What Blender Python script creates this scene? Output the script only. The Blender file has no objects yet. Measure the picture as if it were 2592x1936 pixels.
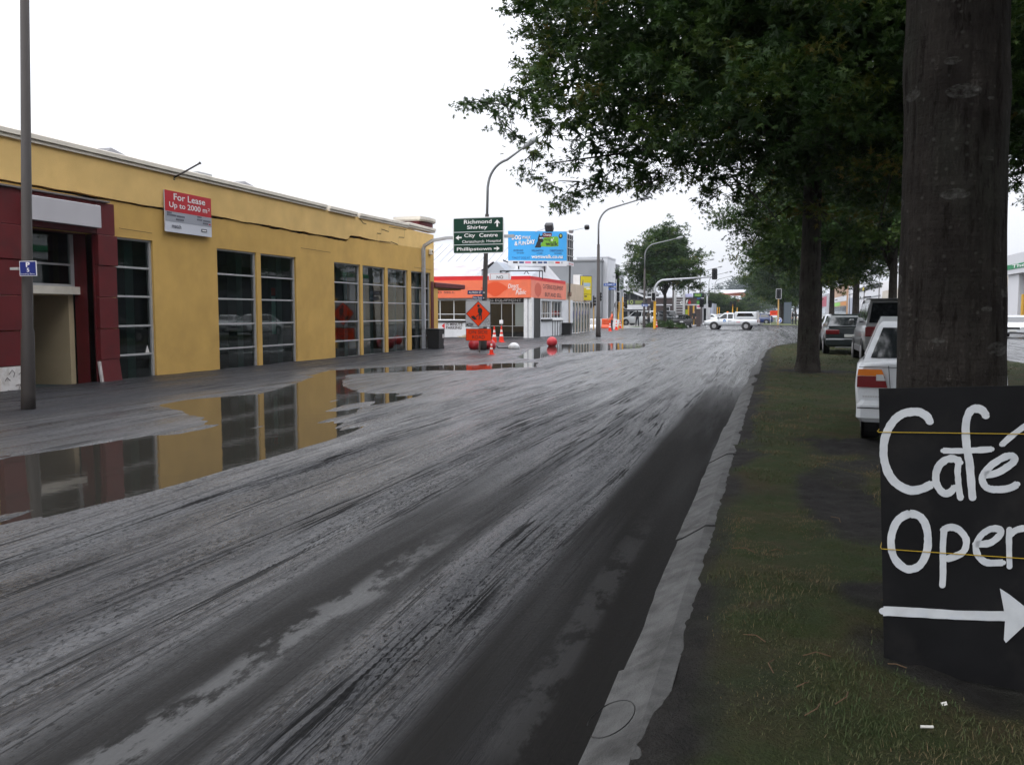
import bpy, bmesh, math, random
import numpy as np
from mathutils import Matrix, Vector
R = math.radians
scene = bpy.context.scene
col = scene.collection

# ------------------------------------------------------------------ camera
F, CXP, CYP = 2198.0, 1296.0, 968.0          # photo focal length and centre in photo pixels
EYE, HORIZON, STREET_VP = 1.6, 792.0, 1957.0
pitch = math.atan((CYP - HORIZON) / F)
yaw = math.atan((STREET_VP - CXP) / F * math.cos(pitch))
cam = bpy.data.cameras.new('camera'); cam.sensor_width = 36.0; cam.lens = 36.0 * F / 2592.0
cam.clip_start = 0.05; cam.clip_end = 6000
cam_o = bpy.data.objects.new('camera', cam); col.objects.link(cam_o)
cam_o.location = (0, 0, EYE); cam_o.rotation_euler = (R(90) - pitch, 0, yaw)
scene.camera = cam_o

# ------------------------------------------------------------------ overcast sky, soft sun, exposure
world = bpy.data.worlds.new('World'); scene.world = world; world.use_nodes = True
wn, wl = world.node_tree.nodes, world.node_tree.links
wn.clear()
wo = wn.new('ShaderNodeOutputWorld'); bg = wn.new('ShaderNodeBackground'); bg.inputs['Strength'].default_value = 0.1
sky = wn.new('ShaderNodeTexSky'); sky.sky_type = 'NISHITA'; sky.sun_disc = False
SUN_EL, SUN_AZ = R(52), R(200)
sky.sun_elevation = SUN_EL; sky.sun_rotation = SUN_AZ; sky.air_density = 1.0; sky.dust_density = 6.0; sky.ozone_density = 1.0
hs = wn.new('ShaderNodeHueSaturation'); hs.inputs['Saturation'].default_value = 0.12; hs.inputs['Value'].default_value = 1.0
tc = wn.new('ShaderNodeTexCoord'); sep = wn.new('ShaderNodeSeparateXYZ')
mr = wn.new('ShaderNodeMapRange'); mr.inputs['From Min'].default_value = 0.0; mr.inputs['From Max'].default_value = 1.0
mr.inputs['To Min'].default_value = 6.1; mr.inputs['To Max'].default_value = 25.0
cl = wn.new('ShaderNodeCombineColor')
m1 = wn.new('ShaderNodeMath'); m1.operation = 'MULTIPLY'; m1.inputs[1].default_value = 0.965
m2 = wn.new('ShaderNodeMath'); m2.operation = 'MULTIPLY'; m2.inputs[1].default_value = 0.99
m3 = wn.new('ShaderNodeMath'); m3.operation = 'MULTIPLY'; m3.inputs[1].default_value = 1.06
mixc = wn.new('ShaderNodeMix'); mixc.data_type = 'RGBA'; mixc.inputs['Factor'].default_value = 0.93
wl.new(tc.outputs['Generated'], sep.inputs[0]); wl.new(sep.outputs['Z'], mr.inputs['Value'])
for m, c in ((m1, 'Red'), (m2, 'Green'), (m3, 'Blue')):
    wl.new(mr.outputs['Result'], m.inputs[0]); wl.new(m.outputs[0], cl.inputs[c])
wl.new(sky.outputs[0], hs.inputs['Color']); wl.new(hs.outputs[0], mixc.inputs[6]); wl.new(cl.outputs[0], mixc.inputs[7])
wl.new(mixc.outputs[2], bg.inputs['Color']); wl.new(bg.outputs[0], wo.inputs['Surface'])
sl = bpy.data.lights.new('sun', 'SUN'); sl.energy = 0.6; sl.angle = R(35); sl.color = (1.0, 0.97, 0.92)
so = bpy.data.objects.new('sun', sl); col.objects.link(so)
so.rotation_euler = (R(90) - SUN_EL, 0, R(180) - SUN_AZ)
so.location = (0, 0, 60)
scene.view_settings.view_transform = 'Standard'; scene.view_settings.look = 'None'
scene.view_settings.exposure = 0.48; scene.view_settings.gamma = 1.0; scene.view_settings.use_curve_mapping = False
scene.cycles.max_bounces = 6; scene.cycles.diffuse_bounces = 3; scene.cycles.glossy_bounces = 3
scene.cycles.transmission_bounces = 4; scene.cycles.transparent_max_bounces = 8
scene.cycles.caustics_reflective = False; scene.cycles.caustics_refractive = False
scene.cycles.use_denoising = True

# ------------------------------------------------------------------ photo pixel -> place helpers
_fw = np.array([-math.sin(yaw) * math.cos(pitch), math.cos(yaw) * math.cos(pitch), -math.sin(pitch)])
_rt = np.array([math.cos(yaw), math.sin(yaw), 0.0]); _up = np.cross(_rt, _fw); _C = np.array([0, 0, EYE])
def ray(px, py): return _fw * F + _rt * (px - CXP) - _up * (py - CYP)
def QG(px, py, z=0.0): r = ray(px, py); return Vector(_C + r * ((z - EYE) / r[2]))
def QX(px, py, x): r = ray(px, py); return Vector(_C + r * (x / r[0]))
def QY(px, py, y): r = ray(px, py); return Vector(_C + r * (y / r[1]))
def proj(P):
    d = np.asarray(P, float) - _C; w = d @ _fw
    w = np.where(w < 0.05, 0.05, w)
    return CXP + F * (d @ _rt) / w, CYP - F * (d @ _up) / w

# ------------------------------------------------------------------ numpy noise
def _h(ix, iy, seed):
    n = (ix.astype(np.int64) * 374761393 + iy.astype(np.int64) * 668265263 + seed * 1442695041) & 0xffffffff
    n = ((n ^ (n >> 13)) * 1274126177) & 0xffffffff
    return ((n ^ (n >> 16)) & 0xffffff) / float(0xffffff)
def vn(x, y, seed=0):
    x = np.asarray(x, float); y = np.asarray(y, float)
    ix = np.floor(x); iy = np.floor(y); fx = x - ix; fy = y - iy
    fx = fx * fx * (3 - 2 * fx); fy = fy * fy * (3 - 2 * fy)
    a = _h(ix, iy, seed); b = _h(ix + 1, iy, seed); c = _h(ix, iy + 1, seed); d = _h(ix + 1, iy + 1, seed)
    return (a + (b - a) * fx) * (1 - fy) + (c + (d - c) * fx) * fy - 0.5
def fbm(x, y, seed=0, o=3):
    s = 0; a = 1.0
    for k in range(o):
        s = s + a * vn(x * 2 ** k, y * 2 ** k, seed + k * 17); a *= 0.5
    return s
def sstep(a, b, x): t = np.clip((x - a) / (b - a), 0, 1); return t * t * (3 - 2 * t)

# ------------------------------------------------------------------ materials
def C(h):
    h = h.lstrip('#'); v = [int(h[i:i + 2], 16) / 255 for i in (0, 2, 4)]
    return tuple(c / 12.92 if c <= 0.04045 else ((c + 0.055) / 1.055) ** 2.4 for c in v)
_M = {}
def mat(name, base, rough=0.6, metal=0.0, spec=0.5, var=0.0, vs=3.0, dirt=None, ds=1.5, damt=0.0, bump=0.0, bs=40.0, coat=0.0, stretch=(1, 1, 1), emit=0.0, alpha=1.0):
    """Principled material: colour variation, dirt patches and fine relief from object-space noise."""
    if name in _M: return _M[name]
    if isinstance(base, str): base = C(base)
    m = bpy.data.materials.new(name); m.use_nodes = True; nt = m.node_tree; n, l = nt.nodes, nt.links
    b = n['Principled BSDF']; b.inputs['Roughness'].default_value = rough; b.inputs['Metallic'].default_value = metal
    b.inputs['Specular IOR Level'].default_value = spec; b.inputs['Coat Weight'].default_value = coat
    b.inputs['Base Color'].default_value = (*base, 1)
    if emit: b.inputs['Emission Color'].default_value = (*base, 1); b.inputs['Emission Strength'].default_value = emit
    if var or dirt or bump:
        t = n.new('ShaderNodeTexCoord'); mp = n.new('ShaderNodeMapping'); mp.inputs['Scale'].default_value = stretch
        l.new(t.outputs['Object'], mp.inputs['Vector'])
    out = None
    if var:
        nz = n.new('ShaderNodeTexNoise'); nz.inputs['Scale'].default_value = vs; nz.inputs['Detail'].default_value = 6
        l.new(mp.outputs[0], nz.inputs['Vector'])
        r = n.new('ShaderNodeMapRange'); r.inputs['From Min'].default_value = .3; r.inputs['From Max'].default_value = .7
        r.inputs['To Min'].default_value = 1 - var; r.inputs['To Max'].default_value = 1 + var
        l.new(nz.outputs['Fac'], r.inputs['Value'])
        mx = n.new('ShaderNodeVectorMath'); mx.operation = 'SCALE'; mx.inputs[0].default_value = base
        l.new(r.outputs[0], mx.inputs['Scale']); out = mx.outputs[0]
    if dirt is not None:
        if isinstance(dirt, str): dirt = C(dirt)
        nz = n.new('ShaderNodeTexNoise'); nz.inputs['Scale'].default_value = ds; nz.inputs['Detail'].default_value = 8; nz.inputs['Roughness'].default_value = .65
        l.new(mp.outputs[0], nz.inputs['Vector'])
        r = n.new('ShaderNodeMapRange'); r.inputs['From Min'].default_value = .48; r.inputs['From Max'].default_value = .72
        r.inputs['To Min'].default_value = 0; r.inputs['To Max'].default_value = damt
        l.new(nz.outputs['Fac'], r.inputs['Value'])
        mx = n.new('ShaderNodeMix'); mx.data_type = 'RGBA'; mx.inputs[6].default_value = (*base, 1); mx.inputs[7].default_value = (*dirt, 1)
        if out: l.new(out, mx.inputs[6])
        l.new(r.outputs[0], mx.inputs[0]); out = mx.outputs[2]
    if out: l.new(out, b.inputs['Base Color'])
    if bump:
        nz = n.new('ShaderNodeTexNoise'); nz.inputs['Scale'].default_value = bs; nz.inputs['Detail'].default_value = 4
        l.new(mp.outputs[0], nz.inputs['Vector'])
        bp = n.new('ShaderNodeBump'); bp.inputs['Strength'].default_value = bump; bp.inputs['Distance'].default_value = 0.02
        l.new(nz.outputs['Fac'], bp.inputs['Height']); l.new(bp.outputs[0], b.inputs['Normal'])
    _M[name] = m; return m

# ------------------------------------------------------------------ object helpers
_W = {}                                   # world matrices of things used as parents
def wmat(o): return _W.get(o.name, Matrix.Identity(4))
def par(o, parent, local=False):
    if parent is not None:
        o.parent = parent
        if not local: o.matrix_parent_inverse = wmat(parent).inverted()
def tag(o, label=None, cat=None, group=None, kind=None):
    if label: o['label'] = label
    if cat: o['category'] = cat
    if group: o['group'] = group
    if kind: o['kind'] = kind
    return o
def thing(name, label, cat, loc=(0, 0, 0), rz=0.0, group=None):
    o = bpy.data.objects.new(name, None); col.objects.link(o)
    o.location = loc; o.rotation_euler = (0, 0, rz); o.empty_display_size = 0.2
    _W[o.name] = Matrix.Translation(Vector(loc)) @ Matrix.Rotation(rz, 4, 'Z')
    return tag(o, label, cat, group)
def children(o): return [c for c in bpy.data.objects if c.parent == o]
_kids = {}
def copy_thing(o, loc, rz=None, label=None, scale=None):
    """Copy a thing with its parts and sub-parts (mesh data is shared)."""
    def rec(src, parent):
        c = src.copy(); col.objects.link(c)
        if parent is not None:
            c.parent = parent; c.matrix_parent_inverse = src.matrix_parent_inverse.copy()
        for k in _kids.get(src.name, children(src)): rec(k, c)
        return c
    c = rec(o, None); c.location = loc
    if rz is not None: c.rotation_euler = (0, 0, rz)
    if scale is not None: c.scale = scale
    if label: c['label'] = label
    return c

class MB:
    """Collects shapes; build() links them as one mesh object."""
    def __init__(s): s.v = []; s.f = []; s.mi = []; s.cur = 0
    def add(s, vs, fs):
        b = len(s.v); s.v.extend([tuple(p) for p in vs]); s.f.extend([tuple(b + i for i in f) for f in fs]); s.mi.extend([s.cur] * len(fs)); return s
    def box(s, x0, x1, y0, y1, z0, z1, M=None):
        vs = [Vector(p) for p in ((x0, y0, z0), (x1, y0, z0), (x1, y1, z0), (x0, y1, z0), (x0, y0, z1), (x1, y0, z1), (x1, y1, z1), (x0, y1, z1))]
        if M: vs = [M @ p for p in vs]
        return s.add(vs, [(0, 3, 2, 1), (4, 5, 6, 7), (0, 1, 5, 4), (1, 2, 6, 5), (2, 3, 7, 6), (3, 0, 4, 7)])
    def bbox(s, x0, x1, y0, y1, z0, z1, b=0.02, M=None):
        """box with chamfered edges"""
        vs = []; 
        for z, i in ((z0, b), (z0 + b, 0), (z1 - b, 0), (z1, b)):
            for (x, y) in ((x0 + i + b, y0 + i), (x1 - i - b, y0 + i), (x1 - i, y0 + i + b), (x1 - i, y1 - i - b), (x1 - i - b, y1 - i), (x0 + i + b, y1 - i), (x0 + i, y1 - i - b), (x0 + i, y0 + i + b)):
                vs.append(Vector((x, y, z)))
        if M: vs = [M @ p for p in vs]
        fs = [tuple(range(7, -1, -1)), tuple(range(24, 32))]
        for k in range(3):
            for j in range(8): a = k * 8 + j; c = k * 8 + (j + 1) % 8; fs.append((a, c, c + 8, a + 8))
        return s.add(vs, fs)
    def quad(s, *p): return s.add(p, [tuple(range(len(p)))])
    def tube(s, path, rad, n=8, cap=True, sq=False):
        path = [Vector(p) for p in path]
        rad = [rad] * len(path) if isinstance(rad, (int, float)) else rad
        rings = []; prev = None
        for i, p in enumerate(path):
            d = (path[min(i + 1, len(path) - 1)] - path[max(i - 1, 0)]).normalized()
            if prev is None: ref = Vector((0, 0, 1)) if abs(d.z) < .9 else Vector((1, 0, 0)); a = d.cross(ref).normalized()
            else: a = (prev - d * prev.dot(d)).normalized()
            prev = a; bb = d.cross(a)
            rings.append([p + (a * math.cos(t) + bb * math.sin(t)) * rad[i] for t in [2 * math.pi * (k + (.5 if sq else 0)) / n for k in range(n)]])
        vs = [q for r in rings for q in r]; fs = []
        for i in range(len(path) - 1):
            for k in range(n): a = i * n + k; b = i * n + (k + 1) % n; fs.append((a, b, b + n, a + n))
        if cap: fs.append(tuple(range(n - 1, -1, -1))); fs.append(tuple(range((len(path) - 1) * n, len(path) * n)))
        return s.add(vs, fs)
    def lathe(s, prof, c=(0, 0, 0), n=16, M=None):
        vs = []
        for r, z in prof:
            for k in range(n): t = 2 * math.pi * k / n; vs.append(Vector((c[0] + r * math.cos(t), c[1] + r * math.sin(t), c[2] + z)))
        if M: vs = [M @ p for p in vs]
        fs = []
        for i in range(len(prof) - 1):
            for k in range(n): a = i * n + k; b = i * n + (k + 1) % n; fs.append((a, b, b + n, a + n))
        fs.append(tuple(range(n - 1, -1, -1))); fs.append(tuple(range((len(prof) - 1) * n, len(prof) * n)))
        return s.add(vs, fs)
    def prism(s, poly, o, u, v, d):
        """extrude a 2D outline (in axes u,v at origin o) by vector d"""
        o, u, v, d = map(Vector, (o, u, v, d)); n = len(poly)
        fr = [o + u * a + v * b for a, b in poly]; vs = fr + [p + d for p in fr]
        return s.add(vs, [tuple(range(n)), tuple(range(2 * n - 1, n - 1, -1))] + [(i, i + n, (i + 1) % n + n, (i + 1) % n) for i in range(n)])
    def build(s, name, m, parent=None, local=False, smooth=False, recenter=True, fixn=True):
        me = bpy.data.meshes.new(name); v = s.v
        off = None
        if parent is None and recenter and not local and v:
            a = np.array(v); lo, hi = a.min(0), a.max(0); off = Vector(((lo[0] + hi[0]) / 2, (lo[1] + hi[1]) / 2, lo[2]))
            v = [(p[0] - off.x, p[1] - off.y, p[2] - off.z) for p in v]
        me.from_pydata(v, [], s.f)
        ms = m if isinstance(m, (list, tuple)) else [m]
        for q in ms: me.materials.append(q)
        if len(ms) > 1: me.polygons.foreach_set('material_index', s.mi)
        if fixn:
            bm = bmesh.new(); bm.from_mesh(me); bmesh.ops.recalc_face_normals(bm, faces=bm.faces); bm.to_mesh(me); bm.free()
        if smooth: me.polygons.foreach_set('use_smooth', [True] * len(me.polygons))
        me.update()
        o = bpy.data.objects.new(name, me); col.objects.link(o)
        if off is not None: o.location = off; _W[o.name] = Matrix.Translation(off)
        par(o, parent, local); return o
def np_mesh(name, V, Fq, m, parent=None, smooth=True, attrs=None, local=False):
    me = bpy.data.meshes.new(name); V = np.asarray(V, np.float32); Fq = np.asarray(Fq, np.int32); k = Fq.shape[1]
    me.vertices.add(len(V)); me.vertices.foreach_set('co', V.ravel())
    me.loops.add(Fq.size); me.loops.foreach_set('vertex_index', Fq.ravel())
    me.polygons.add(len(Fq)); me.polygons.foreach_set('loop_start', np.arange(0, Fq.size, k, dtype=np.int32))
    me.polygons.foreach_set('loop_total', np.full(len(Fq), k, np.int32))
    me.polygons.foreach_set('use_smooth', np.full(len(Fq), smooth, bool))
    me.materials.append(m)
    for an, av in (attrs or {}).items():
        at = me.attributes.new(an, 'FLOAT', 'POINT'); at.data.foreach_set('value', np.asarray(av, np.float32))
    me.update(calc_edges=True); me.validate()
    o = bpy.data.objects.new(name, me); col.objects.link(o); par(o, parent, local); return o
def grid_faces(nr, nc):
    a = (np.arange(nr - 1)[:, None] * nc + np.arange(nc - 1)[None, :]).ravel()
    return np.stack([a, a + 1, a + nc + 1, a + nc], 1)

# ------------------------------------------------------------------ lettering
_tc = {}
def glyphs(s, bold=0.0, shear=0.0):
    k = (s, bold, shear)
    if k not in _tc:
        cu = bpy.data.curves.new('t', 'FONT'); cu.body = s; cu.size = 1; cu.offset = bold; cu.shear = shear; cu.resolution_u = 3
        o = bpy.data.objects.new('t', cu); col.objects.link(o)
        dg = bpy.context.evaluated_depsgraph_get(); me = bpy.data.meshes.new_from_object(o.evaluated_get(dg))
        v = [tuple(p.co) for p in me.vertices]; f = [tuple(p.vertices) for p in me.polygons]
        bpy.data.objects.remove(o); bpy.data.curves.remove(cu); bpy.data.meshes.remove(me)
        a = np.array(v)[:, :2]; _tc[k] = ((a - a.min(0)) / (a.max(0) - a.min(0)), f)
    return _tc[k]
class Face:
    """A flat panel: o is its lower-left corner, u along its width, v up; w,h its size; n points at the reader."""
    def __init__(s, o, u, v, w, h):
        s.o = Vector(o); s.u = Vector(u).normalized(); s.v = Vector(v).normalized(); s.w = w; s.h = h; s.n = s.u.cross(s.v)
    def p(s, a, b, d=0.0): return s.o + s.u * (a * s.w) + s.v * (b * s.h) + s.n * d
    def rect(s, name, m, parent, a0, a1, b0, b1, d=.004, t=0.0):
        mb = MB()
        if t: mb.add([s.p(a0, b0, d), s.p(a1, b0, d), s.p(a1, b1, d), s.p(a0, b1, d), s.p(a0, b0, d + t), s.p(a1, b0, d + t), s.p(a1, b1, d + t), s.p(a0, b1, d + t)], [(0, 3, 2, 1), (4, 5, 6, 7), (0, 1, 5, 4), (1, 2, 6, 5), (2, 3, 7, 6), (3, 0, 4, 7)])
        else: mb.quad(s.p(a0, b0, d), s.p(a1, b0, d), s.p(a1, b1, d), s.p(a0, b1, d))
        return mb.build(name, m, parent, fixn=bool(t))
    def poly(s, name, m, parent, pts, d=.004):
        mb = MB(); mb.quad(*[s.p(a, b, d) for a, b in pts]); return mb.build(name, m, parent, fixn=False)
    def text(s, t, m, parent, a0, a1, b0, b1, d=.006, bold=0.0, shear=0.0, rot=0.0):
        g, f = glyphs(t, bold, shear); mb = MB(); cx, cy = (a0 + a1) / 2, (b0 + b1) / 2; c, sn = math.cos(rot), math.sin(rot); vs = []
        for x, y in g:
            X = (x - .5) * (a1 - a0) * s.w; Y = (y - .5) * (b1 - b0) * s.h
            vs.append(s.p(cx, cy, d) + s.u * (X * c - Y * sn) + s.v * (X * sn + Y * c))
        mb.add(vs, f); return mb.build('lettering', m, parent, fixn=False)
def face_nY(x0, x1, z0, z1, y): return Face((x0, y, z0), (1, 0, 0), (0, 0, 1), x1 - x0, z1 - z0)     # reads from -y
def face_pX(y0, y1, z0, z1, x): return Face((x, y0, z0), (0, 1, 0), (0, 0, 1), y1 - y0, z1 - z0)     # reads from +x
def ell(cx, cy, rx, ry, n=20): return [(cx + rx * math.cos(2 * math.pi * k / n), cy + ry * math.sin(2 * math.pi * k / n)) for k in range(n)]

def holed(mb, fc, holes, depth, jit=0.0):
    """wall front with rectangular openings (fractions in metres along u,v) and their reveals"""
    us = sorted({0.0, fc.w, *[h[0] for h in holes], *[h[1] for h in holes]}); vs = sorted({0.0, fc.h, *[h[2] for h in holes], *[h[3] for h in holes]})
    P = lambda a, b, d=0: fc.o + fc.u * a + fc.v * b + fc.n * d
    for i in range(len(us) - 1):
        for j in range(len(vs) - 1):
            a, b = (us[i] + us[i + 1]) / 2, (vs[j] + vs[j + 1]) / 2
            if not any(h[0] < a < h[1] and h[2] < b < h[3] for h in holes):
                mb.quad(P(us[i], vs[j]), P(us[i + 1], vs[j]), P(us[i + 1], vs[j + 1]), P(us[i], vs[j + 1]))
    for a0, a1, b0, b1 in holes:
        D = -depth
        mb.quad(P(a0, b0), P(a0, b1), P(a0, b1, D), P(a0, b0, D)); mb.quad(P(a1, b0), P(a1, b0, D), P(a1, b1, D), P(a1, b1))
        mb.quad(P(a0, b1), P(a1, b1), P(a1, b1, D), P(a0, b1, D)); mb.quad(P(a0, b0), P(a0, b0, D), P(a1, b0, D), P(a1, b0))
# ================================================================== GROUND, SILTY ROAD, KERB, BERM
D2 = 2592.0 / 2212.0
def mud_material():
    m = bpy.data.materials.new('wet_silt'); m.use_nodes = True; n, l = m.node_tree.nodes, m.node_tree.links
    b = n['Principled BSDF']
    t = n.new('ShaderNodeTexCoord')
    # wheel paths wander: bend the track pattern sideways
    w1 = n.new('ShaderNodeTexNoise'); w1.inputs['Scale'].default_value = .33; w1.inputs['Detail'].default_value = 2; w0 = n.new('ShaderNodeMapping'); w0.inputs['Scale'].default_value = (1, .22, 1); l.new(t.outputs['Object'], w0.inputs['Vector']); l.new(w0.outputs[0], w1.inputs['Vector'])
    w2 = n.new('ShaderNodeVectorMath'); w2.operation = 'SUBTRACT'; w2.inputs[1].default_value = (.5, .5, .5); l.new(w1.outputs['Color'], w2.inputs[0])
    w3 = n.new('ShaderNodeVectorMath'); w3.operation = 'MULTIPLY'; w3.inputs[1].default_value = (.9, 0, 0); l.new(w2.outputs[0], w3.inputs[0])
    w4 = n.new('ShaderNodeVectorMath'); w4.operation = 'ADD'; l.new(t.outputs['Object'], w4.inputs[0]); l.new(w3.outputs[0], w4.inputs[1]); warp = w4.outputs[0]
    def noise(scale, sc=(1, 1, 1), det=5, rough=.6):
        mp = n.new('ShaderNodeMapping'); mp.inputs['Scale'].default_value = sc; l.new(warp, mp.inputs['Vector'])
        z = n.new('ShaderNodeTexNoise'); z.inputs['Scale'].default_value = scale; z.inputs['Detail'].default_value = det; z.inputs['Roughness'].default_value = rough
        l.new(mp.outputs[0], z.inputs['Vector']); return z.outputs['Fac']
    def attr(nm):
        a = n.new('ShaderNodeAttribute'); a.attribute_name = nm; return a.outputs['Fac']
    def rng(src, a, c, lo, hi):
        r = n.new('ShaderNodeMapRange'); r.inputs['From Min'].default_value = a; r.inputs['From Max'].default_value = c
        r.inputs['To Min'].default_value = lo; r.inputs['To Max'].default_value = hi; l.new(src, r.inputs['Value']); return r.outputs[0]
    def mth(op, a, c):
        q = n.new('ShaderNodeMath'); q.operation = op
        for i, s in enumerate((a, c)):
            if isinstance(s, (int, float)): q.inputs[i].default_value = s
            else: l.new(s, q.inputs[i])
        return q.outputs[0]
    def mix(f, a, c):
        q = n.new('ShaderNodeMix'); q.data_type = 'RGBA'
        for i, s in ((0, f), (6, a), (7, c)):
            if isinstance(s, tuple): q.inputs[i].default_value = (*s, 1)
            elif isinstance(s, (int, float)): q.inputs[i].default_value = s
            else: l.new(s, q.inputs[i])
        return q.outputs[2]
    streak = noise(1.0, (9, .35, 1), 6, .7); fine = noise(1.0, (45, 2.2, 1), 4, .6); speck = noise(70, (1, .6, 1), 3, .7); broad = noise(1.0, (1.1, .12, 1), 3, .5)
    silt = attr('silt'); paint = attr('paint'); wet = attr('wet')
    def line(src, w): return rng(mth('ABSOLUTE', mth('SUBTRACT', src, .5), 0), 0, w, 1, 0)
    dash = mth('MULTIPLY', rng(noise(1.0, (42, 13, 1), 5, .7), .565, .61, 0, 1), rng(noise(1.0, (2.4, .22, 1), 4, .6), .40, .60, .15, 1))
    tread = mth('MULTIPLY', rng(noise(1.0, (26, .55, 1), 5, .62), .54, .57, 0, 1), rng(noise(1.0, (3.2, .14, 1), 4, .6), .47, .56, 0, 1))
    ln = mth('MAXIMUM', mth('MULTIPLY', line(noise(1.0, (11, .22, 1), 5, .62), .028), rng(noise(1.0, (2.2, .5, 1), 3), .42, .58, 0, 1)), mth('MULTIPLY', line(noise(1.0, (34, .9, 1), 4, .6), .05), rng(noise(1.0, (3, .6, 1), 3), .48, .62, 0, .8)))
    clod = rng(noise(1.0, (38, 16, 1), 4, .7), .54, .64, 0, 1); clod = mth('MULTIPLY', clod, rng(noise(1.0, (4.5, .35, 1), 4), .47, .60, 0, 1))
    dark = mth('MULTIPLY', mth('MAXIMUM', mth('MAXIMUM', mth('MULTIPLY', ln, .7), clod), mth('MAXIMUM', dash, tread)), silt)
    band = noise(1.0, (3.0, .05, 1), 5, .55); grit = noise(48, (1, .6, 1), 4, .75)
    f = mth('ADD', mth('MULTIPLY', rng(streak, .35, .65, 0, 1), .14), mth('ADD', mth('MULTIPLY', rng(band, .4, .6, 0, 1), .26), mth('MULTIPLY', rng(grit, .35, .65, 0, 1), .6)))
    silt_c = mix(f, (.0065, .0067, .008), (.024, .025, .031))
    silt_c = mix(rng(speck, .52, .75, 0, .6), silt_c, (.008, .008, .008))
    silt_c = mix(mth('MULTIPLY', dark, .92), silt_c, (.004, .004, .0043))
    seal_c = mix(rng(speck, .3, .75, 0, 1), (.0085, .0082, .008), (.019, .018, .017))
    c = mix(silt, seal_c, silt_c)
    pm = mth('MULTIPLY', paint, rng(noise(1.0, (7, 2.5, 1), 7, .72), .44, .53, 0, 1))
    c = mix(pm, c, (.095, .095, .096)); l.new(c, b.inputs['Base Color'])
    # wet sheen: water lies in the ruts, ridges are drier
    ro = mth('ADD', rng(streak, .3, .68, .0, .12), rng(band, .40, .60, .06, .30)); ro = mth('ADD', ro, mth('MULTIPLY', dark, .4))
    ro = mth('ADD', ro, rng(grit, .3, .7, -.08, .22)); ro = mth('SUBTRACT', ro, rng(wet, 0, 1, -.12, .14))
    ro2 = mix(silt, rng(speck, .3, .7, .6, .8), ro)
    rr = n.new('ShaderNodeClamp'); rr.inputs['Min'].default_value = .07; rr.inputs['Max'].default_value = .85; l.new(ro2, rr.inputs['Value'])
    l.new(rr.outputs[0], b.inputs['Roughness']); l.new(mth('MULTIPLY', rng(mth('SUBTRACT', silt, mth('MULTIPLY', dark, .85)), 0, 1, .12, .85), rng(wet, 0, .5, .30, 1)), b.inputs['Specular IOR Level'])
    hgt = mth('ADD', mth('MULTIPLY', fine, .18), mth('MULTIPLY', speck, .4)); hgt = mth('ADD', hgt, mth('MULTIPLY', streak, .2)); hgt = mth('ADD', hgt, mth('MULTIPLY', grit, .75)); hgt = mth('ADD', hgt, mth('MULTIPLY', clod, .9)); hgt = mth('SUBTRACT', hgt, mth('MULTIPLY', ln, .5)); hgt = mth('SUBTRACT', hgt, mth('MULTIPLY', mth('MAXIMUM', dash, tread), .9))
    bp = n.new('ShaderNodeBump'); bp.inputs['Distance'].default_value = .016; l.new(rng(silt, 0, 1, .12, .6), bp.inputs['Strength'])
    l.new(hgt, bp.inputs['Height']); l.new(bp.outputs[0], b.inputs['Normal'])
    return m
M_MUD = mud_material()

ground = MB().quad((-2500, -600, -.25), (2500, -600, -.25), (2500, 5000, -.25), (-2500, 5000, -.25)).build('ground', mat('far_ground', '#6f6f6a', .9, var=.25, vs=.05), recenter=False, fixn=False)
tag(ground, kind='structure')

# left edge of the grass strip (the kerb line); it swings right at the nose before the crossing
def kx(y):
    y = np.asarray(y, float)
    t = np.clip((y - 30) / 21.5, 0, 1)
    return -0.62 + .12 * sstep(10, 34, y) + 7.4 * (1 - np.sqrt(np.maximum(1 - t ** 3.2, 0)))

# puddles: outlines read off the photo, laid on the ground
def world_poly(pts): return [tuple(QG(a * D2, b * D2)[:2]) for a, b in pts]
PUD = [world_poly([(-260, 1050), (0, 985), (235, 957), (400, 938), (490, 922), (440, 900), (345, 874), (420, 862), (560, 852), (625, 834), (690, 812), (740, 806), (735, 830), (770, 850), (715, 868), (722, 882), (760, 892), (705, 905), (735, 930), (700, 955), (560, 992), (480, 1012), (330, 1062), (200, 1088), (0, 1112), (-260, 1150)]),
       world_poly([(728, 858), (790, 849), (860, 851), (884, 857), (840, 868), (760, 872), (735, 868)]),
       world_poly([(672, 812), (720, 799), (800, 795), (960, 789), (1070, 786), (1160, 783), (1150, 793), (1020, 799), (880, 802), (760, 808)]),
       world_poly([(1120, 772), (1150, 755), (1200, 744), (1260, 743), (1330, 741), (1400, 742), (1380, 752), (1300, 758), (1220, 763), (1150, 776)]),
       ]
PDEPTH = [.05, .045, .04, .04]
def poly_sd(x, y, poly):
    d2 = np.full(x.shape, 1e9); ins = np.zeros(x.shape, bool); n = len(poly)
    for i in range(n):
        ax, ay = poly[i]; bx, by = poly[(i + 1) % n]; ex, ey = bx - ax, by - ay
        t = np.clip(((x - ax) * ex + (y - ay) * ey) / (ex * ex + ey * ey + 1e-12), 0, 1)
        d2 = np.minimum(d2, (x - ax - t * ex) ** 2 + (y - ay - t * ey) ** 2)
        c = ((ay > y) != (by > y)) & (x < (bx - ax) * (y - ay) / (by - ay + 1e-12) + ax); ins ^= c
    return np.where(ins, -np.sqrt(d2), np.sqrt(d2))
def wander(y): return .25 * vn(y * .07, y * 0 + 3.3, 5) + .10 * vn(y * .25, y * 0, 6)
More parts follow.
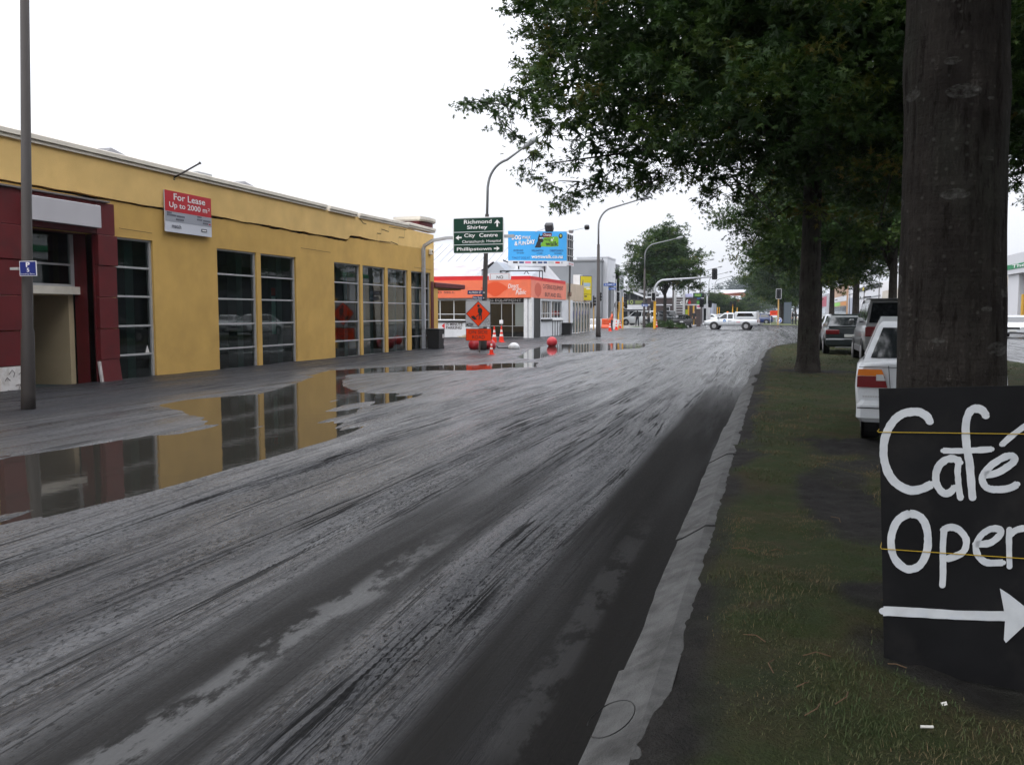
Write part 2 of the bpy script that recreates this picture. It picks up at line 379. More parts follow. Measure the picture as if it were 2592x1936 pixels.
def mud(x, y):
    """height and surface attributes of the silt at x, y"""
    near = sstep(16, 7, y)
    xs = x + wander(y) * sstep(-.6, -1.5, x)
    # two swept lanes of dark seal, close to the kerb
    swA = sstep(.5, .28, np.abs(xs + 2.32 + .10 * (y - 3) * .35)) * sstep(11, 5, y)
    swB = sstep(-1.42, -1.22, x) * sstep(24, 13, y)
    sweep = np.clip(np.maximum(swA, swB), 0, 1)
    silt = np.clip(1 - .93 * sweep + .35 * fbm(xs * 5, y * .4, 9, 3) * sweep, 0, 1)
    big = fbm(xs * .9, y * .05, 1, 3); rut = fbm(xs * 4.2, y * .10, 21, 3); thin = fbm(xs * 14, y * .35, 31, 2); lump = fbm(x * 9, y * 5, 41, 3)
    a = .25 + .75 * silt
    h = .016 + .012 * big + a * (.012 * rut + .0055 * thin + .0035 * lump)
    # tyre ribs pressed into the mud
    band = np.zeros_like(x)
    for c, w in ((-1.62, .16), (-3.15, .2), (-.80, .10), (-4.6, .16), (-5.9, .15)):
        bb = sstep(w, w * .7, np.abs(xs - c)); band = np.maximum(band, bb)
        h = h + bb * a * (.0035 * np.sin(y * 95 + 40 * np.abs(xs - c)) * near * np.clip(.4 + 2 * fbm(x * 6, y * 1.5, 47, 3), 0, 1) - .004)
    # churned silt in the crossing
    ch = sstep(56, 66, y) * sstep(104, 92, y)
    h = h + ch * (.07 * fbm(x * .8, y * .5, 71, 4) + .03 * fbm(x * 3, y * 2, 75, 3))
    wet = .42 + .9 * fbm(xs * 1.3, y * .12, 51, 3) + .3 * sstep(10, 24, y)
    wet = wet * (1 - .85 * sstep(-9.6, -11.4, x + .8 * fbm(x * .6, y * .35, 55, 3)) * sstep(60, 45, y))
    # banked against the buildings, low along the gutter
    h = h + .055 * sstep(-11.2, -14.2, x) + .03 * sstep(-10.8, -11.6, x) * (.6 + fbm(x * .5, y * .3, 61, 3))
    h = h + .02 * sstep(-12, -14, x) * fbm(x * 2, y * 1.2, 66, 3)
    j = .35 * fbm(x * .5, y * .22, 81, 4) + .10 * fbm(x * 3, y * 1.2, 85, 3)
    j = j + 1.7 * fbm(xs * 3.6, y * .14, 91, 3) * sstep(-9.5, -6.5, x) * sstep(30, 18, y)
    for k, (p, dp) in enumerate(zip(PUD, PDEPTH)):
        sd = poly_sd(x, y, p) + j * (.55 if k < 4 else .5) + (0 if k < 4 else .30 + .70 * fbm(x * 6, y * .45, 88, 3))
        inside = sstep(.30, -.25, sd); h = h * (1 - .85 * inside) - inside * dp * .8
        wet = np.maximum(wet, .9 * sstep(.7, 0, sd)); 
    rim = h
    # worn lane paint
    paint = sstep(.14, .07, np.abs(x + 2.215 + .10 * vn(y * 1.6, x * 2, 3))) * sstep(6.2, 4.6, y) * .95
    paint = np.maximum(paint, sstep(.10, .06, np.abs(x + .90)) * (.22 * sstep(2.6, 3.0, y) * sstep(7.5, 5, y)))
    paint = np.maximum(paint, sstep(.07, .05, np.abs(x + 5.0)) * sstep(8.8, 9, y) * sstep(13, 12, y))
    return h, np.clip(silt, 0, 1), np.clip(wet, 0, 1), paint
def mud_sheet(name, X, Y, extra=0.0):
    h, s, w, p = mud(X.ravel(), Y.ravel())
    V = np.stack([X.ravel(), Y.ravel(), h + extra], 1)
    o = np_mesh(name, V, grid_faces(*X.shape), M_MUD, attrs={'silt': s, 'wet': w, 'paint': p})
    return tag(o, kind='structure')
ys = list(np.arange(-6, 1.6, .25)); y = 1.6
while y < 51.4: ys.append(y); y += max(.022, .0066 * y)
ys = np.array(ys + [51.4])
tcol = np.concatenate([np.linspace(0, .55, 150, endpoint=False), np.linspace(.55, 1, 245)])
xr = kx(ys) + .16
road = mud_sheet('road', -14.24 + (xr[:, None] + 14.24) * tcol[None, :], np.repeat(ys[:, None], len(tcol), 1))
y2 = [51.4]
while y2[-1] < 150: y2.append(y2[-1] * 1.0045)
y2 = np.array(y2); x2 = np.arange(-14.24, 19, .13)
mud_sheet('crossing', np.repeat(x2[None, :], len(y2), 0), np.repeat(y2[:, None], len(x2), 1))
y3 = np.linspace(-6, 51.4, 190); x3 = np.linspace(6.9, 19, 70)
mud_sheet('far_carriageway', np.repeat(x3[None, :], len(y3), 0), np.repeat(y3[:, None], len(x3), 1))
y4 = np.concatenate([np.linspace(35.6, 52, 60), np.linspace(52.5, 66, 12), np.linspace(66.3, 88, 60)]); x4 = np.linspace(-60, -14.24, 130)
mud_sheet('side_street', np.repeat(x4[None, :], len(y4), 0), np.repeat(y4[:, None], len(x4), 1))
fr = MB().quad((-13, 149.5, .012), (19, 149.5, .012), (19, 900, .012), (-13, 900, .012)).build('far_road', mat('far_asphalt', '#8b8c90', .45, var=.15, vs=.3), recenter=False, fixn=False); tag(fr, kind='structure')
for nm, (a, b, c, d) in {'footpath': (-40, -14.24, 87.6, 300), 'footpath_far_side': (19, 60, -20, 500)}.items():
    o = MB().box(a, b, c, d, -.2, .13).build(nm, mat('paving', '#8d8b86', .8, var=.15, vs=.8, dirt='#5d5b57', damt=.7, ds=.6), recenter=False); tag(o, kind='structure')

# standing water
M_WATER = bpy.data.materials.new('muddy_water'); M_WATER.use_nodes = True
_n, _l = M_WATER.node_tree.nodes, M_WATER.node_tree.links; _b = _n['Principled BSDF']
_b.inputs['Base Color'].default_value = (.030, .028, .024, 1); _b.inputs['Roughness'].default_value = .045; _b.inputs['IOR'].default_value = 1.36; _b.inputs['Specular IOR Level'].default_value = .62
_t = _n.new('ShaderNodeTexCoord'); _z = _n.new('ShaderNodeTexNoise'); _z.inputs['Scale'].default_value = 3.0; _z.inputs['Detail'].default_value = 3
_bp = _n.new('ShaderNodeBump'); _bp.inputs['Strength'].default_value = .06; _bp.inputs['Distance'].default_value = .02
_l.new(_t.outputs['Object'], _z.inputs['Vector']); _l.new(_z.outputs['Fac'], _bp.inputs['Height']); _l.new(_bp.outputs[0], _b.inputs['Normal'])
pw = MB().quad((-12.6, 2.2, 0), (-2.4, 2.2, 0), (-2.4, 50.5, 0), (-12.6, 50.5, 0)).build('puddle_water', M_WATER, recenter=False, fixn=False); tag(pw, kind='structure')

# ---------------------------------------------------------------- concrete kerb, laid in stones
M_CONC = mat('kerb_concrete', (.082, .082, .081), .85, var=.3, vs=9, dirt=(.022, .021, .020), ds=3.4, damt=1.0, bump=.5, bs=90)
kerb = bpy.data.objects.new('kerb', None); col.objects.link(kerb); tag(kerb, kind='structure')
rng = random.Random(4)
# kerb centre line sampled by arc length
kp = [(-0.62, y) for y in np.arange(-6, 1.9, .3)]
for yy in np.concatenate([np.arange(2, 30, .3), 30 + 21.5 * (1 - (1 - np.linspace(0, 1, 90)) ** 2)]): kp.append((float(kx(yy)), float(yy)))
kp = np.array(kp); seg = np.hypot(*np.diff(kp, axis=0).T); cum = np.concatenate([[0], np.cumsum(seg)])
def kpt(s):
    s = min(max(s, 0), cum[-1] - 1e-3); x = np.interp(s, cum, kp[:, 0]); yv = np.interp(s, cum, kp[:, 1])
    x2_ = np.interp(s + .05, cum, kp[:, 0]); y2_ = np.interp(s + .05, cum, kp[:, 1]); d = Vector((x2_ - x, y2_ - yv, 0))
    if d.length < 1e-6: d = Vector((1, 0, 0))
    d.normalize(); return Vector((x, yv, 0)), d
s0 = 0.0; brk = []; sk1_ = 0.0
while s0 < cum[-1] - .5:
    L = rng.uniform(1.6, 3.4); brk.append(s0); s0 += L
brk.append(cum[-1])
prof = [(0.0, -.06), (0.0, .012), (.045, .03), (.17, .098), (.20, .112), (.275, .112), (.275, -.06)]
for i in range(len(brk) - 1):
    a, b = brk[i] + .016, brk[i + 1] - .016; n = max(3, int((b - a) / .28)); vs = []; fs = []
    dz = rng.uniform(-.012, .012); sk0, sk1 = sk1_, rng.uniform(-.16, .16); sk1_ = sk1
    for k in range(n + 1):
        t = k / n; s = a + (b - a) * t; 
        for q, (ox, oz) in enumerate(prof):
            ss = s + (sk0 * (1 - t) + sk1 * t) * (ox / .3) * (1 if k in (0, n) else 0)
            P, d = kpt(ss); nrm = Vector((d.y, -d.x, 0)); w = .012 * float(vn(s * 2.3, q * 3.1, 7)) * (1 if 0 < q < 6 else 0)
            vs.append(P + nrm * (ox + w) + Vector((0, 0, oz + dz * (q not in (0, 6)) + .008 * float(vn(s * 3, q * 1.7, 8)))))
    m_ = len(prof)
    for k in range(n):
        for q in range(m_ - 1): A = k * m_ + q; fs.append((A, A + 1, A + m_ + 1, A + m_))
    fs.append(tuple(range(m_))); fs.append(tuple(range(n * m_ + m_ - 1, n * m_ - 1, -1)))
    MB().add(vs, fs).build('kerb_stone', M_CONC, kerb, smooth=False)

# ---------------------------------------------------------------- grass strip
def bare(x, y):
    """0 = turf, 1 = bare trampled silt"""
    b = sstep(.30, .0, x - (kx(y) + .28) + .25 * fbm(x * 3, y * 1.2, 101, 3))
    for cx, cy, rx, ry in ((1.35, 3.95, .95, .55), (.75, 4.75, .35, .3), (1.1, 10.3, .9, .8), (1.2, 9.2, .7, .5), (1.6, 6.4, .5, 1.1), (.55, 7.3, .35, 1.6), (2.4, 8.5, 1.2, 1.4), (.95, 23.3, 1.0, .8), (1.25, 4.6, .6, .6)):
        q = ((x - cx) / rx) ** 2 + ((y - cy) / ry) ** 2 + .9 * fbm(x * 2.5, y * 2.5, 103, 3); b = np.maximum(b, sstep(1.3, .55, q))
    return np.clip(b + .45 * fbm(x * 1.6, y * 1.2, 107, 4) * 1.2 - .02, 0, 1)
def berm_h(x, y):
    e = x - kx(y); edge = sstep(.26, .55, e)
    h = .124 + .03 * edge * fbm(x * 1.1, y * .8, 111, 4) + .012 * fbm(x * 6, y * 6, 115, 3) - .004 * (1 - edge) + .05 * fbm(x * 2.2, y * 1.6, 118, 3) * edge + .03 * edge * np.abs(fbm(x * 7, y * 5, 117, 3))
    tr = sstep(.5, .2, np.abs(x - 1.0 - .3 * np.sin(y * .6))) * sstep(3.5, 5, y) * sstep(12, 10, y)
    return h - .02 * tr + .006 * (1 - edge) * fbm(x * 5, y * 2.2, 119, 2)
def berm_material():
    m = bpy.data.materials.new('turf'); m.use_nodes = True; n, l = m.node_tree.nodes, m.node_tree.links; b = n['Principled BSDF']
    t = n.new('ShaderNodeTexCoord'); a = n.new('ShaderNodeAttribute'); a.attribute_name = 'bare'
    def nz(s, d=6):
        z = n.new('ShaderNodeTexNoise'); z.inputs['Scale'].default_value = s; z.inputs['Detail'].default_value = d; z.inputs['Roughness'].default_value = .65; l.new(t.outputs['Object'], z.inputs['Vector']); return z.outputs['Fac']
    def ramp(src, stops):
        r = n.new('ShaderNodeValToRGB'); e = r.color_ramp.elements
        while len(e) < len(stops): e.new(.5)
        for k, (p, c) in enumerate(stops): e[k].position = p; e[k].color = (*c, 1)
        l.new(src, r.inputs[0]); return r.outputs[0]
    g = ramp(nz(1.1), [(.30, (.062, .044, .024)), (.44, (.050, .050, .019)), (.56, (.034, .050, .014)), (.7, (.070, .050, .028))])
    d = ramp(nz(6), [(.3, (.014, .013, .012)), (.55, (.028, .026, .024)), (.75, (.046, .043, .041))])
    x = n.new('ShaderNodeMix'); x.data_type = 'RGBA'; l.new(a.outputs['Fac'], x.inputs[0]); l.new(g, x.inputs[6]); l.new(d, x.inputs[7]); l.new(x.outputs[2], b.inputs['Base Color'])
    b.inputs['Roughness'].default_value = .95; b.inputs['Specular IOR Level'].default_value = .2
    bp = n.new('ShaderNodeBump'); bp.inputs['Distance'].default_value = .05; bp.inputs['Strength'].default_value = 1.0; l.new(nz(60, 4), bp.inputs['Height']); l.new(bp.outputs[0], b.inputs['Normal'])
    return m
yb = [-6, -3, 0]; y = 1.0
while y < 51.35: yb.append(y); y += max(.035, .009 * y)
yb = np.array(yb); tb = np.linspace(0, 1, 210) ** 1.5
xl = kx(yb) + .26 - .30 * np.clip(vn(yb * .8, yb * 0 + 9, 122) - .16, 0, 1) + .02 * vn(yb * 5.3, yb * 0 + 4, 123) + .02 * vn(yb * 15, yb * 0 + 2, 124); XB = xl[:, None] + (7.05 - np.minimum(xl, 6.9))[:, None] * tb[None, :]; YB = np.repeat(yb[:, None], len(tb), 1)
BR = bare(XB.ravel(), YB.ravel())
berm = np_mesh('grass_strip', np.stack([XB.ravel(), YB.ravel(), berm_h(XB.ravel(), YB.ravel())], 1), grid_faces(*XB.shape), berm_material(), attrs={'bare': BR}); tag(berm, kind='structure')
MB().box(6.95, 7.2, -6, 51, -.1, .1).build('kerb_right', M_CONC, None, recenter=False)['kind'] = 'structure'

# turf blades: short, trodden, partly dry
def blades(n, x0, x1, y0, y1, hmin, hmax, wid, seed):
    rg = np.random.default_rng(seed); x = rg.uniform(x0, x1, n); y = y0 + (y1 - y0) * rg.random(n) ** 1.35
    keep = (rg.random(n) > bare(x, y) * 1.12) & (x > kx(y) + .30); x, y = x[keep], y[keep]; n = len(x)
    clump = np.clip(.55 + 1.2 * fbm(x * 3.1, y * 3.1, 131, 3), .2, 1.4)
    h = rg.uniform(hmin, hmax, n) * clump; a = rg.uniform(0, 2 * math.pi, n); ln = rg.uniform(.3, 1.5, n) * h
    z = berm_h(x, y) - .004; dx, dy = np.cos(a), np.sin(a); w = wid * rg.uniform(.6, 1.3, n)
    b0 = np.stack([x - dy * w, y + dx * w, z], 1); b1 = np.stack([x + dy * w, y - dx * w, z], 1)
    m0 = np.stack([x + dx * ln * .4 + dy * w * .7, y + dy * ln * .4 - dx * w * .7, z + h * .65], 1); m1 = np.stack([x + dx * ln * .4 - dy * w * .7, y + dy * ln * .4 + dx * w * .7, z + h * .65], 1)
    tp = np.stack([x + dx * ln, y + dy * ln, z + h], 1)
    V = np.stack([b0, b1, m0, m1, tp], 1).reshape(-1, 3); i = np.arange(n)[:, None] * 5
    Fq = np.concatenate([i + np.array([[0, 1, 2]]), i + np.array([[0, 2, 3]]), i + np.array([[3, 2, 4]])])
    dry = np.clip(.52 + 1.4 * fbm(x * .9, y * .7, 141, 3) + rg.normal(0, .16, n), 0, 1)
    return V, Fq, np.repeat(dry, 5)
def blade_material():
    m = bpy.data.materials.new('grass_blades'); m.use_nodes = True; n, l = m.node_tree.nodes, m.node_tree.links; b = n['Principled BSDF']
    a = n.new('ShaderNodeAttribute'); a.attribute_name = 'dry'; r = n.new('ShaderNodeValToRGB'); e = r.color_ramp.elements
    e[0].position = .2; e[0].color = (.032, .058, .013, 1); e[1].position = .95; e[1].color = (.15, .105, .052, 1); k = e.new(.55); k.color = (.062, .068, .022, 1)
    l.new(a.outputs['Fac'], r.inputs[0]); l.new(r.outputs[0], b.inputs['Base Color']); b.inputs['Roughness'].default_value = .8; return m
parts = [blades(110000, -.35, 3.3, 2.0, 9.5, .012, .032, .0016, 1), blades(36000, -.35, 4.5, 7.5, 24, .02, .05, .0035, 2), blades(12000, -.4, 6.8, 23, 50, .03, .06, .009, 3)]
off = 0; Vs = []; Fs = []; Ds = []
for V, Fq, dr in parts: Vs.append(V); Fs.append(Fq + off); Ds.append(dr); off += len(V)
gb = np_mesh('grass', np.concatenate(Vs), np.concatenate(Fs), blade_material(), smooth=False, attrs={'dry': np.concatenate(Ds)})
tag(gb, 'short trodden half-dry grass on the tree-lined strip', 'grass', kind='stuff')

# small litter on the strip and kerb
mb = MB(); c = QG(1560, 1830, .1)
pts = []
for k in range(26):
    t = k / 25 * math.pi * 1.75 - 2.2; pts.append((c.x + .085 * math.cos(t) - .02, c.y + .15 * math.sin(t), .075 + .03 * (1 + math.cos(t)) + .012))
mb.tube(pts, .0022, 5); tag(mb.build('wire_loop', mat('black_wire', '#151515', .5)), 'thin black wire bent in a loop on the kerb', 'wire')
c = QG(2346, 1840, .14); tag(MB().tube([(c.x - .02, c.y, .14), (c.x + .022, c.y + .006, .142)], .005, 6).build('cigarette_butt', mat('paper_white', '#d9d6cf', .8)), 'small white cigarette butt lying in the dry grass', 'litter')
c = QG(2386, 1783, .14); tag(MB().add([(c.x, c.y, .135), (c.x + .018, c.y + .006, .14), (c.x + .016, c.y + .02, .147), (c.x - .006, c.y + .016, .14)], [(0, 1, 2), (0, 2, 3)]).build('paper_scrap', mat('paper_white', '#d9d6cf', .8)), 'crumpled scrap of pale paper on the bare earth', 'litter')
M_TWIG = mat('twig_brown', '#5a4632', .9)
rg_ = random.Random(8)
for k in range(14):
    px, py = rg_.uniform(1900, 2500), rg_.uniform(1250, 1860)
    c = QG(px, py, .13); a = rg_.uniform(0, 6.28); L = rg_.uniform(.04, .16); z0 = float(berm_h(np.array([c.x]), np.array([c.y]))[0]) + .012
    o = MB().tube([(c.x, c.y, z0), (c.x + L * .5 * math.cos(a), c.y + L * .5 * math.sin(a), z0 + .012), (c.x + L * math.cos(a + .3), c.y + L * math.sin(a + .3), z0 + .003)], .0025, 5).build('twig', M_TWIG)
    tag(o, 'thin brown fallen twig lying in the grass', 'twig', 'fallen twigs on the grass strip')
# ================================================================== YELLOW CORNER BUILDING
def stucco(name, base, stain):
    return mat(name, base, .9, spec=.25, var=.09, vs=1.3, dirt=stain, ds=.9, damt=.35, bump=.35, bs=70)
M_YEL = stucco('yellow_stucco', (.60, .375, .112), (.42, .26, .085))
M_CREAM = mat('cream_paint', (.74, .68, .58), .75, var=.06, vs=2, dirt=(.38, .34, .29), ds=1.4, damt=.45, bump=.1, bs=50)
M_REDP = mat('maroon_panel', (.11, .009, .011), .55, spec=.35, var=.15, vs=2.5, dirt=(.05, .012, .012), ds=2, damt=.5)
M_ALU = mat('aluminium', (.47, .47, .47), .45, metal=.35, var=.08, vs=6)
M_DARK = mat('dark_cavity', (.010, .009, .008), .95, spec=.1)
M_INT = mat('interior_dark', (.045, .066, .061), .9, var=.3, vs=.6)
M_INTG = mat('interior_column', (.15, .20, .185), .85, var=.12, vs=2)
M_CURT = mat('green_curtain', (.16, .27, .22), .85, var=.2, vs=6, stretch=(1, 9, 1))
def glass_material(name, tint, ior=1.5):
    m = bpy.data.materials.new(name); m.use_nodes = True; n, l = m.node_tree.nodes, m.node_tree.links
    for x in list(n):
        if x.type == 'BSDF_PRINCIPLED': n.remove(x)
    o = [x for x in n if x.type == 'OUTPUT_MATERIAL'][0]
    tr = n.new('ShaderNodeBsdfTransparent'); tr.inputs[0].default_value = (*tint, 1); gl = n.new('ShaderNodeBsdfGlossy'); gl.inputs['Roughness'].default_value = .015; gl.inputs['Color'].default_value = (.92, .95, .94, 1)
    fr_ = n.new('ShaderNodeFresnel'); fr_.inputs['IOR'].default_value = ior
    t = n.new('ShaderNodeTexCoord'); z = n.new('ShaderNodeTexNoise'); z.inputs['Scale'].default_value = .9; bp = n.new('ShaderNodeBump'); bp.inputs['Strength'].default_value = .02
    l.new(t.outputs['Object'], z.inputs['Vector']); l.new(z.outputs['Fac'], bp.inputs['Height']); l.new(bp.outputs[0], gl.inputs['Normal'])
    mx = n.new('ShaderNodeMixShader'); l.new(fr_.outputs[0], mx.inputs[0]); l.new(tr.outputs[0], mx.inputs[1]); l.new(gl.outputs[0], mx.inputs[2]); l.new(mx.outputs[0], o.inputs['Surface'])
    return m
M_GLASS = glass_material('shop_glass', (.40, .56, .52), 1.62)
WX = -14.2
yb_ = thing('corner_building', 'yellow stucco showroom building with maroon portal and a long crack under its parapet', 'building', (WX - 6, 22, 0))
WINS = [(16.28, 17.55)] + [(20.05, 21.90), (22.11, 24.04)] + [(26.50, 28.43), (28.63, 30.52), (30.76, 32.65), (33.02, 35.10)]
ZT, ZB, Y0, Y1 = 3.31, .04, 3.0, 35.52
fc = face_pX(Y0, Y1, -.1, 4.0, WX)
holes = [(a - Y0, b - Y0, ZB + .1, ZT + .1) for a, b in WINS] + [(7.2 - Y0, 9.1 - Y0, ZB + .1, ZT + .1), (9.3 - Y0, 11.2 - Y0, ZB + .1, ZT + .1), (13.64 - Y0, 15.60 - Y0, .0, 3.3 + .1)]
mb = MB(); holed(mb, fc, holes, .16)
# the crack: lower edge of the leaning parapet
def crack_z(y):
    z = 4.115 + .035 * float(vn(y * .35, 1.0, 201)) + .022 * float(vn(y * 2.4, 2.0, 202)) + .012 * float(vn(y * 7, 3.0, 203))
    if y > 27.44: z += .165 * min(1, (y - 27.44) / .2)
    return z
def gap(y): return .068 * (.75 + .9 * float(vn(y * 1.1, 5.0, 204))) * float(sstep(30.6, 28.2, np.array(y))) if y < 30.6 else 0.0
def lean(y, z): return (.035 + .05 * max(0, z - 4.1)) * float(sstep(32.5, 27.5, np.array(y)))
N = 420; yy = np.linspace(Y0, Y1, N + 1)
vs = []; fs = []
for k, q in enumerate(yy): vs += [(WX, q, 4.0), (WX, q, crack_z(q) - gap(q) / 2), (WX - .14, q, crack_z(q) - gap(q) / 2)]
for k in range(N): a = k * 3; fs += [(a, a + 3, a + 4, a + 1), (a + 1, a + 4, a + 5, a + 2)]
mb.add(vs, fs)
mb.box(WX - 12, WX - .16, Y1 - .18, Y1 - .002, -.1, 5.0); mb.box(WX - 12, WX - .16, Y0, Y0 + .18, -.1, 5.0)
mb.build('wall', M_YEL, yb_, fixn=False)
mb = MB(); vs = []; fs = []; NZ = 5
for k, q in enumerate(yy):
    zb = crack_z(q) + gap(q) / 2
    vs.append((WX - .14, q, zb))
    for j in range(NZ + 1): z = zb + (4.97 - zb) * j / NZ; vs.append((WX + lean(q, z), q, z))
m_ = NZ + 2
for k in range(N):
    for j in range(m_ - 1): a = k * m_ + j; fs.append((a, a + m_, a + m_ + 1, a + 1))
mb.add(vs, fs).build('parapet_wall', stucco('pale_stucco', (.80, .535, .205), (.64, .41, .145)), yb_, fixn=False)
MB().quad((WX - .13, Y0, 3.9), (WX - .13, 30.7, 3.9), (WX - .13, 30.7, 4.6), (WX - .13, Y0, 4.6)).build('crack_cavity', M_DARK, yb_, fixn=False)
# stepped hairline cracks following the blockwork
M_CRK = mat('crack_shadow', (.05, .034, .016), .95)
STEP = [[(29.78, 4.27), (29.79, 4.55), (30.15, 4.56), (30.17, 4.73), (30.85, 4.70), (30.87, 4.88), (32.58, 4.93)], [(32.36, 4.92), (32.36, 4.60), (31.82, 4.57), (31.74, 4.28)], [(30.0, 4.28), (31.0, 4.30), (31.05, 4.34), (31.72, 4.27)], [(28.3, 4.93), (28.6, 4.80), (28.85, 4.79)], [(33.3, 3.47), (35.2, 3.45)], [(24.3, 3.62), (26.2, 3.60)], [(16.4, 3.50), (17.5, 3.48)]]
for pl in STEP:
    mb = MB(); P = []
    for (a, b), (c, d) in zip(pl, pl[1:]):
        n = max(2, int(math.hypot(c - a, d - b) / .12))
        for k in range(n): P.append((a + (c - a) * k / n + .01 * float(vn(k * 1.3, a, 211)), b + (d - b) * k / n + .012 * float(vn(k * 1.1, b, 212))))
    P.append(pl[-1]); w = .012 if pl[0][0] > 27 and pl[0][1] > 4 else .006
    vs = []
    for a, b in P: L = lean(a, b) + .006; vs += [(WX + L, a - w * .5, b - w), (WX + L, a + w * .5, b + w)]
    mb.add(vs, [(2 * k, 2 * k + 2, 2 * k + 3, 2 * k + 1) for k in range(len(P) - 1)]).build('hairline_crack', M_CRK, yb_, fixn=False)
# windows: frame, four rails, five panes each
zr = [ZB, .63, 1.30, 1.98, 2.645, ZT]
for a, b in WINS + [(7.2, 9.1), (9.3, 11.2)]:
    xg = WX - .10; fr = MB()
    fr.box(xg - .05, xg + .045, a, a + .05, ZB, ZT); fr.box(xg - .05, xg + .045, b - .07, b, ZB, ZT); fr.box(xg - .05, xg + .042, a + .05, b - .07, ZT - .045, ZT); fr.box(xg - .05, xg + .042, a + .05, b - .07, ZB, ZB + .04)
    w = fr.build('window', M_ALU, yb_)
    for z in zr[1:-1]: MB().box(xg - .03, xg + .034, a + .05, b - .07, z - .022, z + .022).build('rail', M_ALU, w)
    for z0, z1 in zip(zr, zr[1:]): MB().quad((xg, a + .05, z0 + .022), (xg, b - .07, z0 + .022), (xg, b - .07, z1 - .022), (xg, a + .05, z1 - .022)).build('pane', M_GLASS, w, fixn=False)
# rooms behind the glass
mb = MB()
mb.quad((WX - 6, 3.2, 0), (WX - 6, 35.3, 0), (WX - 6, 35.3, 3.9), (WX - 6, 3.2, 3.9)); mb.quad((WX - 6, 3.2, 3.4), (WX - 6, 35.3, 3.4), (WX - .17, 35.3, 3.4), (WX - .17, 3.2, 3.4)); mb.quad((WX - 6, 3.2, .02), (WX - .17, 3.2, .02), (WX - .17, 35.3, .02), (WX - 6, 35.3, .02))
mb.build('showroom', M_INT, yb_, fixn=False)
for q in (17.1, 21.55, 23.65, 28.0, 30.1, 32.25, 34.6): MB().box(WX - .75, WX - .45, q, q + .28, .02, 3.4).build('column', M_INTG, yb_)
MB().box(WX - .42, WX - .40, 16.33, 16.75, .4, 1.85).build('curtain', M_CURT, yb_); MB().box(WX - .42, WX - .40, 26.6, 27.1, .9, 2.45).build('curtain', M_CURT, yb_)
lp = face_pX(23.2, 23.42, .95, 2.35, WX - .36); lp.rect('leaflet', mat('leaflet_pale', (.45, .62, .56), .8), yb_, 0, 1, 0, .82, 0, .004); lp.rect('leaflet', mat('leaflet_red', (.55, .06, .04), .8), yb_, 0, 1, .84, 1, 0, .004)
wt = face_pX(17.28, 17.42, .66, .84, WX - .09); wt.poly('sticker', mat('sticker_white', '#dcdad5', .6), yb_, [(0, 0), (1, 0), (.5, 1)])
# parapet coping in lengths, broken where the blocks have shifted
def cop(a, b, dz=0.0, dx=0.0, tilt=0.0):
    mb = MB(); n = max(2, int((b - a) / .6)); ring = [(-.30, 4.95), (.045, 4.95), (.045, 5.005), (.030, 5.01), (.030, 5.022), (.085, 5.026), (.085, 5.115), (.065, 5.13), (-.30, 5.13)]; vs = []; fs = []
    for k in range(n + 1):
        q = a + (b - a) * k / n; L = lean(q, 5.0)
        for x, z in ring: vs.append((WX + L + x + dx, q, z + dz + tilt * (q - a)))
    m_ = len(ring)
    for k in range(n):
        for j in range(m_): A = k * m_ + j; B = k * m_ + (j + 1) % m_; fs.append((A, B, B + m_, A + m_))
    fs += [tuple(range(m_)), tuple(range(n * m_ + m_ - 1, n * m_ - 1, -1))]
    mb.add(vs, fs).build('coping', M_CREAM, yb_)
q = Y0
for e in (8.9, 14.6, 20.2, 25.83): cop(q, e - .004); q = e
cop(26.0, 27.95, -.01, .02, .004); cop(28.22, 32.66, -.005, .0, .018); cop(32.70, 35.60, .11)
mb = MB().box(WX - .28, WX + .02, 25.83, 26.0, 4.95, 5.03).box(WX - .28, WX + .02, 27.95, 28.22, 4.95, 5.08); mb.build('broken_block', mat('raw_block', (.10, .095, .09), .95, bump=.6, bs=40), yb_)
# corner pier above the parapet
pr_ = MB(); arc = [(WX - 1.2, 34.06), (WX - .1, 34.06)] + [(WX - .1 + .16 * math.sin(t), 34.06 + 1.5 * (1 - math.cos(t)) / 1.0 * .5 + 1.5 * t / math.pi * 1.0 * .5) for t in np.linspace(.2, math.pi / 2, 6)] + [(WX - .05, 35.56), (WX - 1.2, 35.56)]
pr_.prism([(a, b) for a, b in arc], (0, 0, 5.2), (1, 0, 0), (0, 1, 0), (0, 0, .24)); pier = pr_.build('corner_pier', M_REDP, yb_)
cap = MB().prism([(a + (.07 if a > WX - 1 else 0), b + (.05 if b > 35 else -.05)) for a, b in arc], (0, 0, 5.44), (1, 0, 0), (0, 1, 0), (0, 0, .05)); cap.prism([(a + (.11 if a > WX - 1 else 0), b + (.08 if b > 35 else -.08)) for a, b in arc], (0, 0, 5.49), (1, 0, 0), (0, 1, 0), (0, 0, .13)); cap.build('pier_cap', M_CREAM, pier)
